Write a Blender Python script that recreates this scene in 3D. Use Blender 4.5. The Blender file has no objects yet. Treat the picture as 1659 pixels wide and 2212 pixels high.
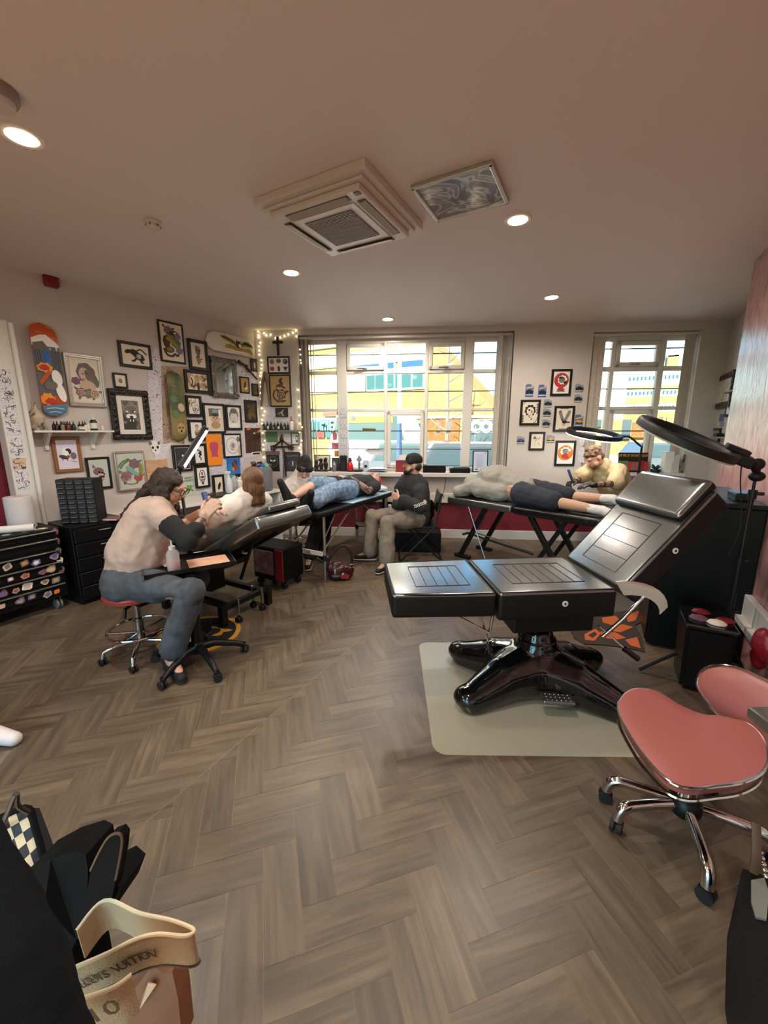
import bpy, bmesh, math, random
from mathutils import Vector as V, Matrix as M
PI=math.pi
R=math.radians
scene=bpy.context.scene
COL=scene.collection
rnd=random.Random(7)

# ---------------------------------------------------------------- camera maths (metres; floor z=0, room side walls run along Y)
FPX=860.0; HC=1.55; PITCH=math.atan(176/860); YAW=R(28.4)
FW=V((-math.sin(YAW)*math.cos(PITCH), math.cos(YAW)*math.cos(PITCH), -math.sin(PITCH)))
RT=V((math.cos(YAW), math.sin(YAW), 0)); UP=RT.cross(FW)
CAM=V((0,0,HC))
def ray(u,v): return FW+RT*((u-829.5)/FPX)-UP*((v-1106)/FPX)
def at_z(u,v,z=0.0):
    d=ray(u,v); return CAM+d*((z-HC)/d.z)
def at_plane(u,v,p,n):
    d=ray(u,v); return CAM+d*((p-CAM).dot(n)/d.dot(n))
def at_depth(u,v,k): return CAM+ray(u,v)*k
CEIL=2.91
# front (window) wall: origin A, direction WF, normal NF into the room
A=V((-4.40,4.34,0)); TH=R(23.5)
WF=V((math.cos(TH),math.sin(TH),0)); NF=V((math.sin(TH),-math.cos(TH),0))
def front(u,v,d=0.0):
    q=at_plane(u,v,A+NF*d,NF)-A; return (q.dot(WF), q.z)
def FM(s,z,d=0.0):      # frame on the front wall: x along wall, y out of wall into room, z up
    o=A+WF*s+NF*d+V((0,0,z))
    return M(((WF.x,NF.x,0,o.x),(WF.y,NF.y,0,o.y),(0,0,1,o.z),(0,0,0,1)))
# left wall
LB=V((-4.55,2.0,0)); LD=(A-LB).normalized(); LN=V((LD.y,-LD.x,0))
def left(u,v,d=0.0):
    q=at_plane(u,v,LB+LN*d,LN)-LB; return (q.dot(LD), q.z)
def LM(s,z,d=0.0):      # x along wall (towards the window), y out of wall, z up
    o=LB+LD*s+LN*d+V((0,0,z))
    return M(((LD.x,LN.x,0,o.x),(LD.y,LN.y,0,o.y),(0,0,1,o.z),(0,0,0,1)))

# ---------------------------------------------------------------- materials
def lin(h):
    if isinstance(h,(tuple,list)): return tuple(h)+(1,) if len(h)==3 else tuple(h)
    h=h.lstrip('#'); o=[]
    for i in (0,2,4):
        c=int(h[i:i+2],16)/255; o.append(c/12.92 if c<=.04045 else ((c+.055)/1.055)**2.4)
    return tuple(o)+(1,)
MATS={}
def mat(name,col='#888888',rough=.55,metal=0,col2=None,nscale=8,ncon=(.35,.65),bump=0,bscale=40,emit=None,estr=0,trans=0,ior=1.45,alpha=1,spec=.5,sheen=0,coat=0,stretch=None,detail=3):
    if name in MATS: return MATS[name]
    m=bpy.data.materials.new(name); m.use_nodes=True; nt=m.node_tree; N=nt.nodes; L=nt.links
    b=N['Principled BSDF']; b.inputs['Base Color'].default_value=lin(col); b.inputs['Roughness'].default_value=rough
    b.inputs['Metallic'].default_value=metal; b.inputs['Specular IOR Level'].default_value=spec
    b.inputs['IOR'].default_value=ior
    if trans: b.inputs['Transmission Weight'].default_value=trans
    if alpha<1: b.inputs['Alpha'].default_value=alpha
    if sheen: b.inputs['Sheen Weight'].default_value=sheen
    if coat: b.inputs['Coat Weight'].default_value=coat; b.inputs['Coat Roughness'].default_value=.08
    if emit: b.inputs['Emission Color'].default_value=lin(emit); b.inputs['Emission Strength'].default_value=estr
    if col2 or bump:
        tc=N.new('ShaderNodeTexCoord'); src=tc.outputs['Object']
        if stretch:
            mp=N.new('ShaderNodeMapping'); mp.inputs['Scale'].default_value=stretch; L.new(src,mp.inputs[0]); src=mp.outputs[0]
    if col2:
        n=N.new('ShaderNodeTexNoise'); n.inputs['Scale'].default_value=nscale; n.inputs['Detail'].default_value=detail; L.new(src,n.inputs['Vector'])
        r=N.new('ShaderNodeValToRGB'); r.color_ramp.elements[0].position=ncon[0]; r.color_ramp.elements[1].position=ncon[1]
        r.color_ramp.elements[0].color=lin(col); r.color_ramp.elements[1].color=lin(col2)
        L.new(n.outputs['Fac'],r.inputs[0]); L.new(r.outputs[0],b.inputs['Base Color'])
    if bump:
        n2=N.new('ShaderNodeTexNoise'); n2.inputs['Scale'].default_value=bscale; n2.inputs['Detail'].default_value=4; L.new(src,n2.inputs['Vector'])
        bp=N.new('ShaderNodeBump'); bp.inputs['Strength'].default_value=bump; bp.inputs['Distance'].default_value=.01
        L.new(n2.outputs['Fac'],bp.inputs['Height']); L.new(bp.outputs[0],b.inputs['Normal'])
    MATS[name]=m; return m
def inkmat(name,paper,ink,scale=26,width=.10,fill=0.5,wash=None):
    """line drawing: contour lines of a noise field plus soft washes of a second ink"""
    if name in MATS: return MATS[name]
    m=bpy.data.materials.new(name); m.use_nodes=True; nt=m.node_tree; N=nt.nodes; L=nt.links
    b=N['Principled BSDF']; b.inputs['Roughness'].default_value=.6
    tc=N.new('ShaderNodeTexCoord'); n=N.new('ShaderNodeTexNoise'); n.inputs['Scale'].default_value=scale; n.inputs['Detail'].default_value=1.2; n.inputs['Distortion'].default_value=1.2
    L.new(tc.outputs['Object'],n.inputs['Vector'])
    mu=N.new('ShaderNodeMath'); mu.operation='MULTIPLY'; mu.inputs[1].default_value=9; L.new(n.outputs['Fac'],mu.inputs[0])
    fr=N.new('ShaderNodeMath'); fr.operation='FRACT'; L.new(mu.outputs[0],fr.inputs[0])
    r=N.new('ShaderNodeValToRGB'); e=r.color_ramp.elements; e[0].position=width; e[0].color=(1,1,1,1); e[1].position=width+.08; e[1].color=(0,0,0,1)
    L.new(fr.outputs[0],r.inputs[0])
    n2=N.new('ShaderNodeTexNoise'); n2.inputs['Scale'].default_value=scale*.45; n2.inputs['Detail'].default_value=2; L.new(tc.outputs['Object'],n2.inputs['Vector'])
    r2=N.new('ShaderNodeValToRGB'); r2.color_ramp.elements[0].position=fill; r2.color_ramp.elements[1].position=fill+.12
    r2.color_ramp.elements[0].color=lin(paper); r2.color_ramp.elements[1].color=lin(wash or ink); L.new(n2.outputs['Fac'],r2.inputs[0])
    mx=N.new('ShaderNodeMix'); mx.data_type='RGBA'; L.new(r.outputs[0],mx.inputs[0]); L.new(r2.outputs[0],mx.inputs[6]); mx.inputs[7].default_value=lin(ink)
    L.new(mx.outputs[2],b.inputs['Base Color']); MATS[name]=m; return m

# ---------------------------------------------------------------- geometry collector (world coordinates through g.xf)
def shade_poly(pts): return pts
class G:
    def __init__(s,xf=None): s.v=[]; s.f=[]; s.m=[]; s.sm=[]; s.mats=[]; s.xf=xf or M.Identity(4)
    def mi(s,m):
        if isinstance(m,str): m=MATS[m]
        if m not in s.mats: s.mats.append(m)
        return s.mats.index(m)
    def add(s,vs,fs,m,smooth=False,xf=None):
        b=len(s.v); x=s.xf@xf if xf else s.xf
        s.v+=[x@V(p) for p in vs]; k=s.mi(m)
        for f in fs: s.f.append([b+i for i in f]); s.m.append(k); s.sm.append(smooth)
        return s
    def bm(s,bm,m,smooth=False,xf=None):
        bm.verts.index_update(); s.add([v.co.copy() for v in bm.verts],[[v.index for v in f.verts] for f in bm.faces],m,smooth,xf); bm.free(); return s
    def box(s,c,size,m,bev=0,rot=None,seg=2,smooth=False):
        x=M.Translation(V(c))@(rot.to_4x4() if rot else M.Identity(4))
        a,b_,c_=[d/2 for d in size]
        if not bev:
            vs=[(i*a,j*b_,k*c_) for i in (-1,1) for j in (-1,1) for k in (-1,1)]
            return s.add(vs,[(0,1,3,2),(4,6,7,5),(0,4,5,1),(2,3,7,6),(0,2,6,4),(1,5,7,3)],m,False,x)
        bm=bmesh.new(); bmesh.ops.create_cube(bm,size=1); bmesh.ops.scale(bm,vec=size,verts=bm.verts)
        bmesh.ops.bevel(bm,geom=bm.edges[:],offset=min(bev,min(size)*.49),segments=seg,affect='EDGES',profile=.5)
        return s.bm(bm,m,smooth or seg>2,x)
    def bar(s,p,q,w,h,m,up=(0,0,1),bev=0):
        p,q=V(p),V(q); d=q-p; y=d.normalized(); x=y.cross(V(up))
        if x.length<1e-4: x=y.cross(V((1,0,0)))
        x.normalize(); z=x.cross(y)
        r=M((x,y,z)).transposed()
        return s.box((p+q)/2,(w,d.length,h),m,bev,r)
    def tube(s,pts,r,m,n=10,cap=True,closed=False,ry=None,upv=None):
        pts=[V(p) for p in pts]; k=len(pts)
        rs=r if isinstance(r,(list,tuple)) else [r]*k
        rys=ry if isinstance(ry,(list,tuple)) else ([ry]*k if ry else rs)
        vs=[]; fs=[]; px=None
        for i,p in enumerate(pts):
            if closed: t=pts[(i+1)%k]-pts[i-1]
            else: t=pts[min(i+1,k-1)]-pts[max(i-1,0)]
            t.normalize() if t.length>0 else None
            if px is None:
                a=V(upv) if upv else (V((0,0,1)) if abs(t.z)<.9 else V((1,0,0)))
                px=t.cross(a).normalized()
            else:
                px=(px-t*px.dot(t)); px=px.normalized() if px.length>1e-6 else t.orthogonal().normalized()
            py=t.cross(px)
            for j in range(n):
                an=2*PI*j/n; vs.append(p+px*(rs[i]*math.cos(an))+py*(rys[i]*math.sin(an)))
        for i in range(k if closed else k-1):
            for j in range(n):
                a=i*n+j; b=i*n+(j+1)%n; c=((i+1)%k)*n+(j+1)%n; d=((i+1)%k)*n+j
                fs.append((a,b,c,d))
        if cap and not closed:
            fs.append(tuple(range(n))[::-1]); fs.append(tuple((k-1)*n+j for j in range(n)))
        return s.add(vs,fs,m,True)
    def cyl(s,p,q,r,m,r2=None,n=20):
        return s.tube([p,q],[r,r if r2 is None else r2],m,n)
    def lathe(s,prof,m,xf=None,n=24,cap=True):
        vs=[(r*math.cos(2*PI*j/n),r*math.sin(2*PI*j/n),z) for r,z in prof for j in range(n)]
        fs=[(i*n+j,i*n+(j+1)%n,(i+1)*n+(j+1)%n,(i+1)*n+j) for i in range(len(prof)-1) for j in range(n)]
        if cap: fs+=[tuple(range(n))[::-1],tuple((len(prof)-1)*n+j for j in range(n))]
        return s.add(vs,fs,m,True,xf)
    def ell(s,c,r,m,rot=None,n=16,k=10):
        if not isinstance(r,(tuple,list)): r=(r,r,r)
        x=M.Translation(V(c))@(rot.to_4x4() if rot else M.Identity(4))
        bm=bmesh.new(); bmesh.ops.create_uvsphere(bm,u_segments=n,v_segments=k,radius=1); bmesh.ops.scale(bm,vec=r,verts=bm.verts)
        return s.bm(bm,m,True,x)
    def prism(s,poly,h,m,xf=None,z0=0,smooth=False):
        n=len(poly); vs=[(x,y,z0) for x,y in poly]+[(x,y,z0+h) for x,y in poly]
        fs=[tuple(range(n))[::-1],tuple(range(n,2*n))]+[(i,(i+1)%n,n+(i+1)%n,n+i) for i in range(n)]
        return s.add(vs,fs,m,smooth,xf)
    def quad(s,a,b,c,d,m): return s.add([a,b,c,d],[(0,1,2,3)],m)
    def sheet(s,rows,m,thick=0,smooth=True,closed=False):
        nu=len(rows[0]); nv=len(rows); vs=[V(p) for r in rows for p in r]
        fs=[(i*nu+j,i*nu+(j+1)%nu,(i+1)*nu+(j+1)%nu,(i+1)*nu+j) for i in range(nv-1) for j in range(nu if closed else nu-1)]
        if thick:
            bm=bmesh.new(); bv=[bm.verts.new(p) for p in vs]
            for f in fs: bm.faces.new([bv[i] for i in f])
            bm.normal_update(); bmesh.ops.solidify(bm,geom=bm.faces[:],thickness=thick); return s.bm(bm,m,smooth)
        return s.add(vs,fs,m,smooth)
def rrect(w,h,r,n=4,cx=0,cy=0):
    o=[]
    for sx,sy,a in ((1,1,0),(-1,1,90),(-1,-1,180),(1,-1,270)):
        for i in range(n+1):
            t=R(a+90*i/n); o.append((cx+sx*(w/2-r)+r*math.cos(t),cy+sy*(h/2-r)+r*math.sin(t)))
    return o
def spline(pts,n=8,closed=False):
    P=[V(p) for p in pts]; k=len(P); o=[]
    for i in range(k if closed else k-1):
        if closed: a,b,c,d=P[i-1],P[i],P[(i+1)%k],P[(i+2)%k]
        else: a,b,c,d=P[max(i-1,0)],P[i],P[i+1],P[min(i+2,k-1)]
        for j in range(n):
            t=j/n; o.append(.5*((2*b)+(c-a)*t+(2*a-5*b+4*c-d)*t*t+(3*b-a-3*c+d)*t**3))
    if not closed: o.append(P[-1])
    return o

# ---------------------------------------------------------------- objects
MW={}
def root(name,label,cat,m=None,group=None):
    o=bpy.data.objects.new(name,None); COL.objects.link(o); o.empty_display_size=.05
    if m is None: m=M.Identity(4)
    if isinstance(m,V): m=M.Translation(m)
    o.matrix_world=m; MW[o]=m.copy(); tag(o,label,cat,group); return o
def tag(o,label=None,cat=None,group=None,kind=None):
    if label: o['label']=label
    if cat: o['category']=cat
    if group: o['group']=group
    if kind: o['kind']=kind
    return o
def mesh_from(g,name,inv):
    me=bpy.data.meshes.new(name); me.from_pydata([inv@p for p in g.v],[],g.f)
    for m in g.mats: me.materials.append(m)
    me.polygons.foreach_set('material_index',g.m); me.polygons.foreach_set('use_smooth',g.sm)
    me.validate(); me.update(); return me
def obj(name,g,parent=None,label=None,cat=None,group=None,kind=None,origin=None,sharp=None):
    """one mesh object; world matrix = parent's (or a translation to origin)"""
    m=MW[parent] if parent else (M.Translation(V(origin)) if origin is not None else (g.om if hasattr(g,'om') else M.Identity(4)))
    me=mesh_from(g,name,m.inverted())
    o=bpy.data.objects.new(name,me); COL.objects.link(o)
    if parent: o.parent=parent; MW[o]=m.copy()
    else: o.matrix_world=m; MW[o]=m.copy()
    if any(g.sm):
        me.set_sharp_from_angle(angle=R(sharp or 40))
    return tag(o,label,cat,group,kind)
KIDS={}
def dup(o,m,label=None):
    """copy a thing with its parts and sub-parts; m = new world matrix of the root"""
    def rec(src,par):
        c=src.copy(); COL.objects.link(c)
        if par: c.parent=par
        for ch in src.children: rec(ch,c)
        return c
    c=rec(o,None); c.matrix_world=m; MW[c]=m.copy()
    if label: c['label']=label
    return c
def text(g,s,size,xf,m,align='CENTER',ext=.0008,bold=0,shear=0,sx=1):
    cu=bpy.data.curves.new('lettering','FONT'); cu.body=s; cu.size=size; cu.align_x=align; cu.align_y='CENTER'; cu.extrude=ext; cu.offset=bold; cu.shear=shear; cu.resolution_u=2
    o=bpy.data.objects.new('lettering',cu); COL.objects.link(o)
    me=bpy.data.meshes.new_from_object(o.evaluated_get(bpy.context.evaluated_depsgraph_get()))
    g.add([(v.co.x*sx,v.co.y,v.co.z) for v in me.vertices],[list(p.vertices) for p in me.polygons],m,False,xf)
    bpy.data.objects.remove(o); bpy.data.curves.remove(cu); bpy.data.meshes.remove(me)
XZ=M(((1,0,0,0),(0,0,-1,0),(0,1,0,0),(0,0,0,1)))   # text/prism plane xy -> wall plane xz seen from -y
WALLX=M(((1,0,0,0),(0,0,1,0),(0,1,0,0),(0,0,0,1)))  # prism xy -> xz, extruding along +y (out of the wall)
# ================================================================= SETTING
M_=mat
M_('wall_paint','#c8bfb9',.7,bump=.06,bscale=120)
M_('ceiling_paint','#ddd2cb',.75,bump=.05,bscale=60)
M_('white_gloss','#d8d3cc',.35)
M_('upvc','#d9d4cd',.3)
M_('maroon_paint','#7c2a36',.5,bump=.03,bscale=90)
M_('dark_gasket','#55524e',.5)
def pink_plaster():
    m=bpy.data.materials.new('pink_plaster'); m.use_nodes=True; nt=m.node_tree; N=nt.nodes; L=nt.links; b=N['Principled BSDF']
    tc=N.new('ShaderNodeTexCoord'); mp=N.new('ShaderNodeMapping'); mp.inputs['Scale'].default_value=(1,1,.45); L.new(tc.outputs['Object'],mp.inputs[0])
    n=N.new('ShaderNodeTexNoise'); n.inputs['Scale'].default_value=9; n.inputs['Detail'].default_value=5; n.inputs['Distortion'].default_value=1.6; L.new(mp.outputs[0],n.inputs[0])
    r=N.new('ShaderNodeValToRGB'); r.color_ramp.elements[0].position=.3; r.color_ramp.elements[1].position=.62
    r.color_ramp.elements[0].color=lin('#93605a'); r.color_ramp.elements[1].color=lin('#c4918a'); L.new(n.outputs[0],r.inputs[0]); L.new(r.outputs[0],b.inputs['Base Color'])
    bp=N.new('ShaderNodeBump'); bp.inputs['Strength'].default_value=.35; bp.inputs['Distance'].default_value=.02; L.new(n.outputs[0],bp.inputs['Height']); L.new(bp.outputs[0],b.inputs['Normal'])
    b.inputs['Roughness'].default_value=.33; b.inputs['Specular IOR Level'].default_value=.8; MATS['pink_plaster']=m
pink_plaster()
def floor_mat():
    m=bpy.data.materials.new('oak_herringbone'); m.use_nodes=True; nt=m.node_tree; N=nt.nodes; L=nt.links; b=N['Principled BSDF']
    uv=N.new('ShaderNodeUVMap'); uv.uv_map='plank'
    at=N.new('ShaderNodeAttribute'); at.attribute_name='tone'
    mp=N.new('ShaderNodeMapping'); mp.inputs['Scale'].default_value=(2.2,26,1); L.new(uv.outputs[0],mp.inputs[0])
    n=N.new('ShaderNodeTexNoise'); n.inputs['Scale'].default_value=1; n.inputs['Detail'].default_value=5; n.inputs['Roughness'].default_value=.65; n.inputs['Distortion'].default_value=.6; L.new(mp.outputs[0],n.inputs[0])
    r=N.new('ShaderNodeValToRGB'); r.color_ramp.elements[0].position=.30; r.color_ramp.elements[1].position=.72
    r.color_ramp.elements[0].color=lin('#493e31'); r.color_ramp.elements[1].color=lin('#74634d'); L.new(n.outputs[0],r.inputs[0])
    n3=N.new('ShaderNodeTexNoise'); n3.inputs['Scale'].default_value=5; n3.inputs['Detail'].default_value=2; L.new(uv.outputs[0],n3.inputs[0])
    hs=N.new('ShaderNodeHueSaturation'); L.new(r.outputs[0],hs.inputs['Color'])
    a=N.new('ShaderNodeMapRange'); a.inputs[3].default_value=.82; a.inputs[4].default_value=1.14; L.new(at.outputs['Fac'],a.inputs[0])
    a2=N.new('ShaderNodeMath'); a2.operation='MULTIPLY_ADD'; a2.inputs[1].default_value=.35; L.new(n3.outputs[0],a2.inputs[0])
    a3=N.new('ShaderNodeMath'); a3.operation='SUBTRACT'; a3.inputs[1].default_value=.17; L.new(a.outputs[0],a3.inputs[0]); L.new(a3.outputs[0],a2.inputs[2])
    L.new(a2.outputs[0],hs.inputs['Value']); hs.inputs['Saturation'].default_value=.95
    L.new(hs.outputs[0],b.inputs['Base Color'])
    bp=N.new('ShaderNodeBump'); bp.inputs['Strength'].default_value=.15; bp.inputs['Distance'].default_value=.004; L.new(n.outputs[0],bp.inputs['Height']); L.new(bp.outputs[0],b.inputs['Normal'])
    b.inputs['Roughness'].default_value=.38; b.inputs['Specular IOR Level'].default_value=.5; MATS['oak']=m
floor_mat()
M_('plank_bevel','#97836c',.5)
# ---- floor: herringbone planks, one mesh
W_=.1205; L_=.3615; nH=3
def build_floor():
    e1=V((1,-1,0)).normalized(); e2=V((1,1,0)).normalized()
    bm=bmesh.new(); uvl=bm.loops.layers.uv.new('plank'); tl=bm.verts.layers.float.new('tone')
    X0,X1,Y0,Y1=-4.75,1.55,-3.0,7.4; seam=-1.475
    def region(org,xa,xb,fl):
        K=70
        for k in range(-K,K):
            for j in range(-14,15):
                for hv in (0,1):
                    if hv==0: x0,y0,w,h=k+2*nH*j,k,nH,1
                    else: x0,y0,w,h=k+nH+2*nH*j,k-nH+1,1,nH
                    c=org+e1*((x0+w/2)*W_)+e2*(fl*(y0+h/2)*W_)
                    if not(xa-.25<c.x<xb+.25 and Y0<c.y<Y1): continue
                    # keep the skewed front of the room only
                    if (c-A).dot(NF)<-.3: continue
                    t=rnd.random(); ou,ov=rnd.random()*50,rnd.random()*50
                    g=.0007
                    def P(a,b): return org+e1*((x0+a)*W_)+e2*(fl*(y0+b)*W_)
                    q=[(g/W_,g/W_),(w-g/W_,g/W_),(w-g/W_,h-g/W_),(g/W_,h-g/W_)]
                    vs=[]
                    for a,b in q:
                        v=bm.verts.new(P(a,b)); v[tl]=t; vs.append(v)
                    if fl<0: vs.reverse(); q=q[::-1]
                    f=bm.faces.new(vs)
                    for l,(a,b) in zip(f.loops,q):
                        u_,v_=((a,b) if hv==0 else (b,a)); l[uvl].uv=(u_*W_+ou,v_*W_+ov)
        return
    def clip(xa,xb,new):
        fs=[f for f in new if f.is_valid]
        for x,no in ((xa,(-1,0,0)),(xb,(1,0,0))):
            ge=set(fs)|{e for f in fs for e in f.edges}|{v for f in fs for v in f.verts}
            r=bmesh.ops.bisect_plane(bm,geom=list(ge),plane_co=(x,0,0),plane_no=no,clear_outer=True)
            fs=[f for f in r['geom'] if isinstance(f,bmesh.types.BMFace) and f.is_valid]
    region(V((-.9,.945,0)),seam,X1,-1); clip(seam+.001,X1,bm.faces[:])
    old=set(bm.faces[:]); region(V((-1.486+.08,1.30,0)),X0,seam,-1); clip(X0,seam-.002,[f for f in bm.faces if f not in old])
    me=bpy.data.meshes.new('floor'); bm.to_mesh(me); bm.free(); me.materials.append(MATS['oak'])
    # pale bedding below the planks paints the highlights of their bevels
    o=bpy.data.objects.new('floor',me); COL.objects.link(o); o['kind']='structure'
    for p in me.polygons: p.use_smooth=False
    nf=len(me.vertices)
    g=G(); a=V((X0,Y0,-.0012)); g.prism([(X0,Y0),(X1,Y0),(X1,7.4),(X0,5.0)],.05,'plank_bevel',z0=-.0512)
    s=obj('subfloor',g,kind='structure')
build_floor()

# ---- walls
WT=.16
LLEN=(A-LB).length
def wallstrip(g,fm,rects,m,t=WT):
    for s0,s1,z0,z1 in rects:
        g.xf=fm(0,0); g.box(((s0+s1)/2,-t/2,(z0+z1)/2),(s1-s0,t,z1-z0),m)
SR=6.17   # right end of the front wall
W1=(.62,3.54,.965,2.838); W2=(4.545,5.865,.985,2.80)
g=G(); wallstrip(g,FM,[(-.2,W1[0],.66,CEIL),(W1[0],W1[1],W1[3],CEIL),(W1[0],W1[1],.66,W1[2]-.05),(W1[1],W2[0],.66,CEIL),(W2[0],W2[1],W2[3],CEIL),(W2[0],W2[1],.66,W2[2]-.03),(W2[1],SR+.3,.66,CEIL)],'wall_paint',.30)
wallstrip(g,FM,[(-.2,SR+.3,0,.66)],'maroon_paint',.30)
obj('wall_front',g,kind='structure')
LS0=-.42
g=G(); wallstrip(g,LM,[(LS0,LLEN+.1,0,CEIL)],'wall_paint'); obj('wall_left',g,kind='structure')
# right side: grey wall and the pink chimney breast in front of it
XG=1.295; XPk=.957; YP=at_plane(1600,800,V((XPk,0,0)),V((1,0,0))).y
g=G(); g.box((XG+.08,6.0,CEIL/2),(.16,3.4,CEIL),'wall_paint'); obj('wall_right',g,kind='structure')
YPF=4.63
g=G(); g.box(((XPk+1.6)/2,(YPF-3)/2,CEIL/2),(1.6-XPk,YPF+3,CEIL),'pink_plaster'); obj('wall_pink',g,kind='structure')
# wall behind the camera with an unseen opening added to let daylight in, and the rest of the room
g=G()
g.box((-3.9,-2.98,CEIL/2),(1.9,.1,CEIL),'wall_paint'); g.box((.9,-2.98,CEIL/2),(1.4,.1,CEIL),'wall_paint'); g.box((-1.4,-2.98,2.7),(3.2,.1,.42),'wall_paint'); g.box((-1.4,-2.98,.2),(3.2,.1,.4),'maroon_paint')
obj('wall_back',g,kind='structure')
g=G(); g.box((-4.84,-.6,CEIL/2),(.12,5.0,CEIL),'maroon_paint'); obj('wall_red',g,kind='structure')
g=G(); g.prism([(-4.85,-3.05),(1.6,-3.05),(1.6,7.3),(-4.85,4.7)],.12,'ceiling_paint',z0=CEIL); obj('ceiling',g,kind='structure')
# skirting, trunking, sill boards
g=G(FM(0,0)); g.box((SR/2,.011,.066),(SR,.022,.132),'white_gloss',.004); obj('baseboard_front',g,kind='structure')
g=G(FM(0,0)); g.box((SR/2+.1,.03,.60),(SR-.2,.06,.135),'white_gloss',.006); obj('trim_1',g,kind='structure')   # dado trunking
g=G(FM(0,0)); g.box(((W1[0]+W1[1])/2,-.06,W1[2]-.028),(W1[1]-W1[0]+.14,.36,.056),'white_gloss',.006); obj('trim_2',g,kind='structure')
g=G(FM(0,0)); g.box(((W2[0]+W2[1])/2,-.06,W2[2]-.02),(W2[1]-W2[0]+.02,.30,.04),'white_gloss',.006); obj('trim_3',g,kind='structure')
g=G(LM(0,0)); g.box((LLEN/2,.03,.63),(LLEN,.06,.12),'white_gloss',.006); obj('trim_4',g,kind='structure')
# deep white skirting on the pink wall
g=G(); g.box((XPk-.02,.8,.40),(.04,6.6,.20),'white_gloss',.006); g.box((XPk-.035,.8,.335),(.07,6.6,.05),'white_gloss',.006); obj('trim_5',g,kind='structure')
# ---- windows
def tf(s0,s1,z0,z1,g,m='upvc',d=-.17,th=.07,bev=.008):
    g.box(((s0+s1)/2,d,(z0+z1)/2),(s1-s0,th,z1-z0),m,bev,seg=1)
def window(name,S,Z,cols,rows,thick,openers,latch,bars):
    """cols/rows = clear glass spans; frame members fill between"""
    g=G(FM(0,0)); s0,s1=S; z0,z1=Z
    xs=[s0]+[v for c in cols for v in c]+[s1]
    for i in range(0,len(xs),2): tf(xs[i],xs[i+1],z0,z1,g,th=.09 if (xs[i+1]-xs[i])>.1 else .07)
    zs=[z0]+[v for r in rows for v in r]+[z1]
    for i in range(0,len(zs),2): tf(s0,s1,zs[i],zs[i+1],g,th=.066)
    o=obj(name,g,kind='structure')
    g=G(FM(0,0))
    for (a,b) in cols:
        for z in bars: g.box(((a+b)/2,-.165,z),(b-a,.014,.014),'dark_gasket')
    obj('glazing_bar',g,o)
    k=0
    for (ci,ri) in openers:
        g=G(FM(0,0)); a,b=cols[ci]; c,d=rows[ri]; w=.055
        for q in ((a,a+w,c,d),(b-w,b,c,d),(a,b,c,c+w),(a,b,d-w,d)): tf(*q,g,d=-.145,th=.06)
        e=obj('opening_sash',g,o)
        if (ci,ri) in latch:
            g=G(FM(0,0)); m_=(a+b)/2; zz=c+w*.45; g.box((m_,-.105,zz),(.05,.02,.018),'chrome_dull',.004); g.tube([(m_,-.095,zz),(m_-.03,-.085,zz),(m_-.11,-.085,zz-.004)],.008,'chrome_dull',8); obj('latch',g,e)
    return o
M_('chrome_dull','#a9a59c',.3,.9)
mull=lambda u,v:front(u,v,-.17)[0]
c1=[(W1[0]+.06,mull(729,850)),(mull(751,850),mull(830,850)),(mull(837,850),mull(917,850)),(mull(925,850),mull(1000,850)),(mull(1020,850),W1[1]-.05)]
zf=lambda v:front(880,v,-.17)[1]
r1=[(W1[2]+.05,zf(889)),(zf(882),zf(808)),(zf(800),W1[3]-.10)]
bars1=[zf(765),zf(846),zf(931),zf(970)]
wd1=window('window_1',(W1[0],W1[1]),(W1[2],W1[3]),c1,r1,None,[(1,2),(3,2),(2,0)],[(1,2),(3,2)],bars1)
m2=lambda u,v:front(u,v,-.17)[0]; z2=lambda v:front(1390,v,-.17)[1]
c2=[(W2[0]+.05,m2(1310,850)),(m2(1319,850),m2(1411,850)),(m2(1424,850),W2[1]-.05)]
r2=[(W2[2]+.05,z2(886)),(z2(878),z2(802)),(z2(792),W2[3]-.09)]
wd2=window('window_2',(W2[0],W2[1]),(W2[2],W2[3]),c2,r2,None,[(1,2),(1,0)],[(1,2)],[z2(753),z2(840),z2(931)])
# thin clear glazing in each window
def glass_mat():
    m=bpy.data.materials.new('window_glass'); m.use_nodes=True; nt=m.node_tree; N=nt.nodes; L=nt.links; N.remove(N['Principled BSDF'])
    t=N.new('ShaderNodeBsdfTransparent'); t.inputs[0].default_value=(.95,.97,.96,1); gl=N.new('ShaderNodeBsdfGlossy'); gl.inputs['Roughness'].default_value=.02
    fr=N.new('ShaderNodeFresnel'); fr.inputs[0].default_value=1.3; mx=N.new('ShaderNodeMixShader')
    L.new(fr.outputs[0],mx.inputs[0]); L.new(t.outputs[0],mx.inputs[1]); L.new(gl.outputs[0],mx.inputs[2]); L.new(mx.outputs[0],N['Material Output'].inputs[0]); MATS['window_glass']=m
glass_mat()
for wd,S in ((wd1,W1),(wd2,W2)):
    g=G(FM(0,0)); g.box(((S[0]+S[1])/2,-.18,(S[2]+S[3])/2),(S[1]-S[0]-.06,.006,S[3]-S[2]-.06),'window_glass'); obj('pane',g,wd)

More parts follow.
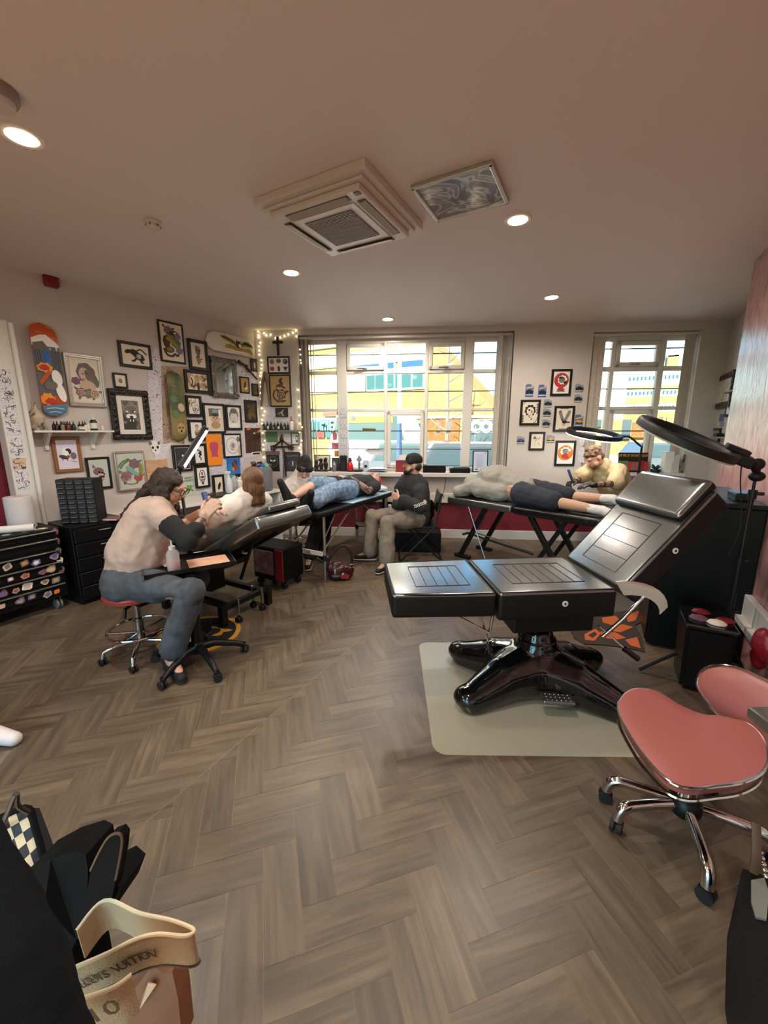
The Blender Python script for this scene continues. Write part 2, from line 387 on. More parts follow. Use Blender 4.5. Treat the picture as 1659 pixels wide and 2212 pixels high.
# ================================================================= LIGHT
w=bpy.data.worlds.new('sky'); scene.world=w; w.use_nodes=True; nt=w.node_tree
bg=nt.nodes['Background']; sk=nt.nodes.new('ShaderNodeTexSky'); sk.sky_type='NISHITA'; sk.sun_disc=False; sk.sun_elevation=R(38); sk.sun_rotation=R(200); sk.air_density=1.3; sk.dust_density=.6; sk.ozone_density=2.5
mxs=nt.nodes.new('ShaderNodeMix'); mxs.data_type='RGBA'; mxs.blend_type='MULTIPLY'; mxs.inputs[0].default_value=1; mxs.inputs[7].default_value=(.45,.84,1.0,1); nt.links.new(sk.outputs[0],mxs.inputs[6]); nt.links.new(mxs.outputs[2],bg.inputs[0]); bg.inputs[1].default_value=SKY if 'SKY' in globals() else .2
def sun():
    l=bpy.data.lights.new('sun','SUN'); l.energy=13; l.angle=R(.6); l.color=(1,.95,.88)
    o=bpy.data.objects.new('sun',l); COL.objects.link(o)
    d=(-NF*1.0+WF*.45+V((0,0,-.95))).normalized(); o.rotation_euler=d.to_track_quat('-Z','Y').to_euler(); return o
sun()
# ================================================================= CAMERA
cd=bpy.data.cameras.new('camera'); co=bpy.data.objects.new('camera',cd); COL.objects.link(co)
cd.sensor_fit='HORIZONTAL'; cd.sensor_width=36; cd.lens=36*FPX/1659; cd.clip_start=.05; cd.clip_end=500
co.matrix_world=M(((RT.x,UP.x,-FW.x,CAM.x),(RT.y,UP.y,-FW.y,CAM.y),(RT.z,UP.z,-FW.z,CAM.z),(0,0,0,1)))
scene.camera=co
vs=scene.view_settings; vs.view_transform='Standard'; vs.look='None'; vs.gamma=1; vs.use_curve_mapping=False; vs.exposure=2.0
scene.display_settings.display_device='sRGB'
cy=scene.cycles; cy.use_denoising=True; cy.max_bounces=7; cy.diffuse_bounces=4; cy.glossy_bounces=4; cy.transmission_bounces=6; cy.transparent_max_bounces=10; cy.caustics_reflective=False; cy.caustics_refractive=False; cy.sample_clamp_indirect=6; cy.blur_glossy=.5
# ================================================================= STREET OUTSIDE
M_('yellow_brick','#66502a',.8,col2='#75603a',spec=.1,nscale=6,ncon=(.3,.7)); M_('orange_brick','#4c3219',.8,col2='#5c3f22',spec=.1,nscale=9)
M_('white_render','#d9d7d1',.8); M_('teal_glass','#1c3331',.15,spec=.6); M_('blue_glass','#182f42',.15); M_('grey_glass','#2c3437',.15)
M_('pale_brick','#8f887a',.8); M_('asphalt','#a09b91',.9); M_('teal_sign','#093234',.5); M_('cyan_letters','#3a7f80',.5); M_('sign_orange','#5c2810',.5); M_('roof_slate','#8c97a6',.7)
M_('car_silver','#4c5054',.25,.5); M_('car_glass','#2a3538',.08); M_('post_blue','#2a3a55',.4); M_('bark','#4e463c',.9); M_('van_yellow','#6b510e',.4); M_('red_paint','#5a1412',.4); M_('black_rubber','#161616',.7); M_('white_paint','#e9e8e4',.45)
YB=17.0
xb=lambda u,y=YB: at_plane(u,850,V((0,y,0)),V((0,1,0))).x
zb=lambda v,u=800,y=YB: at_plane(u,v,V((0,y,0)),V((0,1,0))).z
GZ=-.35
g=G(); g.prism([(-60,-40),(60,-40),(60,120),(-60,120)],.1,'asphalt',z0=GZ-.1)
# keep the street clear of the room: cut to the outside of the front wall
g=G(); P0=A-WF*40-NF*.35; P1=A+WF*50-NF*.35; g.prism([(P0.x,P0.y),(P1.x,P1.y),(P1.x-60,P1.y+110),(P0.x-50,P0.y+110)],.1,'asphalt',z0=GZ-.1)
obj('street',g,kind='structure')
bb=root('brick_building','yellow brick building with teal windows across the street, seen through the wide window','building',V((xb(800),YB,GZ)))
def brect(g,u0,u1,v0,v1,m,d=.06,u=800,y=YB):
    x0,x1=xb(u0,y),xb(u1,y); z0,z1=zb(v1,u,y),zb(v0,u,y); g.box(((x0+x1)/2,y-d/2,(z0+z1)/2),(x1-x0,d,z1-z0),m)
g=G(); X0,X1=xb(560),xb(1090); ztop=zb(690)
# body with the raking gable on its right
gx=[(X0,GZ),(X1+.2,GZ),(X1+.2,zb(905,1085)),(xb(1085),zb(900,1085)),(xb(953),zb(765,953)),(xb(850),zb(660,850)),(xb(770),12.5),(X0,12.5)]
g.xf=M.Translation((0,YB,0)); g.prism(gx,3.0,'yellow_brick',xf=M(((1,0,0,0),(0,0,1,0),(0,1,0,0),(0,0,0,1)))); obj('brickwork',g,bb)
g=G(); brect(g,560,925,757,787,'white_render'); brect(g,560,790,806,845,'pale_brick'); brect(g,795,925,800,812,'white_render'); brect(g,795,925,842,846,'white_render'); brect(g,560,1090,901,906,'white_render'); g.box(((X0+xb(765))/2,YB-.03,9.6),(xb(765)-X0,.06,4.6),'white_render'); brect(g,560,925,735,741,'white_render',.1); obj('cladding',g,bb)  # the high white panel is out of view, added to brighten reflections
for u0,u1,v0,v1,m in [(685,702,718,732,'blue_glass'),(704,722,718,732,'blue_glass'),(762,777,718,732,'blue_glass'),(835,850,718,733,'blue_glass'),(795,812,812,842,'teal_glass'),(814,832,812,842,'teal_glass'),(835,853,812,842,'teal_glass'),(856,868,812,842,'teal_glass'),(870,890,812,842,'teal_glass'),(893,915,812,842,'teal_glass'),(760,822,788,800,'blue_glass'),(836,853,788,800,'blue_glass'),(868,915,788,800,'blue_glass'),(1018,1032,910,985,'grey_glass'),(1034,1085,910,985,'grey_glass'),(797,812,915,926,'grey_glass'),(814,842,915,926,'grey_glass'),(872,890,915,928,'grey_glass'),(892,914,915,928,'blue_glass')]:
    g=G(); brect(g,u0-1.5,u1+1.5,v0-1,v1+1,'white_render',.1); f=obj('window',g,bb); g=G(); brect(g,u0,u1,v0,v1,m,.14); obj('pane',g,f)
g=G(); brect(g,925,996,906,1000,'orange_brick',.05,u=960); obj('brick_pier',g,bb)
for u0,u1,t in ((660,700,'WITH'),(702,716,'ME'),(752,762,'H'),(763,778,'ME')):
    g=G(); brect(g,u0,u1,905,928,'teal_sign',.12); x=(xb(u0)+xb(u1))/2
    text(g,t,.78 if len(t)<3 else .72,M.Translation((x,YB-.13,zb(919)))@XZ,'cyan_letters',bold=.02,sx=.8); obj('shop_sign',g,bb)
for u0,u1,m in ((662,682,'teal_sign'),(684,700,'red_paint'),(703,716,'teal_sign'),(752,762,'red_paint'),(764,775,'teal_sign')):
    g=G(); brect(g,u0,u1,933,946,m,.12); obj('shop_poster',g,bb)
g=G(); x=xb(1035); text(g,'. CO:',.62,M.Translation((xb(1040),YB-.16,zb(923,1040)))@XZ,'white_paint',bold=.05); obj('shop_lettering',g,bb)
g=G(); brect(g,700,730,885,898,'sign_orange',.15); obj('shop_board',g,bb)
# vehicles and street furniture
def vehicle(name,label,cat,c,ln,hd,wid,h0,h1,m,roof=(.25,.8),stripe=None):
    r=root(name,label,cat,M.Translation(c)@M.Rotation(hd,4,'Z'))
    g=G(MW[r]); a=ln/2
    body=[(-a,.25),(a,.25),(a,h0*.75),(a*.7,h0),(-a*.8,h0),(-a,h0*.85)]
    g.prism(body,wid,m,xf=M(((1,0,0,0),(0,0,1,-wid/2),(0,1,0,0),(0,0,0,1)))); obj('body',g,r)
    g=G(MW[r]); x0,x1=-a+ln*roof[0],-a+ln*roof[1]
    cab=[(x0-.35,h0),(x1+.45,h0),(x1,h1),(x0,h1)]
    g.prism(cab,wid*.86,m,xf=M(((1,0,0,0),(0,0,1,-wid*.43),(0,1,0,0),(0,0,0,1)))); cb=obj('cabin',g,r)
    g=G(MW[r]); cw=[(x0-.22,h0+.04),(x1+.3,h0+.04),(x1-.02,h1-.07),(x0+.02,h1-.07)]
    g.prism(cw,wid*.88,'car_glass',xf=M(((1,0,0,0),(0,0,1,-wid*.44),(0,1,0,0),(0,0,0,1)))); obj('side_windows',g,cb)
    for sx in (-1,1):
        for sy in (-1,1):
            g=G(MW[r]); g.cyl((sx*a*.62,sy*wid*.5-.1*sy,.31),(sx*a*.62,sy*wid*.5+.02*sy,.31),.31,'black_rubber'); obj('wheel',g,r)
    if stripe:
        g=G(MW[r]); g.box((0,0,h1-.18),(ln*.7,wid*.9,.26),stripe); obj('stripe',g,r)
    return r
cp=at_plane(985,1010,A-NF*4.2,NF); vehicle('parked_car','silver car parked right outside the wide window','car',V((cp.x+.5,cp.y,GZ)),4.2,TH,1.75,1.1,1.62,'car_silver')
cp=at_plane(1440,1000,A-NF*9,NF); vehicle('parked_car','pale car parked beyond the narrow right window','car',V((cp.x,cp.y,GZ)),4.0,TH,1.7,1.0,1.5,'car_silver')
cp=at_plane(812,960,V((0,14.2,0)),V((0,1,0))); r=vehicle('delivery_van','white van with yellow roof band parked by the brick building','van',V((cp.x,14.2,GZ)),3.4,0,1.8,1.5,2.5,'white_paint',(.1,.9),'van_yellow')
cp=at_plane(897,975,V((0,11.2,0)),V((0,1,0))); vehicle('parked_car','dark windowed car across the street behind the blue post','car',V((cp.x,11.2,GZ)),3.2,0,1.7,1.0,1.55,'car_silver')
p=at_plane(862,1000,A-NF*3,NF); p.z=GZ; g=G(); g.cyl(p,p+V((0,0,2.05)),.055,'post_blue'); g.cyl(p+V((0,0,2.05)),p+V((0,0,4.6)),.042,'white_paint'); tag(obj('street_post',g,origin=p),'blue painted post on the pavement outside the middle casement','post')
p=at_plane(962,990,V((0,14.0,0)),V((0,1,0))); p.z=GZ; tr=root('street_tree','bare young tree standing in front of the brick wall','tree',p)
g=G(); g.tube([p,p+V((.05,0,2)),p+V((-.02,0,4.2)),p+V((.1,0,6.2))],[.09,.075,.05,.015],'bark',8); obj('trunk',g,tr)
rr=random.Random(3)
for k in range(12):
    z=1.9+k*.33; an=rr.random()*6.28; q=p+V((0,0,z)); l=1.3-.05*k; dx=l*(1 if k%2 else -1)*(.6+.4*rr.random()); g=G(); e=q+V((dx,.3*math.sin(an),l*.6)); g.tube([q,(q+e)/2+V((0,0,-.1)),e],[.03,.02,.006],'bark',5); g.tube([(q+e)/2,(q+e)/2+V((dx*.2,0,.5))],[.012,.004],'bark',5); obj('branch',g,tr)
p=at_plane(945,968,V((0,13,0)),V((0,1,0))); g=G(); g.box((p.x,13,.4),(.5,.4,1.5),'red_paint',.05); g.box((p.x,13,1.18),(.56,.46,.08),'red_paint',.03); tag(obj('street_bin',g,origin=(p.x,13,GZ)),'red box beside the trunk of the bare tree','bin')
# far side seen through the narrow window
YO=52; ob=root('office_block','long white office block with rows of small blue windows far beyond the narrow window','building',V((xb(1400,YO),YO,GZ)))
def orect(g,u0,u1,v0,v1,m,d,y=YO): brect(g,u0,u1,v0,v1,m,d,u=1400,y=y)
g=G(); orect(g,1345,1500,803,1005,'white_render',-4.0); obj('wall',g,ob)
g=G()
for v0,v1 in ((834,840),(857,872)): orect(g,1342,1500,v0,v1,'yellow_brick',.15)
orect(g,1342,1500,889,925,'yellow_brick',.15); obj('brick_band',g,ob)
for v0,v1 in ((813,821),(845,853),(877,884)):
    for k in range(18):
        u=1346+k*8.4; g=G(); orect(g,u,u+4.6,v0,v1,'blue_glass',.2); obj('window',g,ob)
g=G(); orect(g,1386,1412,772,803,'roof_slate',-2); orect(g,1432,1456,771,803,'yellow_brick',-2); orect(g,1430,1458,769,774,'roof_slate',-2.4); obj('roof_house',g,ob)
YW=24; wb=root('white_building','blank white rendered building at the left of the narrow window','building',V((xb(1330,YW),YW,GZ)))
g=G(); brect(g,1285,1352,600,905,'white_render',-5,u=1340,y=YW); obj('wall',g,wb)
g=G(); brect(g,1285,1352,905,1010,'yellow_brick',-5,u=1340,y=YW); obj('brick_base',g,wb)
for u0,u1 in ((1296,1306),(1312,1322)):
    g=G(); brect(g,u0,u1,906,922,'grey_glass',.1,u=1340,y=YW); obj('window',g,wb)
YS=30; sb=root('shop_row','row of grey shopfronts with a yellow fascia behind the right casement','building',V((xb(1390,YS),YS,GZ)))
g=G(); brect(g,1352,1470,893,1008,'yellow_brick',-4,u=1400,y=YS); obj('wall',g,sb)
for u0,u1,v0,v1,m in ((1326,1338,902,945,'grey_glass'),(1344,1372,906,948,'grey_glass'),(1374,1402,912,945,'orange_brick'),(1418,1446,908,930,'white_render')):
    g=G(); brect(g,u0,u1,v0,v1,m,.2,u=1400,y=YS); obj('shop_window',g,sb)
g=G(); text(g,'71',.55,M.Translation((xb(1440,YS),YS-.25,zb(909,1440,YS)))@XZ,'black_rubber'); obj('house_number',g,sb)
# ================================================================= CEILING LAMPS
M_('lamp_glow','#fff2dc',.5,emit='#ffe2b8',estr=14); M_('lamp_rim','#e6ddd0',.35)
DL=[(-2.55,1.12),(-2.55,3.0),(-2.50,4.72),(-.63,3.02),(-.61,4.80),(-.63,1.12),(-2.55,-.76),(-.63,-.76),(-2.55,-2.3),(-.63,-2.3)]  # the last five are out of view, lamps without fixtures added for light
DLAB=['downlight at the left edge above the toolbox trolley','downlight between the smoke detector and the air conditioner','downlight nearest to the middle of the wide window','downlight beside the marbled ceiling panel','downlight nearest to the wall between the two windows']
DW=22
for i,(x,y) in enumerate(DL):
    l=bpy.data.lights.new('downlight_lamp','SPOT'); l.energy=DW; l.spot_size=R(172); l.spot_blend=.7; l.color=(1,.90,.79); l.shadow_soft_size=.06
    o=bpy.data.objects.new('downlight_lamp',l); COL.objects.link(o); o.location=(x,y,CEIL-.03)
    if i<5:
        p=V((x,y,CEIL)); d=root('downlight','round glowing recessed '+DLAB[i],'ceiling light',p,'recessed ceiling downlights')
        g=G(M.Translation(p)); g.lathe([(.062,-.004),(.082,-.006),(.086,0)],'lamp_rim',cap=False); obj('rim',g,d)
        g=G(M.Translation(p)); g.lathe([(.001,-.006),(.062,-.005)],'lamp_glow',cap=False); obj('diffuser',g,d)
# ================================================================= PICTURES AND WALL THINGS
M_('frame_black','#15130f',.4); M_('frame_silver','#b9b2a8',.3,.6); M_('frame_dark_silver','#3a3632',.28,.8,bump=.6,bscale=60); M_('frame_ornate','#77716a',.3,.8,bump=.7,bscale=70)
M_('frame_wood','#8a5d3a',.5); M_('frame_white','#d6d0c8',.4); M_('frame_gold','#6b5330',.4,.5)
M_('paper_cream','#e3d5c2',.6); M_('paper_white','#e6e2de',.6); M_('paper_tan','#b39365',.6); M_('paper_lilac','#d9cfe0',.6); M_('paper_sage','#b9beb4',.6); M_('mount_white','#ddd8d0',.6)
M_('ink','#26211e',.6); M_('ink_grey','#6d6762',.6); M_('ink_brown','#4d3a2c',.6); M_('ink_red','#b3372c',.6); M_('ink_orange','#d9792b',.6); M_('ink_rose','#7d5560',.6); M_('ink_green','#5d7a55',.6); M_('ink_olive','#8a8433',.6); M_('ink_teal','#6fa79a',.6); M_('ink_purple','#6a5a8a',.6); M_('ink_pink','#c04a6c',.6); M_('ink_gold','#b08d3a',.6); M_('ink_blue','#2f62b8',.5); M_('ink_skin','#c9ad98',.6); M_('ink_white','#f0ece6',.6); M_('ink_lilac','#8d86a8',.6)
M_('canvas_orange','#f08a1c',.6); M_('canvas_blue','#2467c4',.5,col2='#2f86d8',nscale=14)
inkmat('etch_dark','#8b857d','#1e1b19',34,.12,.45,'#3a3632'); inkmat('etch_light','#e4dbcf','#2c2623',40,.13,.62,'#8a8078'); inkmat('etch_brown','#c9ad84','#3a2417',34,.14,.5,'#7a573a'); inkmat('etch_rose','#8a6a70','#3a2a2e',40,.12,.5,'#b08a8e')
inkmat('doodle','#d8d3dc','#4f4666',9,.07,.75,'#c0b8cc'); inkmat('doodle_fine','#d6d2da','#4a4458',17,.08,.7,'#a9a2b6'); inkmat('doodle_brown','#b79c86','#3d2e26',12,.1,.5,'#8d7364')
inkmat('crowd','#1b1414','#7a4a2c',36,.16,.55,'#3a2320'); inkmat('night','#26242c','#4a4854',22,.1,.5,'#34323c'); inkmat('gilt','#15110c','#9a7a34',40,.2,.5,'#4a3a1c'); inkmat('old_photo','#2a2420','#6a5844',30,.1,.5,'#453a2e'); inkmat('sticker_mix','#b59a9a','#3a2c30',22,.12,.5,'#7a5a60')
def circ(cx,cy,rx,ry=None,n=20,rot=0,wob=0,wn=7,ph=0):
    ry=ry or rx; o=[]
    for i in range(n):
        t=2*PI*i/n; k=1+wob*math.sin(wn*t+ph); x,y=rx*k*math.cos(t),ry*k*math.sin(t); c,s=math.cos(rot),math.sin(rot)
        o.append((cx+x*c-y*s,cy+x*s+y*c))
    return o
def strokepoly(pts,w):
    P=[V((x,y)) for x,y in pts]; L=[];Rr=[]
    for i,p in enumerate(P):
        d=(P[min(i+1,len(P)-1)]-P[max(i-1,0)]); d=d.normalized() if d.length>0 else V((1,0)); nrm=V((-d.y,d.x)); ww=w*(1 if 0<i<len(P)-1 else .4)
        L.append(tuple(p+nrm*ww)); Rr.append(tuple(p-nrm*ww))
    return L+Rr[::-1]
def curve2(pts,n=5): return [(p.x,p.y) for p in spline([(x,y,0) for x,y in pts],n)]
def S_(pts,w,m,n=5): return ('S',curve2(pts,n) if n>1 else pts,w,m)
def E_(cx,cy,rx,ry,m,rot=0,wob=0,wn=7): return ('P',circ(cx,cy,rx,ry,22,rot,wob,wn),m)
def P_(pts,m): return ('P',pts,m)
def rose(cx,cy,r,m1,m2,leaf=None):
    o=[]
    if leaf:
        for a in (.4,2.4,4.4): o.append(E_(cx+1.15*r*math.cos(a),cy+1.15*r*math.sin(a),.55*r,.24*r,leaf,a))
    o+=[E_(cx,cy,r,r,m1,0,.09,6),E_(cx,cy,r*.72,r*.72,m2,.5,.1,5),E_(cx,cy,r*.55,r*.55,m1,.2,.1,4),E_(cx+.03*r,cy,r*.33,r*.33,m2,.3,.1,5),E_(cx,cy,r*.18,r*.18,m1)]
    return o
def skull(cx,cy,r,m,d):
    return [E_(cx,cy,.8*r,.85*r,m),E_(cx,cy-.75*r,.5*r,.42*r,m),E_(cx-.33*r,cy-.1*r,.24*r,.26*r,d),E_(cx+.33*r,cy-.1*r,.24*r,.26*r,d),P_([(cx-.1*r,cy-.55*r),(cx+.1*r,cy-.55*r),(cx,cy-.3*r)],d)]+[P_([(cx+k*.14*r-.03*r,cy-1.1*r),(cx+k*.14*r+.03*r,cy-1.1*r),(cx+k*.14*r+.03*r,cy-.85*r),(cx+k*.14*r-.03*r,cy-.85*r)],d) for k in (-2,-1,0,1,2)]
def wing(cx,cy,dx,dy,m,n=5):
    o=[]
    for k in range(n):
        t=k/(n-1); o.append(('P',strokepoly(curve2([(cx,cy),(cx+dx*(.45),cy+dy*(.7)-.1*t),(cx+dx*(1-.25*t),cy+dy*(1-.95*t))]),.07*abs(dx)+.02),m))
    return o
def art(g,fm,hw,shapes,y0=0.001):
    """shapes in units of the half width, drawn as thin layers on a sheet"""
    for k,s in enumerate(shapes):
        pts=s[1] if s[0]=='P' else strokepoly(s[1],s[2]); m=s[-1]
        g.prism([(x*hw*1.13,y*hw*1.13) for x,y in pts],.00025*(k+1),m,xf=M.Translation((0,y0-.0002,0))@WALLX)
def scr(seed,cx,cy,rx,ry,n,w,ms):
    r=random.Random(seed); o=[]
    for i in range(n):
        pts=[]; x,y=cx+rx*(r.random()*2-1)*.8,cy+ry*(r.random()*2-1)*.8; a=r.random()*6.3
        for j in range(6): pts.append((x,y)); a+=r.uniform(-1.2,1.5); x=min(max(x+.3*rx*math.cos(a),cx-rx),cx+rx); y=min(max(y+.3*rx*math.sin(a),cy-ry),cy+ry)
        o.append(S_(pts,w,ms[i%len(ms)],4))
    return o
def picture(f2,fm,tl,br,name,label,cat='picture',fr='frame_black',fw=.022,fd=.022,paper='paper_cream',shapes=(),mount=0,group=None,ornate=0,bars='simple',y=0):
    s0,z1=f2(*tl,fd); s1,z0=f2(*br,fd); cx,cz=(s0+s1)/2,(z0+z1)/2; w,h=abs(s1-s0),abs(z1-z0)
    m=fm(cx,cz,y); r=root(name,label,cat,m,group)
    if fw>0:
        g=G(m)
        for q,sz in (((0,fd/2,h/2-fw/2),(w,fd,fw)),((0,fd/2,-h/2+fw/2),(w,fd,fw)),((-w/2+fw/2,fd/2,0),(fw,fd,h-2*fw)),((w/2-fw/2,fd/2,0),(fw,fd,h-2*fw))): g.box(q,sz,fr,min(.004,fw*.2),seg=1)
        if bars=='step':
            a=fw*.5
            for q,sz in (((0,fd+.002,h/2-a/2),(w,.008,a)),((0,fd+.002,-h/2+a/2),(w,.008,a)),((-w/2+a/2,fd+.002,0),(a,.008,h)),((w/2-a/2,fd+.002,0),(a,.008,h))): g.box(q,sz,fr,.003,seg=1)
        fo=obj('frame',g,r)
        if ornate:
            g=G(m); n=ornate
            for i in range(n+1):
                t=i/n*2-1
                for sx,sz in ((t*(w/2-fw/2),h/2-fw/2),(t*(w/2-fw/2),-h/2+fw/2)): g.ell((sx,fd,sz),(fw*.42,.008,fw*.3),fr,n=8,k=6)
            k=max(2,round(n*h/w))
            for i in range(1,k):
                t=i/k*2-1
                for sx in (-w/2+fw/2,w/2-fw/2): g.ell((sx,fd,t*(h/2-fw/2)),(fw*.3,.008,fw*.42),fr,n=8,k=6)
            for sx in (-1,1):
                for sz in (-1,1): g.ell((sx*(w/2-fw*.5),fd,sz*(h/2-fw*.5)),(fw*.55,.012,fw*.55),fr,n=10,k=6)
            obj('moulding',g,fo)
    iw,ih=w-2*fw,h-2*fw
    if mount:
        g=G(m); g.box((0,fd*.35,0),(iw,fd*.5,ih),'mount_white'); obj('mount',g,r); iw-=2*mount; ih-=2*mount
    g=G(m); yy=fd*.7 if fw>0 else fd
    g.box((0,yy/2,0),(iw,yy,ih),paper); art(g,m,iw/2,shapes,yy); obj('print',g,r)
    return r,m,iw,ih
K='ink'
def LP(*a,**k): return picture(left,LM,*a,**k)
def FP(*a,**k): return picture(front,FM,*a,**k)
# ---- left wall
LP((134.2,759.8),(232.6,879.9),'framed_print','pale silver framed portrait of a long haired woman with flowers, beside the orange skateboard',fr='frame_silver',fw=.034,fd=.03,paper='paper_cream',bars='step',mount=.012,shapes=[E_(.1,.55,.62,.75,'ink_grey',.2,.05),E_(0,.45,.36,.5,'ink_skin',.2),E_(.45,.2,.35,.7,'ink_grey',.5,.06),E_(.1,-.45,.55,.5,'ink_skin'),E_(-.12,.5,.07,.04,K),E_(.12,.55,.07,.04,K),E_(-.1,.1,.09,.035,'ink_rose')]+rose(-.62,-.05,.28,'ink_rose','ink_purple')+rose(-.4,-.85,.33,'ink_rose','ink_skin','ink_green')+rose(.05,-1.0,.26,'etch_rose','ink_green')+rose(.5,-.9,.3,'ink_skin','ink_rose','ink_green'))
LP((253.6,733.4),(331,799.3),'framed_print','black framed landscape print of a crawling black panther',paper='paper_cream',fw=.03,shapes=[E_(.2,-.05,.42,.24,K,-.5,.08),E_(-.1,.18,.3,.2,K,-.2),E_(-.5,.2,.2,.13,K,.4),S_([(.1,.3),(.35,.42),(.6,.25),(.75,.1)],.04,K),S_([(.3,-.25),(.35,-.42),(.5,-.45)],.06,K),S_([(0,-.2),(-.15,-.38),(-.3,-.36)],.06,K)]+rose(.2,-.05,.18,'ink_grey','ink_white'))
LP((242.8,803.9),(278.2,840),'framed_print','small square black framed print of one dark disc',paper='paper_cream',fw=.02,shapes=[E_(0,0,.36,.42,'etch_dark',0,.02)])
LP((234,838),(331,949.7),'framed_print','large dark silver ornate frame around a grey big cat face',fr='frame_dark_silver',fw=.062,fd=.045,ornate=6,mount=.05,paper='etch_dark',shapes=[E_(0,.2,.75,.8,'ink_grey',0,.05),E_(-.42,.35,.3,.26,'etch_dark'),E_(.42,.35,.3,.26,'etch_dark'),E_(-.4,.38,.12,.08,'ink_white'),E_(.4,.38,.12,.08,'ink_white'),E_(-.25,-.1,.3,.22,'ink_white',.3,.15,11),E_(.25,-.1,.3,.22,'ink_white',-.3,.15,11),E_(0,-.2,.2,.13,K),E_(0,-.6,.3,.3,K),E_(-.16,-.6,.06,.14,'ink_white'),E_(.16,-.6,.06,.14,'ink_white')])
LP((108.6,943.8),(182.4,1017.6),'framed_print','brown wood framed print of cartoon animals under the white shelf',fr='frame_wood',fw=.032,fd=.025,paper='paper_lilac',shapes=[E_(-.12,.42,.28,.22,'ink_white'),E_(.1,.32,.26,.3,K,.4),E_(-.18,.12,.3,.3,'ink_white'),E_(-.35,-.25,.42,.2,'ink_brown',-.35),S_([(-.5,-.35),(-.45,-.6)],.07,K,1),S_([(-.1,-.4),(-.05,-.65)],.07,K,1),E_(.5,-.15,.26,.36,'ink_grey',0,.08),E_(.05,-.2,.15,.14,'ink_rose'),S_([(.25,-.65),(.7,-.8)],.05,K,1)])
LP((183.4,988.9),(245.3,1053.9),'framed_print','black framed skull wearing a party hat on sage paper',paper='paper_sage',fw=.024,shapes=[P_([(-.6,.55),(-.25,.6),(-.5,1.0)],'ink_rose'),E_(-.05,.2,.5,.42,'ink_rose'),E_(.25,-.1,.35,.3,'ink_skin'),E_(.3,.05,.14,.12,K),E_(.05,.1,.13,.13,K),E_(.45,-.12,.08,.1,K),E_(.2,-.38,.3,.12,K)]+rose(.05,-.75,.22,'ink_orange','ink_red','ink_orange'))
LP((246,976),(320,1055),'framed_print','silver framed painting of succulents and a green moth',fr='frame_silver',fw=.02,fd=.04,paper='paper_sage',mount=.012,shapes=rose(.3,.55,.4,'ink_rose','etch_rose','ink_green')+rose(-.4,-.4,.42,'etch_rose','ink_rose','ink_green')+rose(.5,-.55,.33,'ink_red','etch_rose','ink_olive')+[S_([(-.8,.2),(-.5,.6),(0,.9)],.06,'ink_green'),S_([(-.9,.35),(-.6,.75),(-.1,.95)],.05,'ink_green'),E_(0,.05,.45,.2,'ink_teal',-.8),E_(.25,-.2,.4,.16,'ink_teal',-.5),E_(.75,.1,.14,.5,'ink_olive'),S_([(-.85,-.4),(-.5,-.95),(.2,-1.05),(.75,-.6)],.02,'ink_grey')])
r=at_plane(337,1030,LB,LN)
M_('ply_wood','#b89070',.5,col2='#c9a384',nscale=6,stretch=(1,1,9))
g=G(); a=left(313,994.4,.012); b=left(366,1050,.012); m=LM((a[0]+b[0])/2,(a[1]+b[1])/2,.001); g.xf=m; g.box((0,.008,0),(b[0]-a[0],.016,a[1]-b[1]),'ply_wood'); tag(obj('wooden_board',g,origin=m.translation),'bare plywood board right of the succulent painting','board')
LP((339.4,688.6),(402.8,787.4),'framed_print','tall thin black frame with a snake and roses, highest on the left wall',fw=.02,paper='paper_cream',shapes=rose(-.25,.85,.34,'ink_lilac','ink_brown','ink_brown')+[E_(.15,.6,.4,.3,'ink_brown',.3,.06),E_(-.2,.25,.42,.3,'ink_olive',.3,.08),E_(-.45,0,.28,.45,'ink_brown',.1,.06),E_(.3,.0,.42,.34,'ink_green',0,.1)]+rose(.5,.5,.25,'ink_lilac','ink_rose')+rose(.55,-.55,.28,'ink_lilac','ink_rose','ink_brown')+[E_(-.25,-.55,.36,.24,'ink_brown'),E_(-.25,-.55,.26,.16,'ink_olive'),S_([(-.7,-.5),(-.5,-.95),(-.1,-1.05),(.15,-.85),(.35,-1.0)],.07,'ink_brown'),S_([(-.5,.3),(.1,.0),(.4,-.3)],.1,'ink_gold'),E_(.28,.72,.1,.06,'ink_white')])
LP((404.9,729.9),(452,802.7),'framed_print','black framed print of a helmeted figure with a flower, left of the white skateboard',fw=.036,bars='step',fd=.03,shapes=[E_(0,.5,.34,.55,'etch_dark',0,.06),E_(-.2,.85,.12,.25,'ink_grey',.3),E_(0,-.15,.22,.25,'ink_grey')]+rose(.05,-.55,.3,'etch_brown','ink_skin','ink_brown')+[S_([(.05,-.8),(.08,-1.15)],.03,K,1)])
LP((397.9,797.1),(455.5,851.2),'framed_print','black framed landscape sheet of brown tattoo flash',fw=.036,bars='step',fd=.03,paper='paper_cream',shapes=[E_(-.5,.05,.4,.62,'etch_brown',.2,.1),E_(-.45,.1,.22,.4,'paper_cream'),E_(0,.3,.22,.3,'etch_brown'),E_(.05,-.35,.14,.35,'ink_brown'),E_(.55,.35,.3,.3,'etch_brown',.5,.15),E_(.55,-.3,.36,.3,'etch_brown',-.3,.15),S_([(.4,.5),(.65,.3),(.5,.1)],.04,K),S_([(-.6,.3),(-.45,0),(-.6,-.4)],.05,K)])
LP((401.3,853.3),(437.9,900),'framed_print','small black framed line drawing right of the camouflage skateboard, upper of two',fw=.03,bars='step',fd=.03,paper='paper_white',shapes=[E_(0,.35,.6,.62,'etch_light',.3,.08)]+rose(.2,-.7,.42,'ink_grey','ink_white')+scr(3,0,.1,.8,1.2,6,.03,[K]))
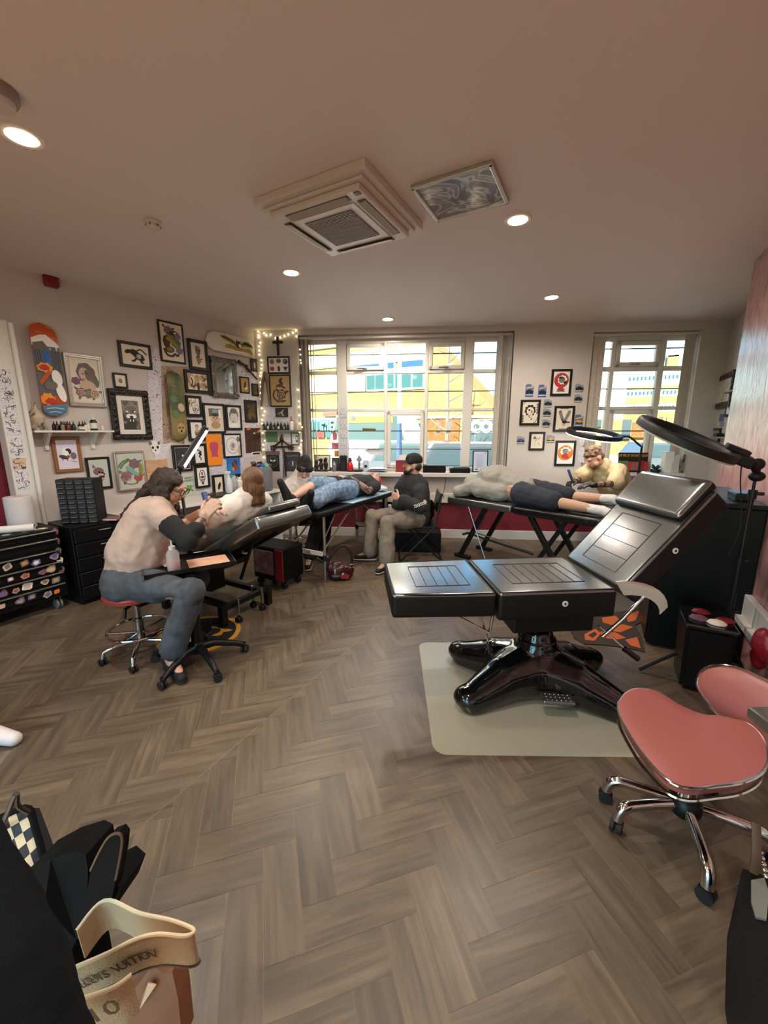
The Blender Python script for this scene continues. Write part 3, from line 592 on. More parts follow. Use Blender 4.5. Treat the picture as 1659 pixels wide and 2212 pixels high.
LP((406,906.3),(444,951.5),'framed_print','small black framed drawing of a girl, half hidden by the tube lamp',fw=.03,bars='step',fd=.03,paper='paper_white',shapes=[E_(.1,.5,.28,.34,'ink_grey'),E_(.1,.42,.2,.24,'ink_skin'),E_(.1,-.35,.4,.5,'etch_brown',0,.05)])
LP((371.9,962.2),(417.5,1016.6),'framed_print','black framed dark night scene behind the tube lamp',fw=.026,fd=.03,paper='night',mount=.008,shapes=[E_(.1,.3,.12,.2,'ink_white',.5),S_([(-.8,-.2),(-.3,.0),(.1,-.3),(.6,-.2)],.05,K),S_([(.3,-1),(.35,-.2),(.2,.2)],.06,K),S_([(-.5,-1),(-.5,-.4)],.04,'ink_lilac',1),S_([(.6,-1),(.62,-.5)],.04,'ink_lilac',1)])
LP((414.9,959),(448.8,1004),'framed_print','small black framed print of a curling black snake',fw=.03,bars='step',fd=.03,paper='paper_white',shapes=[E_(-.2,.75,.22,.12,K,-.6),S_([(-.2,.7),(.3,.5),(-.2,.25),(.35,0),(-.1,-.3),(.2,-.6),(.15,-1.0)],.09,K)])
LP((444.2,938.7),(481.2,1003.5),'canvas_print','plain orange canvas with a magenta mummy like head','canvas',fw=0,fd=.03,paper='canvas_orange',shapes=[P_(curve2([(0,.85),(.45,.75),(.52,.3),(.4,-.2),(.38,-.6),(.5,-.75),(0,-.72),(-.5,-.75),(-.36,-.6),(-.42,-.2),(-.55,.3),(-.45,.75),(0,.85)],4),'ink_pink'),S_([(-.35,.3),(0,.2),(.35,.3)],.015,'ink_rose'),S_([(-.3,-.1),(0,-.15),(.3,-.1)],.015,'ink_rose')])
LP((437.9,869.8),(489.5,935.7),'framed_print','black framed photo of a tabby cat wearing a hat',fw=.026,fd=.03,mount=.03,paper='paper_cream',shapes=[P_([(-.7,.2),(.9,.2),(.9,1.1),(-.7,1.1)],'ink_grey'),E_(.1,.75,.35,.3,'ink_teal'),E_(.1,.0,.62,.55,'ink_skin',0,.04),E_(.1,.4,.55,.2,'ink_brown'),E_(-.1,.05,.08,.07,K),E_(.3,.05,.08,.07,K),E_(.1,-.15,.08,.06,'ink_rose'),E_(.1,-.75,.6,.4,'paper_tan',0,.06),P_([(.55,.1),(.85,.1),(.85,1.0),(.55,1.0)],'ink_white')])
LP((487.2,873.9),(524.6,928.9),'framed_print','black framed drawing of a bearded face without eyes, right of the cat photo',fw=.028,fd=.03,paper='paper_white',shapes=[E_(0,.2,.68,.95,'etch_dark',0,.03),E_(0,-.1,.6,.7,'etch_light',0,.06),E_(0,.72,.5,.25,'ink_grey'),E_(0,-.85,.5,.2,'ink_white')]+[E_(x,z,.05,.05,K) for x in (-.8,.8) for z in (-1.2,1.2)])
LP((481.2,936.4),(524.1,987),'framed_print','black framed pale pencil drawing of a dotted halo figure, right of the orange canvas',fw=.022,fd=.03,paper='paper_white',shapes=[E_(0,0,.72,.8,'ink_lilac'),E_(0,0,.66,.74,'paper_white'),E_(.05,-.05,.4,.45,'etch_light'),E_(.05,.0,.2,.24,'ink_lilac'),E_(.7,.6,.2,.26,'etch_dark'),E_(.75,-.5,.18,.5,'ink_skin')])
LP((420.6,1007),(454.8,1051.7),'framed_print','small black framed oval drawing of a lighthouse and a ship',fw=.026,fd=.03,bars='step',paper='paper_white',shapes=[E_(0,.1,.55,1.0,'ink_brown',0,.03),E_(0,.12,.42,.85,'paper_white'),E_(0,.5,.16,.3,'etch_dark'),E_(0,-.05,.35,.16,K),E_(0,-.65,.36,.35,'etch_rose'),E_(0,-1.05,.16,.2,K)])
def sign():
    r,m,w,h=LP((394.2,1028.4),(424,1081),'tin_sign','pale green sign with a cartoon frog and green lettering','sign',fw=0,fd=.006,paper='paper_sage',shapes=[E_(0,.05,.42,.36,'ink_green'),E_(-.2,.38,.13,.14,'ink_green'),E_(.2,.38,.13,.14,'ink_green'),E_(-.4,-.32,.28,.12,'ink_green',.6),E_(.4,-.32,.28,.12,'ink_green',-.6),S_([(-.5,.1),(0,.1),(.7,.38)],.05,K,1)])
    g=G(m)
    M_('frog_lime','#7fae35',.5)
    art(g,m,w/2,[E_(0,.05,.36,.3,'frog_lime'),E_(0,.0,.22,.2,'ink_olive')],.009); g.xf=M.Identity(4)
    for t,z,s in (('HIPPITY',.40,.034),('HOPPITY',.30,.034),('GET OFF MY',-.32,.022),('PROPERTY',-.41,.034)): text(g,t,s,m@M.Translation((0,.0075,z*h))@XZ@M.Rotation(PI,4,'Y')if 0 else m@M.Translation((0,.0075,z*h))@M(((1,0,0,0),(0,0,1,0),(0,1,0,0),(0,0,0,1))),'ink_green',bold=.0008,sx=w/.16)
    obj('lettering',g,r)
sign()
LP((491.7,990),(520,1022),'canvas_print','small blue canvas with a red and brown figure','canvas',fw=0,fd=.03,paper='canvas_blue',shapes=[E_(.05,.1,.4,.7,'ink_brown',-.3,.12),E_(.1,-.3,.4,.35,'ink_red',.2,.15),E_(-.2,-.4,.2,.3,'ink_gold',.5),S_([(-.3,.8),(.1,.2),(.6,-.3)],.08,'ink_rose')])
# mirror
M_('mirror_glass','#cfd4d8',.03,1.0); M_('dark_board','#4b3f39',.6)
def mirror():
    s0,z1=left(455.5,768.7,.05); s1,z0=left(516.5,861,.05); w,h=s1-s0,z1-z0; m=LM((s0+s1)/2,(z0+z1)/2); r=root('wall_mirror','ornate silver framed mirror below the white skateboard','mirror',m)
    g=G(m); g.box((-.03,.006,.01),(w+.02,.012,h),'dark_board'); obj('back_board',g,r)
    fw=.06; g=G(m)
    for q,sz in (((0,.03,h/2-fw/2),(w,.035,fw)),((0,.03,-h/2+fw/2),(w,.035,fw)),((-w/2+fw/2,.03,0),(fw,.035,h-2*fw)),((w/2-fw/2,.03,0),(fw,.035,h-2*fw))): g.box(q,sz,'frame_ornate',.012)
    fo=obj('frame',g,r); g=G(m)
    for sx in (-1,1):
        for sz in (-1,1):
            for k in range(5): a=k*1.26; g.ell((sx*(w/2-.03)+.022*math.cos(a),.05,sz*(h/2-.03)+.022*math.sin(a)),(.02,.014,.02),'frame_ornate',n=8,k=6)
    for t in (-.5,-.25,0,.25,.5):
        for sz in (-1,1): g.ell((t*w*.7,.048,sz*(h/2-.03)),(.04,.01,.014),'frame_ornate',n=8,k=6)
        for sx in (-1,1): g.ell((sx*(w/2-.03),.048,t*h*.75),(.014,.01,.045),'frame_ornate',n=8,k=6)
    obj('moulding',g,fo); g=G(m); g.box((0,.022,0),(w-2*fw+.01,.012,h-2*fw+.01),'mirror_glass'); obj('mirror_pane',g,r)
mirror()
LP((542,773.6),(559.4,803.4),'framed_print','small dark framed old picture below the right tip of the white skateboard',fw=.016,paper='old_photo',shapes=[E_(0,-.1,.25,.8,'ink_skin',0,.05)])
LP((517.9,812.4),(540.7,850.5),'framed_print','small black framed gilt picture of a crow or lizard, below the antique pistol',fw=.018,paper='ink_gold',shapes=[E_(0,0,.6,.95,'paper_tan'),E_(.05,.1,.3,.65,'ink_brown',-.3,.06),E_(.3,-.6,.4,.15,'ink_white',.5)])
LP((544,827.7),(560,856),'framed_print','small dark framed picture low in the corner, below the antique pistol muzzle',fw=.018,paper='old_photo',shapes=[E_(0,.1,.4,.5,'ink_brown')])
LP((527.9,863.4),(557.7,913),'framed_print','black framed poster of gilded skeletons on black',fw=.016,paper='paper_white',shapes=[P_([(-.95,-1.35),(.95,-1.35),(.95,1.35),(-.95,1.35)],K)]+[E_(-.3,.65,.36,.3,'gilt',.3,.25),E_(.4,.7,.36,.26,'gilt',.8,.25),E_(.05,.0,.5,.45,'gilt',.2,.2),E_(-.3,-.65,.36,.45,'gilt',.1,.25),E_(.45,-.6,.26,.4,'gilt',.4,.25)])
LP((527.9,924.4),(567.8,977),'poster','dark poster of a fiery crowd with a pale caption block, in the corner',fw=0,fd=.006,paper='crowd',shapes=[E_(-.45,.95,.2,.09,'ink_orange',.3,.3),E_(.55,.75,.22,.1,'ink_orange',.4,.3),E_(.1,.6,.12,.08,'ink_skin',0,.3),P_([(-.3,-1.25),(.65,-1.25),(.65,-.95),(-.3,-.95)],'paper_white'),P_([(-.2,-1.18),(.55,-1.18),(.55,-1.02),(-.2,-1.02)],K)])
LP((459,1026.9),(488,1072),'framed_print','black framed feather drawing behind the white spray bottle',fw=.03,fd=.03,paper='paper_cream',shapes=[E_(.1,0,.3,.8,K,-.3,.1)])
# skateboards
M_('deck_orange','#c4561f',.35); M_('deck_white','#ded6cc',.3); M_('deck_grey','#5b6066',.4); M_('flame','#e8942a',.4); M_('sea_blue','#5f86a6',.4); M_('deck_wood','#6e4d33',.5); M_('letter_gold','#e2a347',.4)
inkmat('camo','#4c5a3a','#3a2d22',7,.02,.47,'#8a7a4a')
def deck(name,label,mt,w,h,m,top,shapes,tilt=None):
    """skateboard deck: long axis along local z, shallow concave with kicked tips"""
    r=root(name,label,'skateboard',m); g=G(m); n=28; k=9; rows=[]
    for i in range(n+1):
        t=i/n*2-1; z=t*h/2; e=max(0,abs(z)-(h/2-w/2)); hw=math.sqrt(max(1e-6,(w/2)**2-e*e)); kick=.05*max(0,(abs(t)-.68)/.32)**1.5
        rows.append([(hw*(j/(k-1)*2-1),.066+.012*(1-(j/(k-1)*2-1)**2)-kick,z) for j in range(k)])
    g.sheet(rows,top,-.011); d=obj('deck',g,r)
    if shapes:
        g=G(m)
        for q,s in enumerate(shapes):
            pts=s[1] if s[0]=='P' else strokepoly(s[1],s[2])
            # drape each graphic on the deck surface
            bm=bmesh.new(); vv=[bm.verts.new((x*w/2,0,y*w/2)) for x,y in pts]; f=bm.faces.new(vv); bmesh.ops.triangulate(bm,faces=[f])
            bmesh.ops.subdivide_edges(bm,edges=bm.edges[:],cuts=3,use_grid_fill=True)
            for v in bm.verts:
                t=v.co.z/(h/2); e=max(0,abs(v.co.z)-(h/2-w/2)); hw=math.sqrt(max(1e-6,(w/2)**2-e*e)); x=max(-hw,min(hw,v.co.x)); v.co.x=x; a=x/max(hw,.01); kick=.05*max(0,(abs(t)-.68)/.32)**1.5
                v.co.y=.066+.012*(1-a*a)-kick+.0012+.0006*(q+1)
            g.bm(bm,s[-1])
        obj('graphic',g,d)
    return r,m
s0=left(60.5,709,.05)[0]; s1=left(143,867,.05)[0]; zt=left(80,694,.05)[1]; zb_=left(115,901,.05)[1]; w=s1-s0; h=zt-zb_; hh=h/w
sh=[P_([(-1,hh*.64),(-.4,hh*.72),(.1,hh*.74),(1,hh*.56),(1,hh*.35),(-1,hh*.35)],'ink_white'),P_([(-1,hh*.5),(1,hh*.5),(1,-hh*.8),(-1,-hh*.8)],'deck_grey'),P_([(-.95,hh*.55),(-.2,hh*.6),(.2,hh*.45),(-.3,hh*.4),(-.9,hh*.42)],'ink_grey'),P_([(-.3,hh*.4),(.1,hh*.4),(.15,hh*.15),(-.25,hh*.1)],'ink_blue')]+[S_([(x,hh*.42),(x+.02,-hh*.05)],.035,K,1) for x in (-.85,-.7,-.55,.3,.45,.6,.75,.9)]+[E_(-.35,hh*.05,.55,.42,'flame',0,.14),E_(-.4,hh*.05,.35,.25,'ink_red',0,.14),P_([(-.9,-hh*.25),(-.1,hh*.02),(.1,-hh*.05),(-.8,-hh*.33)],'deck_orange'),E_(.45,-hh*.15,.4,.7,'ink_white',.15),E_(.6,-hh*.45,.36,.9,'ink_white',.2),E_(-.1,-hh*.32,.5,.4,'ink_grey',.3),E_(-.5,-hh*.62,.5,.55,'flame',0,.16),E_(-.3,-hh*.66,.4,.3,'ink_red',0,.2),P_([(-.95,-hh*.76),(1,-hh*.70),(.9,-hh*.88),(.4,-hh*.97),(-.4,-hh*.97),(-.9,-hh*.88)],'sea_blue'),S_([(-.7,-hh*.82),(0,-hh*.8),(.7,-hh*.82)],.03,'ink_white'),S_([(-.5,-hh*.9),(0,-hh*.88),(.5,-hh*.9)],.03,'ink_white'),S_([(-.6,hh*.78),(-.2,hh*.77)],.03,'ink_white',1),S_([(.2,hh*.9),(.6,hh*.89)],.03,'ink_white',1)]
r_,m_=deck('skateboard_deck','orange topped skateboard with a snowy mountain and flames, above the white shelf',None,w,h,LM((s0+s1)/2,(zt+zb_)/2),'deck_orange',sh)
g=G(m_); text(g,'RIPNDIP',w*.27,m_@M.Translation((0,.102,h*.385))@M.Rotation(R(12),4,'X')@WALLX,'letter_gold',bold=.002,sx=.8); obj('lettering',g,r_)
s0=left(357.7,808.9,.05)[0]; s1=left(404,928,.05)[0]; zt=left(365,799,.05)[1]; zb_=left(388.4,954,.05)[1]
deck('skateboard_deck','camouflage green skateboard with faces, hanging upright between the ornate frame and the small frames',None,s1-s0,zt-zb_,LM((s0+s1)/2,(zt+zb_)/2),'camo',[E_(.1,-2.6,.5,.65,'paper_tan',0,.05),E_(-.1,-2.5,.15,.1,K),E_(.3,-2.5,.15,.1,K),E_(.1,-2.9,.12,.16,K),E_(.35,-.1,.42,.5,'ink_skin',.3,.04),E_(-.45,.9,.4,.4,'ink_green',0,.06),E_(-.4,-.9,.4,.5,'ink_green',.2,.06),S_([(-.6,2.4),(.2,2.2)],.04,'ink_skin',1)])
s0=left(447,732.7,.05)[0]; s1=min(left(557,763,.05)[0],LLEN-.02); zt=left(505,726,.05)[1]; zb_=left(496,763,.05)[1]
hm=LM((s0+s1)/2,(zt+zb_)/2)@M.Rotation(R(-90),4,'Y')
def rot90(sh): return [('P',[(y,-x) for x,y in (s[1] if s[0]=='P' else strokepoly(s[1],s[2]))],s[-1]) for s in sh]
eg=[P_([(-1.9,.72),(-1.2,.8),(-.3,.55),(.3,.2),(.2,-.1),(-.6,.15),(-1.5,.4)],'ink_olive'),P_([(.8,.2),(1.4,.55),(2.0,.6),(2.9,.1),(2.2,.05),(1.6,.1),(.9,-.1)],'ink_olive'),S_([(-1.7,.65),(-.8,.5),(.1,.15)],.05,K),S_([(1.0,.15),(1.7,.45),(2.6,.15)],.05,K),S_([(-1.3,-.42),(-.6,-.2),(.2,-.5),(1.2,-.45),(2.0,-.35),(2.7,-.8)],.17,'ink_gold'),S_([(-1.2,-.6),(.2,-.72),(1.4,-.68)],.08,'ink_white'),E_(.55,.08,.36,.4,'ink_brown'),E_(.72,-.02,.18,.2,'ink_white'),S_([(.2,.55),(.55,.3),(.95,.5)],.05,K)]
deck('skateboard_deck','white skateboard with a gold eagle hung level above the mirror',None,zt-zb_,s1-s0,hm,'deck_white',[('P',[(y,-x) for x,y in (s[1] if s[0]=='P' else strokepoly(s[1],s[2]))],s[-1]) for s in eg] if 0 else rot90(eg))
# antique pistol
M_('gun_wood','#2e1d15',.4); M_('gun_metal','#231c19',.35,.6)
a=left(515,780,.03); b=left(554.6,819,.03); p=LM(a[0],a[1],.03).translation; q=LM(b[0],b[1],.03).translation
r=root('antique_pistol','dark wooden antique pistol hung slanting right of the mirror','pistol',p)
d=(q-p); n_=V((0,0,1)); 
g=G(); g.tube([p,p+d*.12+V((0,0,.0)),p+d*.3+V((0,0,.028)),p+d*.42+V((0,0,.025))],[.024,.019,.016,.018],'gun_wood',10); g.tube([p+d*.4+V((0,0,.02)),p+d*.72+V((0,0,.012))],[.018,.012],'gun_wood',10); obj('stock',g,r)
g=G(); g.tube([p+d*.42+V((0,0,.032)),q],[.013,.010],'gun_metal',10); obj('barrel',g,r)
g=G(); g.box(p+d*.45+V((0,0,.045)),(.03,.03,.03),'gun_metal',.006); g.tube([p+d*.4+V((0,0,-.01)),p+d*.45+V((0,0,-.04)),p+d*.52+V((0,0,-.012))],.004,'gun_metal',6); obj('lock',g,r)
# ---- shelf with ink bottles on the left wall
M_('ceramic','#b9a892',.35,col2='#5a4a38',nscale=14,ncon=(.5,.58)); M_('ink_bottle_black','#1c1614',.3); M_('ink_bottle_red','#6b1f22',.3); M_('ink_bottle_wine','#5a3a40',.3); M_('ink_bottle_olive','#7a704a',.3); M_('cap_black','#15110f',.4); M_('bottle_label','#d8d2ca',.5); M_('cap_white','#d9d4cc',.4)
a=left(58.5,928.5,.16); b=left(239.8,931.5,.16); s0,s1=left(66,928.5,.09)[0],left(238,931.5,.09)[0]; zs=left(150,930,.17)[1]
m=LM((s0+s1)/2,zs); SHW=s1-s0; r=root('wall_shelf','white wall shelf on two brackets holding ink bottles, left wall','shelf',m)
g=G(m); g.box((0,.09,-.009),(SHW,.18,.018),'white_gloss',.003); obj('board',g,r)
for sx in (-.62,.56):
    g=G(m); x=sx*SHW/2; g.box((x,.012,-.10),(.03,.024,.16),'white_gloss',.003); g.bar((x,.02,-.13),(x,.13,-.02),.022,.02,'white_gloss'); g.box((x,.075,-.028),(.03,.13,.02),'white_gloss',.003); obj('bracket',g,r)
SHM=m
def bottle(pm,label,col,h=.075,rr=.014,grp=None,cap='cap_black',lab=None,name='ink_bottle',tip=True):
    r=root(name,label,'bottle',pm,grp); g=G(pm); g.lathe([(rr*.96,0),(rr,.004),(rr,h*.55),(rr*.6,h*.66)],col,n=12); obj('bottle_body',g,r)
    g=G(pm); pr=[(rr*.62,h*.64),(rr*.62,h*.74),(rr*.3,h*.76),(rr*.22,h)] if tip else [(rr*.62,h*.64),(rr*.62,h*.85)]; g.lathe(pr,cap,n=10); obj('cap',g,r)
    if lab: g=G(pm); g.lathe([(rr*1.02,h*.12),(rr*1.02,h*.45)],lab,n=12,cap=False); obj('bottle_label',g,r)
    return r
xs=[(left(u,926,.09)[0]) for u in (120.5,124,132,136,140,144,148,152,156)]
cols=['ink_bottle_black','ink_bottle_black','ink_bottle_olive','ink_bottle_black','ink_bottle_red','ink_bottle_red','ink_bottle_wine','ink_bottle_wine','ink_bottle_black']
names=['black','second black','olive','dark','red','second red','wine','second wine','dark']
pos=['leftmost of the left cluster','beside the leftmost','third of the left cluster','right of the olive one','left of the two red ones','right of the two red ones','right of the red ones','second from right of the left cluster','rightmost of the left cluster']
for i,s in enumerate(xs): bottle(LM(s,zs,.06+.035*(i%3)),f'small {cols[i].split("_")[-1]} ink bottle on the left wall shelf, {pos[i]}',cols[i],.085,.0155,'ink bottles on the left wall shelf')
for i,u in enumerate((174,181,186)): bottle(LM(left(u,926,.09)[0],zs,.08),['dark ink bottle with white label, leftmost of the right cluster on the left wall shelf','dark ink bottle with white label, second of the right cluster on the left wall shelf','pale labelled ink bottle, third of the right cluster on the left wall shelf'][i],'ink_bottle_black' if i<2 else 'bottle_label',.085,.016,'ink bottles on the left wall shelf',lab='bottle_label')
bottle(LM(left(193.5,926,.09)[0],zs,.07),'white capped small bottle beside the tall ink bottle on the left wall shelf','bottle_label',.10,.018,None,'cap_white',None)
bottle(LM(left(203.5,926,.09)[0],zs,.09),'tall dark ink bottle with white pointed cap on the left wall shelf','ink_bottle_black',.16,.03,None,'cap_white','bottle_label')
pm=LM(left(222,926,.09)[0],zs,.08); g=G(pm); g.box((0,0,.025),(.018,.018,.05),'bottle_label',.002); tag(obj('small_tube',g,origin=pm.translation),'tiny clear tube alone near the right end of the left wall shelf','tube')
pm=LM(left(82,926,.09)[0],zs,.09); r=root('ceramic_jar','patterned cream ceramic jar at the left end of the left wall shelf','jar',pm)
g=G(pm); g.lathe([(.05,0),(.058,.01),(.055,.03),(.045,.05),(.052,.075),(.066,.11),(.064,.13),(.045,.16),(.022,.185),(.02,.2)],'ceramic'); obj('jar_body',g,r)
g=G(pm); g.tube([(0,0,.19),(.01,0,.24)],[.012,.006],'ceramic',8); g.tube([(-.012,0,.19),(-.02,.01,.235)],[.01,.005],'ceramic',8); obj('stopper',g,r)
# ---- doodle papers on the left wall (cut out drawing sheets)
def cutout(f2,fm,pts,name,label,m='doodle',y=.0015,cat='drawing',extra=()):
    P=[f2(u,v,y) for u,v in pts]; cx=sum(p[0] for p in P)/len(P); cz=sum(p[1] for p in P)/len(P); mm=fm(cx,cz,y); g=G(mm)
    poly=[(p[0]-cx,p[1]-cz) for p in P]; g.prism(poly,.0012,m,xf=WALLX)
    if extra: art(g,mm,.01,extra,.0014)
    return tag(obj(name,g,origin=mm.translation),label,cat)
cutout(left,LM,[(322,770),(340,745),(352,800),(362,800),(370,960),(352,1006),(336,1000),(330,950),(322,890),(318,840)],'doodle_sheet','tall paper cutout of line drawings left of the camouflage skateboard')
cutout(left,LM,[(348,790),(405,792),(404,850),(398,960),(372,955),(352,960)],'doodle_sheet','brownish paper of drawings directly behind the camouflage skateboard','doodle_brown',.0028)
cutout(left,LM,[(437,855),(530,862),(526,990),(520,1065),(440,1062),(445,1000),(440,930)],'doodle_sheet','wide drawing paper behind the cat photo and blue canvas, right part of the left wall','doodle_fine')
cutout(left,LM,[(510,790),(545,800),(558,860),(560,985),(528,990),(522,870)],'doodle_sheet','drawing paper in the corner below the antique pistol','doodle',.0028)
pk=cutout(left,LM,[(322,958),(330,951),(340,953),(347,960),(346,975),(338,983),(329,976)],'panda_cutout','white cutout of a panda skull below the ornate cat frame','paper_white',.006)
a=left(330,967,.007); b=left(340.5,966,.007); g=G()
for s,z in (a,b): g.xf=LM(s,z,.0075); g.prism(circ(0,0,.014,.017),.001,K,xf=WALLX)
c=left(336,973,.007); g.xf=LM(c[0],c[1],.0075); g.prism(circ(0,0,.008,.012),.001,K,xf=WALLX)
for u,v in ((325,958),(343,957)):
    c=left(u,v,.007); g.xf=LM(c[0],c[1],.0075); g.prism(circ(0,0,.016,.02),.001,'ink_grey',xf=WALLX)
g.om=M.Translation(pk.location); e=obj('eye_patches',g); e.parent=pk; e.matrix_parent_inverse=pk.matrix_world.inverted(); MW[pk]=M.Translation(pk.location)
# ================================================================= FRONT WALL THINGS
M_('wood_dark','#2a1a14',.5); M_('wood_old','#7a5f42',.6); M_('led_warm','#fff0c8',.4,emit='#ffe9b0',estr=2.2); M_('wire_green','#6d6a58',.6)
def cross():
    a=front(599.6,727,.02); b=front(601.5,767.4,.02); c=front(588.6,738,.02); d=front(610,739,.02); x=(c[0]+d[0])/2; m=FM(x,(a[1]+b[1])/2); g=G(m); h=a[1]-b[1]
    g.box((0,.012,0),(.032,.02,h),'wood_dark',.003); g.box((0,.0125,front(600,739,.02)[1]-(a[1]+b[1])/2),(d[0]-c[0],.0205,.036),'wood_dark',.003); tag(obj('wall_cross',g,origin=m.translation),'dark wooden cross hung above the framed flash sheet','cross')
cross()
FP((576.2,769.8),(626.8,807.2),'framed_print','black framed flash sheet with six small designs under the wooden cross',paper='paper_white',fw=.022,shapes=[E_(-.6,.3,.2,.22,'etch_dark',.4,.2),E_(0,.35,.22,.2,'etch_dark',0,.2),E_(.6,.3,.22,.25,'etch_dark',.6,.2)]+[E_(-.6,-.3,.2,.18,'ink_red',0,.1),E_(0,-.3,.12,.24,'ink_brown'),P_([(.35,-.15),(.85,-.15),(.6,-.55)],'ink_rose'),E_(.6,-.25,.1,.1,K)])
FP((580,809.4),(630,878.4),'framed_print','dark framed brown rose and snake print on tan paper',paper='paper_tan',fw=.018,shapes=[S_([(.25,1.1),(-.05,.85),(.2,.6),(-.1,.35)],.09,'ink_brown'),E_(-.2,.45,.24,.1,'ink_brown',.5),E_(.3,.3,.2,.09,'ink_brown',-.5)]+rose(.1,-.3,.42,'ink_brown','paper_tan','ink_brown')+[S_([(-.5,.1),(-.65,-.5),(-.2,-.95),(.5,-.85)],.07,'ink_brown')]+rose(-.05,-.8,.2,'ink_brown','paper_tan'))
FP((594.3,881.3),(622,900.5),'framed_print','small dark framed picture of a pale lizard under the tan rose print',paper='night',fw=.01,shapes=[S_([(-.55,-.2),(-.1,0),(.2,.3),(.35,.4)],.09,'ink_gold'),S_([(.05,.1),(.1,-.3),(.3,-.55)],.12,'paper_tan')])
def tongs():
    p=[front(u,v,.03) for u,v in ((571.5,807),(564,876.6),(582.7,876.6))]; m=FM(p[0][0],p[0][1]); r=root('wooden_tongs','old wooden calipers hung as an upside down V left of the tan print','tongs',m)
    for q in p[1:]:
        g=G(m); dx,dz=q[0]-p[0][0],q[1]-p[0][1]; sg=1 if dx>0 else -1
        g.tube([(0,.02,0),(dx*.55,.02,dz*.28),(dx,.02,dz)],[.022,.02,.014],'wood_old',8); obj('arm',g,r)
    g=G(m); g.ell((0,.022,-.01),(.032,.016,.04),'wood_old'); obj('hinge',g,r)
tongs()
def ink_shelf():
    a=front(562,929,.1); b=front(648,930,.1); m=FM((a[0]+b[0])/2,a[1]); w=b[0]-a[0]; r=root('wall_shelf','small grey wall shelf full of dark ink bottles beside the curtain','shelf',m)
    M_('shelf_grey','#6d7268',.5); g=G(m); g.box((0,.06,-.012),(w,.12,.024),'shelf_grey',.003); obj('board',g,r); g=G(m); g.box((-w*.42,.123,-.012),(w*.16,.006,.024),'paper_white'); obj('price_strip',g,r)
    rr=random.Random(5)
    M_('ink_bottle_navy','#1d2340',.3); M_('ink_bottle_brown','#2c1a14',.3)
    ks=['ink_bottle_black','ink_bottle_brown','ink_bottle_black','ink_bottle_navy']
    for i in range(15):
        s=a[0]+.03+(w-.22)*i/14
        bottle(FM(s,a[1],.045+.03*(i%2)),'dark small ink bottle packed in the row on the grey shelf by the curtain',ks[0],.095+.03*rr.random(),.0145,'dark ink bottles packed on the grey shelf by the curtain',lab=None if i%3 else 'bottle_label')
    bottle(FM(b[0]-.13,a[1],.07),'white bottle with a red cap, tallest at the right of the grey shelf','bottle_label',.19,.03,None,'ink_red'); bottle(FM(b[0]-.05,a[1],.06),'slim pale bottle at the right end of the grey shelf','ink_skin',.16,.024,None,'cap_white')
ink_shelf()
M_('poster_black','#191817',.5); M_('poster_slate','#2e3136',.5)
r_,m_,w_,h_=FP((574.4,976),(604.4,1018),'poster','black poster with a round grey eagle seal, under the ornate wall hook','poster',fw=0,fd=.004,paper='poster_black',shapes=[E_(0,0,.72,.72,'ink_grey'),E_(0,0,.64,.64,'poster_black'),E_(0,0,.46,.46,'ink_grey'),E_(0,0,.43,.43,'poster_black'),E_(0,.05,.12,.16,'ink_grey')]+wing(-.08,.05,-.3,.2,'ink_white',3)+wing(.08,.05,.3,.2,'ink_white',3)+[P_([(-1,.9),(1,.9),(1,1.4),(-1,1.4)],'ink_rose')])
FP((614,976),(650,1018),'poster','dark slate poster with a pale glowing ring, left of the beanie wearing artist','poster',fw=.008,fd=.008,paper='night',shapes=[E_(0,-.25,.5,.32,'ink_grey'),E_(0,-.25,.44,.26,'poster_slate'),E_(0,-.2,.1,.3,'ink_skin'),E_(0,.1,.05,.18,'ink_grey'),S_([(-.8,.75),(-.3,.6),(.2,.7),(.7,.6)],.06,'ink_grey')])
FP((628,934.5),(647,961),'framed_print','small grey framed photo under the right end of the grey shelf','picture',fr='ink_grey',fw=.014,paper='paper_white',shapes=[P_([(.1,-1),(.7,-1),(.7,.9),(.1,.9)],'ink_grey'),E_(.4,.1,.2,.5,'paper_white')])
FP((573,931),(600,955),'drawing','crooked green leaf drawing taped below the grey shelf','drawing',fw=0,fd=.003,paper='ink_green',y=.002)
FP((613,937),(628,955),'drawing','pale sketch of a dome taped below the grey shelf','drawing',fw=0,fd=.003,paper='paper_white',shapes=[E_(0,0,.5,.5,'etch_light')],y=.002)
cutout(front,FM,[(571,880),(578,872),(596,885),(594,905),(640,905),(640,925),(572,928)],'doodle_sheet','drawing paper behind the calipers and above the grey shelf','doodle_fine')
cutout(front,FM,[(574,955),(604,958),(604,974),(574,974)],'doodle_sheet','small line drawing right above the eagle seal poster','doodle')
cutout(front,FM,[(606,976),(613,976),(613,1030),(606,1030)],'doodle_sheet','narrow drawing strip between the two dark posters','doodle_fine')
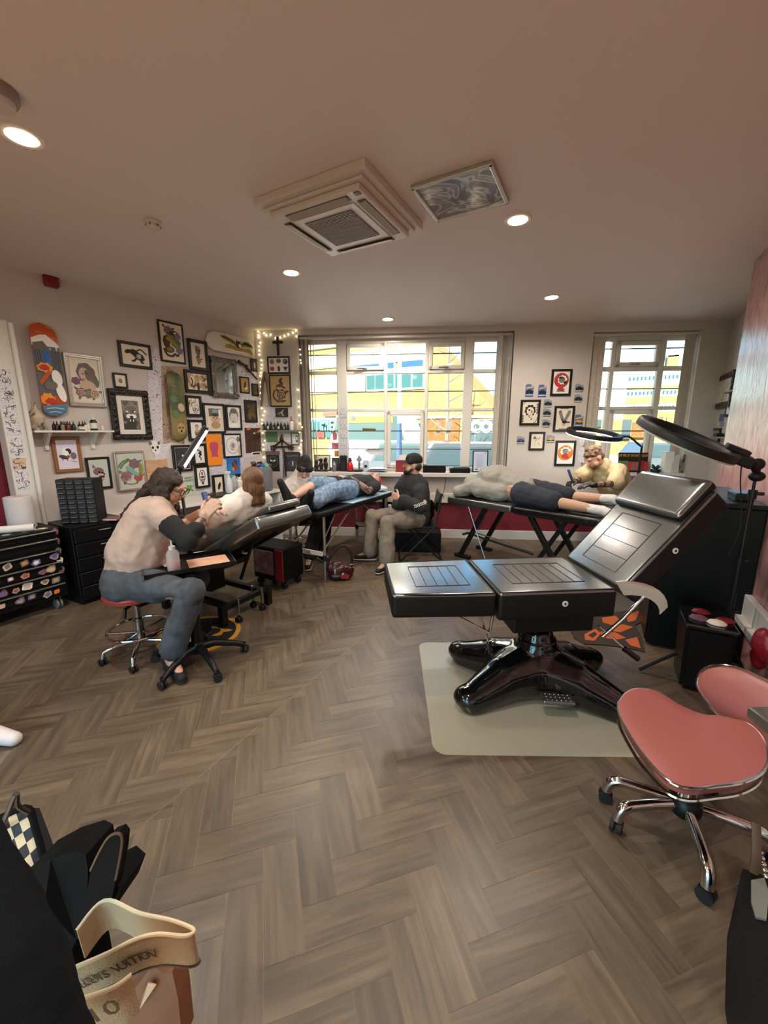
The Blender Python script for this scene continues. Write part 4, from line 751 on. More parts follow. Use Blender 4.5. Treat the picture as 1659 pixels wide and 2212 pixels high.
def hook():
    M_('bronze','#4a2e1c',.4,.5)
    c=front(608,952,.04); l=front(590,966,.04); rr_=front(628,965,.04); m=FM(c[0],c[1]); g=G(m); L=(l[0]-c[0],.03,l[1]-c[1]); Rr=(rr_[0]-c[0],.03,rr_[1]-c[1])
    g.tube([(0,.03,.01),L],.011,'bronze',8); g.tube([(0,.03,.01),Rr],.011,'bronze',8); g.tube([L,Rr],.013,'bronze',8)
    for q in (L,Rr):
        for k in range(5): g.ell((q[0]+.03*math.cos(k*1.26),.04,q[2]-.01+.03*math.sin(k*1.26)),(.018,.012,.018),'bronze',n=8,k=6)
    g.tube([(0,.03,.09),(0,.03,-.09)],.011,'bronze',8); g.ell((0,.035,.02),(.03,.018,.035),'bronze',n=10,k=6); tag(obj('wall_hook',g,origin=m.translation),'ornate bronze triangular wall hook under the grey shelf','hook')
    p=front(612,975,.04); m=FM(c[0]+.01,c[1]-.1); g=G(m); g.tube([(0,.035,0),(.005,.035,-.2),(-.01,.035,-.44)],[.008,.012,.01],'ink_grey',6); g.tube([(.02,.035,-.02),(.03,.04,-.42)],[.006,.012],'wood_dark',6); tag(obj('hanging_chain',g,origin=m.translation),'grey cords hanging from the ornate bronze hook','cord')
hook()
# string of warm fairy lights: down the corner, across under the ceiling, down beside the curtain
def fairy():
    pr=lambda u,v,d: (lambda q: A+WF*q[0]+NF*d+V((0,0,q[1])))(front(u,v,d))
    up=[(557,716),(558,724),(552,729),(562,740),(555,748),(555,757),(555,766),(564,778),(565,788),(564,796),(563,805),(560,812),(558,826),(564,835),(562,849),(559,862),(561,871),(565,882),(571,889),(568,897),(566,907),(563,915),(565,935),(572,952),(565,961),(567,971),(569,988)]
    ga=[(570,719.5),(575,724),(584,723),(595,730),(605,728.5),(614,725.5),(622.5,722),(632,718.5),(639,714)]
    dn=[(640,726),(648,755),(649,766),(649,778),(650,784),(643,842),(645,867),(645,879),(646,897),(647,915),(647,933),(653,923),(652,952),(650,961),(647,968),(649,976)]
    P=[pr(min(max(u,556.5+(v-712)*.043+1),700),v,.02) for u,v in up]; Q=[pr(u,v,.015) for u,v in ga]; D=[pr(u,v,.02) for u,v in dn]
    o=P[0]; r=root('string_lights','string of warm fairy lights draped in the corner and along the left window edge','string lights',o)
    g=G(); g.tube(P[::-1]+[pr(557,713,.012)]+Q+D,.0022,'wire_green',5); obj('wire',g,r)
    for k,p in enumerate(P+Q+D): g=G(); g.ell(p,(.0085,.0085,.011),'led_warm',n=8,k=6); obj('bulb',g,r)
fairy()
# pictures and toy car cards between the windows
FP((1193,797.4),(1232.6,854.9),'framed_print','black framed print of a red disc with a tiger, topmost between the windows',paper='paper_white',fw=.03,shapes=[E_(0,.25,.82,.82,'ink_red'),E_(.1,.3,.5,.5,'ink_white',0,.12,9),E_(.05,.3,.36,.36,'etch_dark',0,.15,9),E_(.45,.0,.2,.16,K,.4),E_(-.1,.55,.2,.12,K),P_([(-.5,-.7),(.5,-.7),(.35,-.85),(.5,-1.0),(-.5,-1.0),(-.35,-.85)],'ink_rose'),P_([(-.3,-.55),(.3,-.55),(.35,-.9),(-.35,-.9)],'ink_red')])
FP((1125.7,863.5),(1164.8,918.9),'framed_print','black framed print of a maned woman head with chains, left of the toy cars',paper='paper_cream',fw=.03,shapes=[E_(.0,.25,.62,.65,K,0,.14,13),E_(.02,.18,.42,.46,'paper_cream',0,.1,9),E_(-.1,.3,.14,.1,K),E_(.18,.1,.1,.16,'etch_dark'),E_(.1,-.4,.26,.26,'etch_light'),E_(.2,-.75,.12,.06,K,.5),S_([(-.9,.9),(-.5,1.3),(-.2,1.35)],.03,K),S_([(.3,-1.3),(.7,-1.0),(.9,-.5)],.03,K)]+[E_(.8,.9-.3*k,.1,.14,'ink_grey') for k in range(4)]+[E_(-.8,-.4-.3*k,.1,.14,'ink_grey') for k in range(3)])
FP((1199,876.9),(1238,933),'framed_print','black framed print of an eagle with raised wings behind the ring lamp',paper='paper_cream',fw=.03,shapes=[S_([(0,-.3),(-.35,.4),(-.5,.95)],.17,'etch_dark'),S_([(.05,-.3),(.4,.4),(.6,.95)],.17,'etch_dark'),E_(.1,-.35,.3,.16,K,.1),E_(.5,-.38,.22,.1,'etch_dark'),S_([(0,-.45),(-.15,-.8)],.06,K,1),S_([(.15,-.45),(.05,-.85)],.06,K,1)]+[E_(-.35+.32*k,1.2,.17,.08,'ink_grey') for k in range(3)]+[E_(-.35+.32*k,-1.15,.17,.08,'ink_grey') for k in range(3)])
FP((1144.5,932.8),(1175.6,972.9),'framed_print','smallest black framed print between the windows, with scattered small tools',paper='paper_cream',fw=.028,shapes=[S_([(-.3,-.1),(.1,.5)],.08,K,1),S_([(.15,.2),(.5,.65)],.08,K,1),S_([(.1,-.2),(.5,-.6)],.08,K,1),E_(-.35,.5,.22,.22,'ink_grey'),S_([(-.5,-.4),(-.2,-.3)],.05,'ink_grey',1),S_([(-.4,-.75),(0,-.6)],.04,'ink_grey',1)])
FP((1201.7,951.6),(1240.7,1006.8),'framed_print','black framed print of an orange disc with a creature, lowest between the windows',paper='paper_white',fw=.03,shapes=[E_(0,.05,.86,.86,'ink_orange'),E_(.05,.2,.6,.5,'ink_white',0,.15,13),E_(.0,.25,.35,.28,'etch_dark',0,.15,9),E_(.1,.3,.18,.1,'ink_teal'),E_(.1,-.3,.5,.32,'ink_red',0,.12,9),E_(.5,-.1,.22,.35,'ink_orange')])
M_('card_blue','#4e6fae',.5); M_('card_yellow','#e0a52c',.5); M_('card_grey','#8d94a6',.5); M_('blister','#c9c6c4',.3); M_('toy_dark','#2a2c33',.3); M_('toy_yellow','#c79a3a',.3); M_('toy_purple','#5a4a6e',.3)
def toycard(u,v,label,tall,body,head):
    c=front(u,v,.01); m=FM(c[0],c[1]); r=root('toy_car_card',label,'toy car',m,'carded toy cars on the wall'); h=.165 if tall else .105; w=.105; g=G(m)
    poly=[(-w/2,-h/2),(w/2,-h/2),(w/2,h*.36),(w*.2,h*.36),(w*.2,h/2),(-w*.38,h/2),(-w/2,h*.42)]
    g.prism(poly,.002,'card_blue' if tall else 'card_grey',xf=WALLX); 
    if tall: g.prism([(-w*.4,h*.12),(w*.45,h*.24),(w*.45,h*.34),(-w*.4,h*.24)],.0026,'card_yellow',xf=WALLX)
    obj('card',g,r)
    g=G(m); z=-h*.05 if tall else 0
    prof=[(-w*.45,-.016),(w*.45,-.016),(w*.46,.002),(w*.25,.006),(w*.1,.02),(-w*.2,.02),(-w*.34,.006),(-w*.46,.002)]
    g.prism([(x,y+z) for x,y in prof],.018,body,xf=M.Translation((0,.003,0))@WALLX); cb=obj('toy_car',g,r)
    for sx in (-.28,.28):
        g=G(m); g.cyl((sx*w,.004,z-.017),(sx*w,.023,z-.017),.009,'black_rubber',n=10); obj('wheel',g,cb)
    g=G(m); g.box((0,.008,-h*.36),(w*.9,.012,.014),'blister',.003); obj('blister',g,r)
px=lambda x,y:(1110+x/9.217,780+y/9.217)
for (x,y),l,t,bd in [((315,585),'carded toy car at the upper left, nearest the wide window',1,'toy_dark'),((570,595),'carded toy car second from the wide window in the top row',1,'toy_dark'),((680,840),'carded toy car topmost of the three right of the maned woman print',0,'toy_dark'),((660,1025),'carded toy car in the middle of the three right of the maned woman print',0,'toy_dark'),((645,1240),'carded toy car lowest of the three right of the maned woman print',0,'toy_dark'),((1305,535),'carded toy car right of the red disc print, upper one',0,'toy_dark'),((1285,745),'carded toy car right of the red disc print, lower one',0,'toy_dark'),((1300,1190),'tall carded yellow toy car right of the eagle print',1,'toy_yellow'),((140,1575),'lone carded purple toy car left of the smallest black frame',0,'toy_purple'),((735,1550),'carded yellow toy car right of the smallest black frame',0,'toy_yellow')]: toycard(*px(x,y),l,t,bd,None)
cutout(front,FM,[(1252,947),(1264,947),(1262,960),(1257,964),(1252,958)],'mask_cutout','white pencil mask cutout, upper of two beside the narrow window','doodle_fine')
cutout(front,FM,[(1250,966),(1262,966),(1262,1000),(1248,998)],'mask_cutout','white pencil mask cutout behind the blond artist, lower of two','doodle_fine')
cutout(front,FM,[(1366,1026),(1400,1024),(1440,1027),(1490,1026),(1492,1040),(1440,1043),(1400,1042),(1366,1043)],'lace_drawing','long pencil lace drawing on the wall below the narrow window sill','doodle_fine')
cutout(front,FM,[(690,1033),(790,1033),(800,1075),(690,1075)],'doodle_sheet','line drawings below the sill of the wide window behind the beanie wearer','doodle')
# blinds
M_('blind_fabric','#b8aca0',.8,col2='#c4b8ac',nscale=20); M_('blind_rail','#cfc8bf',.4)
def blind(name,label,S,z1,z0,slats):
    m=FM(slats[0][0],z1,-.05); r=root(name,label,'blind',m)
    g=G(FM(0,0)); g.box(((S[0]+S[1])/2,-.055,z1-.014),(S[1]-S[0]-.02,.04,.028),'blind_rail',.004); obj('headrail',g,r)
    for s,a in slats:
        g=G(FM(s,0,-.055)@M.Rotation(R(a),4,'Z')); rows=[[(x*.062,.006*(1-x*x),z) for x in (-1,-.5,0,.5,1)] for z in (z1-.03,z0)]
        g.sheet(rows,'blind_fabric',.0012); obj('slat',g,r)
    g=G(FM(0,0)); s=slats[-1][0]; g.tube([(s+.02,-.03,z1-.03),(s+.02,-.028,z0+.15)],.0025,'blind_rail',6); obj('chain',g,r)
fs=lambda u,v=850: front(u,v,-.055)[0]
blind('vertical_blind','gathered vertical blind bunched at the left end of the wide window',W1,W1[3]-.02,W1[2]+.04,[(fs(655),78),(fs(663),50),(fs(668),62),(fs(674),70),(fs(680),80)])
blind('vertical_blind','gathered vertical blind bunched at the right end of the wide window',W1,W1[3]-.021,W1[2]+.04,[(fs(1074),62),(fs(1079),75),(fs(1090),60),(fs(1098),80)]) if 0 else None
r=[o for o in bpy.data.objects if o.name=='vertical_blind'][0]
rb=root('vertical_blind','gathered vertical blind slats bunched at the right end of the wide window','blind',FM(fs(1080),W1[3]-.05,-.055))
for s,a in ((fs(1074),62),(fs(1079),75),(fs(1089),60),(fs(1097),80)):
    g=G(FM(s,0,-.055)@M.Rotation(R(a),4,'Z')); g.sheet([[(x*.062,.006*(1-x*x),z) for x in (-1,-.5,0,.5,1)] for z in (W1[3]-.05,W1[2]+.04)],'blind_fabric',.0012); obj('slat',g,rb)
s2=lambda u,v: front(u,v,-.055)[0]
blind('vertical_blind','pair of flat grey blind slats at the sides of the narrow right window',W2,W2[3]-.01,W2[2]+.04,[(s2(1278,850)-.03,12),(s2(1278,850)+.05,8),(s2(1479,850)-.03,-6),(s2(1490,850)+.06,-10)])
# ---- things on the sill of the wide window
M_('figure_black','#1d1b1a',.5); M_('red_plastic','#c8201f',.25); M_('box_red','#8e1f28',.5); M_('plastic_black','#0f0f0f',.35,spec=0.3); M_('clear_plastic','#c8ccd0',.12,trans=.75); M_('pink_card','#c97a94',.6); M_('orange_card','#d98a24',.6); M_('silver_pewter','#8c8c8a',.3,.7); M_('paper','#d9d8dc',.7); M_('paper_blue','#b9c0d8',.6)
SZ=W1[2]
def sillpic(u0,v0,u1,d,label,fr,pp,shapes,cat='picture',fw=.012,name='framed_print',th=.015):
    a=front(u0,v0,d); b=front(u1,v0,d); w=b[0]-a[0]; h=a[1]-SZ; m=FM((a[0]+b[0])/2,SZ,d)@M.Rotation(R(7),4,'X'); r=root(name,label,cat,m); g=G(m)
    g.box((0,0,h/2),(w,th,h),fr,.003,seg=1); obj('frame',g,r); g=G(m); g.box((0,th/2,h/2),(w-2*fw,.004,h-2*fw),pp); g.xf=m@M.Translation((0,th/2,h/2)); art(g,None,w/2-fw,shapes,.0025); obj('print',g,r)
sillpic(677.4,982.5,713,-.08,'black framed landscape picture on the wide window sill behind the beanie wearer','frame_black','paper_cream',[E_(.4,.1,.2,.4,K,.4,.2),E_(-.4,.3,.4,.1,'ink_grey')])
def figures():
    for i,(u,v,lab) in enumerate(((684,995,'left black figurine in front of the sill landscape picture'),(694,990,'middle black figurine in front of the sill landscape picture'),(704,988,'right black figurine in front of the sill landscape picture'))):
        c=front(u,v,-.0); m=FM(c[0],SZ,.02); h=c[1]-SZ; r=root('figurine',lab,'figurine',m,'black figurines on the sill'); g=G(m)
        g.lathe([(.03,0),(.032,.01),(.02,.03),(.03,h*.4),(.035,h*.55),(.018,h*.72)],'figure_black',n=12); obj('torso',g,r); g=G(m); g.ell((0,0,h*.86),(.026,.028,.03),'figure_black'); obj('head',g,r)
figures()
sillpic(716,988,732,-.06,'small black framed picture behind the clear pink bottle on the sill','frame_black','poster_slate',[E_(0,0,.5,.6,'ink_grey')],fw=.014)
pm=FM(front(722,1000,-.0)[0],SZ,.01); bottle(pm,'clear bottle half full of pink liquid on the wide window sill','clear_plastic',.15,.032,None,'cap_white',None,name='spray_bottle'); 
FP((717,974),(732,988),'orange_card','orange card stuck low on the left pane of the wide window','card',fw=0,fd=.002,paper='orange_card',y=-.16); FP((711.5,956.5),(732,970),'pink_card','pink lettered card stuck on the left pane of the wide window','card',fw=0,fd=.002,paper='pink_card',y=-.155,shapes=[S_([(-.6,0),(-.3,.3),(0,-.1),(.3,.2),(.6,0)],.08,'ink_red')])
c0=front(734,984,-.03); c1_=front(749,984,-.03); m=FM((c0[0]+c1_[0])/2,SZ,-.05); g=G(m); h=c0[1]-SZ; g.box((0,0,h/2),(c1_[0]-c0[0],.08,h),'plastic_black',.006); g.box((0,.041,h*.35),(.06,.004,h*.5),'figure_black',.002); tag(obj('speaker_box',g,origin=m.translation),'upright black box left of the red bottle on the sill','speaker')
m=FM(front(756.5,1000,.0)[0],SZ,.0); r=root('red_lantern','glossy red lantern bottle with dark cap on the wide window sill','lantern',m); g=G(m); g.lathe([(.035,0),(.045,.02),(.046,.09),(.03,.13),(.02,.15)],'red_plastic',n=14); obj('bottle_body',g,r); g=G(m); g.lathe([(.024,.145),(.03,.155),(.02,.19),(.006,.205)],'red_plastic'if 0 else 'wood_dark',n=12); obj('cap',g,r); g=G(m); g.lathe([(.047,0),(.05,.008),(.047,.018)],'cap_black',n=14); obj('base_ring',g,r)
m=FM(front(770,1012,.02)[0],SZ,.02); g=G(m); g.ell((0,0,.018),(.07,.04,.018),'figure_black'); g.ell((.06,.01,.02),(.04,.03,.02),'figure_black'); tag(obj('sunglasses_case',g,origin=m.translation),'black lumpy case lying right of the red lantern','case')
m=FM(front(776,1000,-.03)[0],SZ,-.03); g=G(m); hh_=front(776,982,-.03)[1]-SZ; g.lathe([(.026,0),(.028,.01),(.014,.02),(.012,hh_*.35),(.02,hh_*.45),(.02,hh_*.5)],'silver_pewter',n=12); g.prism([(0,hh_*1.0),(.022,hh_*.85),(.048,hh_*.68),(.02,hh_*.6),(.014,hh_*.48),(-.014,hh_*.48),(-.02,hh_*.6),(-.048,hh_*.68),(-.022,hh_*.85)],.02,'silver_pewter',xf=M.Translation((0,-.01,0))@WALLX); tag(obj('spade_finial',g,origin=m.translation),'grey spade shaped finial standing on the wide window sill','ornament')
sillpic(784,994,795.5,-.02,'small blue grey picture card standing on the sill right of the spade finial','frame_black','paper_blue',[E_(0,-.2,.6,.6,'figure_black')],cat='card',fw=.004,name='picture_card',th=.004)
def papers():
    c=front(815,1016,.04); m=FM(c[0],SZ,.02); r=root('paper_pile','loose white papers piled on the sill left of the red box','papers',m); rr=random.Random(2)
    for k in range(5): g=G(m@M.Rotation(rr.uniform(-.5,.5),4,'Z')@M.Rotation(rr.uniform(-.08,.12),4,'Y')); g.box((rr.uniform(-.03,.03),0,.006+.011*k),(.24,.16,.0016),'paper' if k%2 else 'paper_blue'); obj('sheet',g,r)
papers()
a=front(855,994,.02); b=front(879,994,.02); m=FM((a[0]+b[0])/2,SZ,-.02); h=a[1]-SZ; r=root('red_box','dark red box with an open lid on the sill behind the capped man','box',m); g=G(m); g.box((0,0,h/2),(b[0]-a[0],.09,h),'box_red',.004); obj('carton',g,r); g=G(m); g.box((.03,-.03,h+.035),(.13,.003,.07),'paper_white'); text(g,'THANK YOU',.024,M.Translation((.03,-.0275,h+.045))@WALLX,'figure_black',ext=.0004) if 0 else None; obj('card_insert',g,r)
a=front(914,1004,.03); b=front(963,1004,.03); m=FM((a[0]+b[0])/2,SZ,-.01); g=G(m); g.box((0,0,.052),(b[0]-a[0],.16,.104),'plastic_black',.006); tag(obj('black_case',g,origin=m.translation),'long black box on the sill right of the capped man','box')
a=front(972,1009,.03); b=front(1015,1009,.03); m=FM((a[0]+b[0])/2,SZ,.0); r=root('label_printer','flat black printer on the sill left of the framed certificate','printer',m); g=G(m); g.box((0,0,.035),(b[0]-a[0],.19,.07),'plastic_black',.008); obj('body',g,r); g=G(m); g.box((.02,.0,.073),((b[0]-a[0])*.8,.16,.008),'figure_black',.003); obj('lid',g,r)
m=FM(front(967,1014,.05)[0],SZ,.05); g=G(m); g.box((0,0,.012),(.06,.05,.024),'upvc',.005); g.box((0,0,.035),(.035,.03,.03),'upvc',.005); tag(obj('plug_adapter',g,origin=m.translation),'white plug adapter between the black box and the printer','adapter')
sillpic(1022,973,1056,-.05,'black framed printed certificate leaning at the right end of the wide window sill','frame_black','paper_blue',[S_([(-.6,.9-.14*k),(.3+.2*(k%3),.9-.14*k)],.012,'ink_grey',1) for k in range(13)]+[E_(.6,1.1,.1,.1,'ink_lilac'),P_([(-.7,-1.1),(-.3,-1.1),(-.3,-1.0),(-.7,-1.0)],K)],cat='certificate',name='certificate_frame',fw=.016)
# papers with drawings down the first thick mullion and stickers on the panes
for k,(v0,v1) in enumerate(((882,902),(906,925),(929,946),(949,969),(972,984))):
    cutout(front,FM,[(735,v0),(749,v0),(749,v1),(735,v1)],'mullion_drawing',['oval portrait sketch topmost on the thick window post','dotted ink drawing second from the top on the thick window post','ink drawing in the middle of the strip on the thick window post','ink drawing second from the bottom on the thick window post','ink drawing at the bottom of the strip on the thick window post'][k],'doodle_fine',-.118)
M_('sticker_white','#dcdcda',.5); M_('sticker_pink','#d77a86',.5)
for pts,lab,m in (([(758,900),(765,897),(770,903),(766,910),(758,908)],'white figure sticker high on the second lower pane','sticker_white'),([(717,933),(722,928),(728,940),(727,950),(720,952)],'pink and white cat sticker on the left pane','sticker_pink'),([(785,972),(810,968),(830,974),(850,976),(840,983),(800,982)],'grey scroll sticker low on the second pane','sticker_white'),([(943,906),(952,913),(950,940),(941,938),(946,925)],'grey bracket shaped sticker left of the bare tree','sticker_white'),([(965,909),(978,911),(971,940),(963,936)],'grey bracket shaped sticker right of the bare tree','sticker_white'),([(783,925),(812,926),(812,931),(783,930)],'yellow lettered sticker on the second lower pane','van_yellow')): cutout(front,FM,pts,'window_sticker',lab,m,-.172,'sticker')
# ---- sill of the narrow window
SZ2=W2[2]
def promo():
    a=front(1341,978,.0); b=front(1405,978,.0); w=b[0]-a[0]; h=a[1]-SZ2; m=FM((a[0]+b[0])/2,SZ2,-.03)@M.Rotation(R(5),4,'X'); r=root('promo_board','black board with gold lettering and red bottles print on the narrow window sill','board',m); g=G(m); g.box((0,0,h/2),(w,.012,h),'poster_black'); g.xf=m@M.Translation((0,.006,h/2)); art(g,None,w/2,[P_([(-.4,-.5),(.95,-.5),(.95,.05),(-.4,.05)],'ink_red'),E_(.55,-.2,.14,.35,'box_red'),E_(.3,-.25,.12,.25,'etch_rose'),E_(0,-.25,.12,.22,'etch_rose'),P_([(-.9,-.25),(-.3,-.2),(-.3,.1),(-.9,.1)],'ink_green')],.001); obj('panel',g,r)
    g=G(); text(g,'HIT ME UP ON INSTAGRAM',.052,m@M.Translation((0,.0085,h*.85))@WALLX,'letter_gold',ext=.0004,sx=.62); text(g,'OPEN',.05,m@M.Translation((-w*.3,.0085,h*.55))@WALLX,'ink_teal',ext=.0004,sx=.8) if 0 else None; obj('lettering',g,r)
promo()
m=FM(front(1417,1010,.0)[0],SZ2,-.0); r=root('potted_succulent','low dark green plant on the narrow window sill','plant',m); g=G(m); g.lathe([(.05,0),(.06,.03),(.055,.05)],'figure_black',n=14); obj('pot',g,r); g=G(m); M_('leaf_dark','#3d4a2c',.5); rr=random.Random(4)
for k in range(40): a=rr.random()*6.28; l=.03+.05*rr.random(); b=.5+.7*rr.random(); g.tube([(0,0,.04),(l*math.cos(a)*.6,l*math.sin(a)*.6,.05+l*b*.6),(l*math.cos(a),l*math.sin(a),.05+l*b*.75)],[.006,.01,.002],'leaf_dark',5)
obj('foliage',g,r)
a=front(1438,977,.0); b=front(1457,977,.0); m=FM((a[0]+b[0])/2,SZ2,-.03); h=a[1]-SZ2; g=G(m); g.box((0,0,h/2),(b[0]-a[0],.09,h),'white_paint',.004); g.box((0,0,h+.004),(b[0]-a[0]+.01,.1,.008),'white_paint',.002); tag(obj('white_box',g,origin=m.translation),'tall white box on the narrow window sill','box')
a=front(1455,982,.03); b=front(1479,982,.03); m=FM((a[0]+b[0])/2,SZ2,.02)@M.Rotation(R(4),4,'X'); h=a[1]-SZ2; r=root('glass_plaque','pale glass plaque with a black floral strip at the right end of the narrow sill','plaque',m); g=G(m); g.box((-.02,0,h/2),(b[0]-a[0]-.04,.01,h),'ink_lilac'if 0 else 'blister',.003); obj('panel',g,r); g=G(m); g.prism([(.03,0),(.08,0),(.1,h),(.07,h)],.006,'etch_dark',xf=M.Translation((0,.004,0))@WALLX); obj('floral_strip',g,r)
# ---- sockets and cables under the wide window
M_('socket_white','#cfc9c2',.35); M_('cable_black','#191817',.5)
for k,(u,lab) in enumerate(((986,'white wall socket with a black plug, left of the pair'),(1004,'white wall socket with a black plug, right of the pair'))):
    c=front(u,1075,.065); m=FM(c[0],c[1],.06); r=root('wall_socket',lab,'socket',m); g=G(m); g.box((0,.004,0),(.086,.008,.086),'socket_white',.003); obj('plate',g,r); g=G(m); g.box((0,.022,0),(.045,.03,.045),'cable_black',.008); obj('plug',g,r)
def cable(pts,label,name='power_cable',r_=.004,m='cable_black'):
    P=spline(pts,8); g=G(); g.tube(P,r_,m,6); tag(obj(name,g,origin=P[0]),label,'cable')
fp=lambda u,v,d: A+WF*front(u,v,d)[0]+NF*d+V((0,0,front(u,v,d)[1]))
cable([fp(963,1024,.09),fp(962,1040,.05),fp(960,1055,.03),fp(957,1068,.075),fp(958,1075,.07)],'black cable dropping from the sill to the trunking')
cable([fp(986,1078,.10),fp(985,1092,.12),fp(1000,1098,.12),fp(1012,1088,.12),fp(1016,1080,.1)],'black cable looping under the wall sockets')
cable([fp(1018,1022,.09),fp(1017,1050,.06),fp(1018,1085,.12),fp(1019,1120,.1),fp(1030,1143,.1),fp(1044,1125,.12),fp(1048,1098,.14)],'long black cable hanging in a loop left of the grey hooded client')
# ---- right grey wall
def RM(y,z,d=0.): return M(((0,-1,0,XG-d),(-1,0,0,y),(0,0,1,z),(0,0,0,1)))
def rightw(u,v,d=0.):
    q=at_plane(u,v,V((XG-d,0,0)),V((1,0,0))); return (q.y,q.z)
def RP(tl,br,*a,**k):
    f=lambda u,v,d=0.: (lambda q:(-q[0],q[1]))(rightw(u,v,d)); return picture(f,lambda s,z,d=0.: RM(-s,z,d),tl,br,*a,**k)
RP((1550,815),(1574,878),'framed_print','dark silver ornate frame high on the grey right wall','picture',fr='frame_dark_silver',fw=.07,fd=.04,ornate=5,paper='etch_light')
RP((1573,846),(1583,899),'framed_print','narrow black framed picture right of the ornate frame on the right wall','picture',fw=.03,paper='paper_white',shapes=[E_(0,0,.5,.5,'ink_green')])
RP((1539,925),(1550,957),'framed_print','small dark framed picture low on the right wall just above the big ring lamp','picture',fw=.03,paper='ink_lilac')
RP((1555,895),(1562,910),'toy_card','small blue card below the ornate frame on the right wall','card',fw=0,fd=.004,paper='card_blue'); RP((1556,912),(1562,922),'toy_card','small grey card under the blue card on the right wall','card',fw=0,fd=.004,paper='card_grey'); RP((1570,908),(1578,925),'toy_card','pale card nearest the pink wall on the right wall','card',fw=0,fd=.004,paper='paper_blue')
a=rightw(1570,846,.08); b=rightw(1590,838,.08); m=RM((a[0]+b[0])/2,a[1]); r=root('wall_shelf','small grey shelf high on the right wall beside the pink wall','shelf',m); g=G(m); g.box((0,.05,-.01),(abs(a[0]-b[0])+.1,.1,.02),'shelf_grey',.003); obj('board',g,r)
bottle(RM(a[0]-.05,a[1],.05),'tiny dark bottle on the high right wall shelf','ink_bottle_black',.09,.02,name='ink_bottle')
m=RM(a[0]-.3,a[1],.05); g=G(m); g.lathe([(.04,0),(.045,.02),(.03,.1),(.03,.16),(.0,.2)],'ink_rose',n=12); tag(obj('figurine',g,origin=m.translation),'rose coloured figurine on the high right wall shelf','figurine')
a=rightw(1547,943,.08); m=RM(a[0]-.2,a[1]); r=root('wall_shelf','small grey shelf low on the right wall holding a dark box','shelf',m); g=G(m); g.box((0,.05,-.01),(.8,.1,.02),'shelf_grey',.003); obj('board',g,r); m2_=RM(a[0]+.05,a[1],.05); g=G(m2_); g.box((0,0,.02),(.16,.07,.04),'plastic_black',.004); tag(obj('small_box',g,origin=m2_.translation),'flat dark box on the low right wall shelf','box')
# ================================================================= CEILING THINGS
M_('ac_white','#cfc5bb',.4); M_('ac_grille','#8d857c',.5); M_('ac_slot','#4b443e',.5); M_('ac_flap','#a79e94',.4)
def aircon():
    cx,cy=-1.585,2.385; p=V((cx,cy,CEIL)); r=root('air_conditioner','white square ceiling cassette air conditioner with ribbed grille','air conditioner',p); g=G(M.Translation(p))
    for s,z0,z1 in ((.78,-.045,0),(.70,-.062,-.045)): g.box((0,0,(z0+z1)/2),(s,s*.97,z1-z0),'ac_white',.006)
    obj('housing',g,r); g=G(M.Translation(p)); s=.635; z=-.095
    g.box((0,0,z+.016),(s,s,.034),'ac_white',.008); g.box((0,0,z-.003),(.44,.44,.006),'ac_white',.002); pn=obj('fascia',g,r)
    g=G(M.Translation(p)); g.box((0,0,z-.006),(.34,.34,.004),'ac_slot')
    for k in range(24): g.box((0,-.165+k*.0143,z-.009),(.34,.006,.006),'ac_grille')
    obj('grille',g,pn)
    for k in range(4):
        g=G(M.Translation(p)@M.Rotation(k*PI/2,4,'Z')); g.box((.268,0,z-.002),(.05,.44,.006),'ac_slot'); f=obj('air_slot',g,r); g=G(M.Translation(p)@M.Rotation(k*PI/2,4,'Z')); g.box((.27,0,z-.008),(.042,.42,.004),'ac_flap',rot=M.Rotation(R(-14),3,'Y')); obj('flap',g,f)
    g=G(M.Translation(p)); g.box((.285,-.285,z-.003),(.035,.03,.005),'ac_slot',.001); obj('sensor',g,r)
aircon()
def marble():
    m=bpy.data.materials.new('marbled_film'); m.use_nodes=True; nt=m.node_tree; N=nt.nodes; L=nt.links; b=N['Principled BSDF']; tc=N.new('ShaderNodeTexCoord'); n=N.new('ShaderNodeTexNoise'); n.inputs['Scale'].default_value=4.5; n.inputs['Detail'].default_value=2; n.inputs['Distortion'].default_value=2.2; L.new(tc.outputs['Object'],n.inputs[0]); r=N.new('ShaderNodeValToRGB'); e=r.color_ramp.elements; e[0].position=.42; e[0].color=lin('#8d8580'); e[1].position=.5; e[1].color=lin('#e0d9cf'); q=e.new(.55); q.color=lin('#938b86'); q=e.new(.68); q.color=lin('#b8b0a8'); L.new(n.outputs[0],r.inputs[0]); L.new(r.outputs[0],b.inputs['Base Color']); b.inputs['Roughness'].default_value=.12; b.inputs['Metallic'].default_value=.3; MATS['marbled_film']=m
marble()
p=V((-.862,2.545,CEIL)); r=root('ceiling_panel','square ceiling panel with glossy marbled film and silver trim','ceiling panel',p); g=G(M.Translation(p))
for q,sz in (((0,.2,-.012),(.46,.022,.024)),((0,-.2,-.012),(.46,.022,.024)),((.22,0,-.012),(.022,.42,.024)),((-.22,0,-.012),(.022,.42,.024))): g.box(q,sz,'frame_silver',.004)
obj('trim',g,r); g=G(M.Translation(p)); g.box((0,0,-.008),(.42,.38,.01),'marbled_film'); obj('film',g,r)
p=at_z(330,478,CEIL); p.z=CEIL; r=root('smoke_detector','white smoke detector on the ceiling left of the air conditioner','smoke detector',p); g=G(M.Translation(p)); g.lathe([(.05,0),(.052,-.012),(.045,-.02)],'ac_white',n=20); obj('base',g,r); g=G(M.Translation(p)); g.lathe([(.04,-.02),(.042,-.035),(.032,-.048),(.001,-.05)],'ac_white',n=20)
obj('sensor_head',g,r); g=G(M.Translation(p))
for k in range(6): a=k*PI/3; g.box((.041*math.cos(a),.041*math.sin(a),-.03),(.006,.006,.014),'ac_slot')
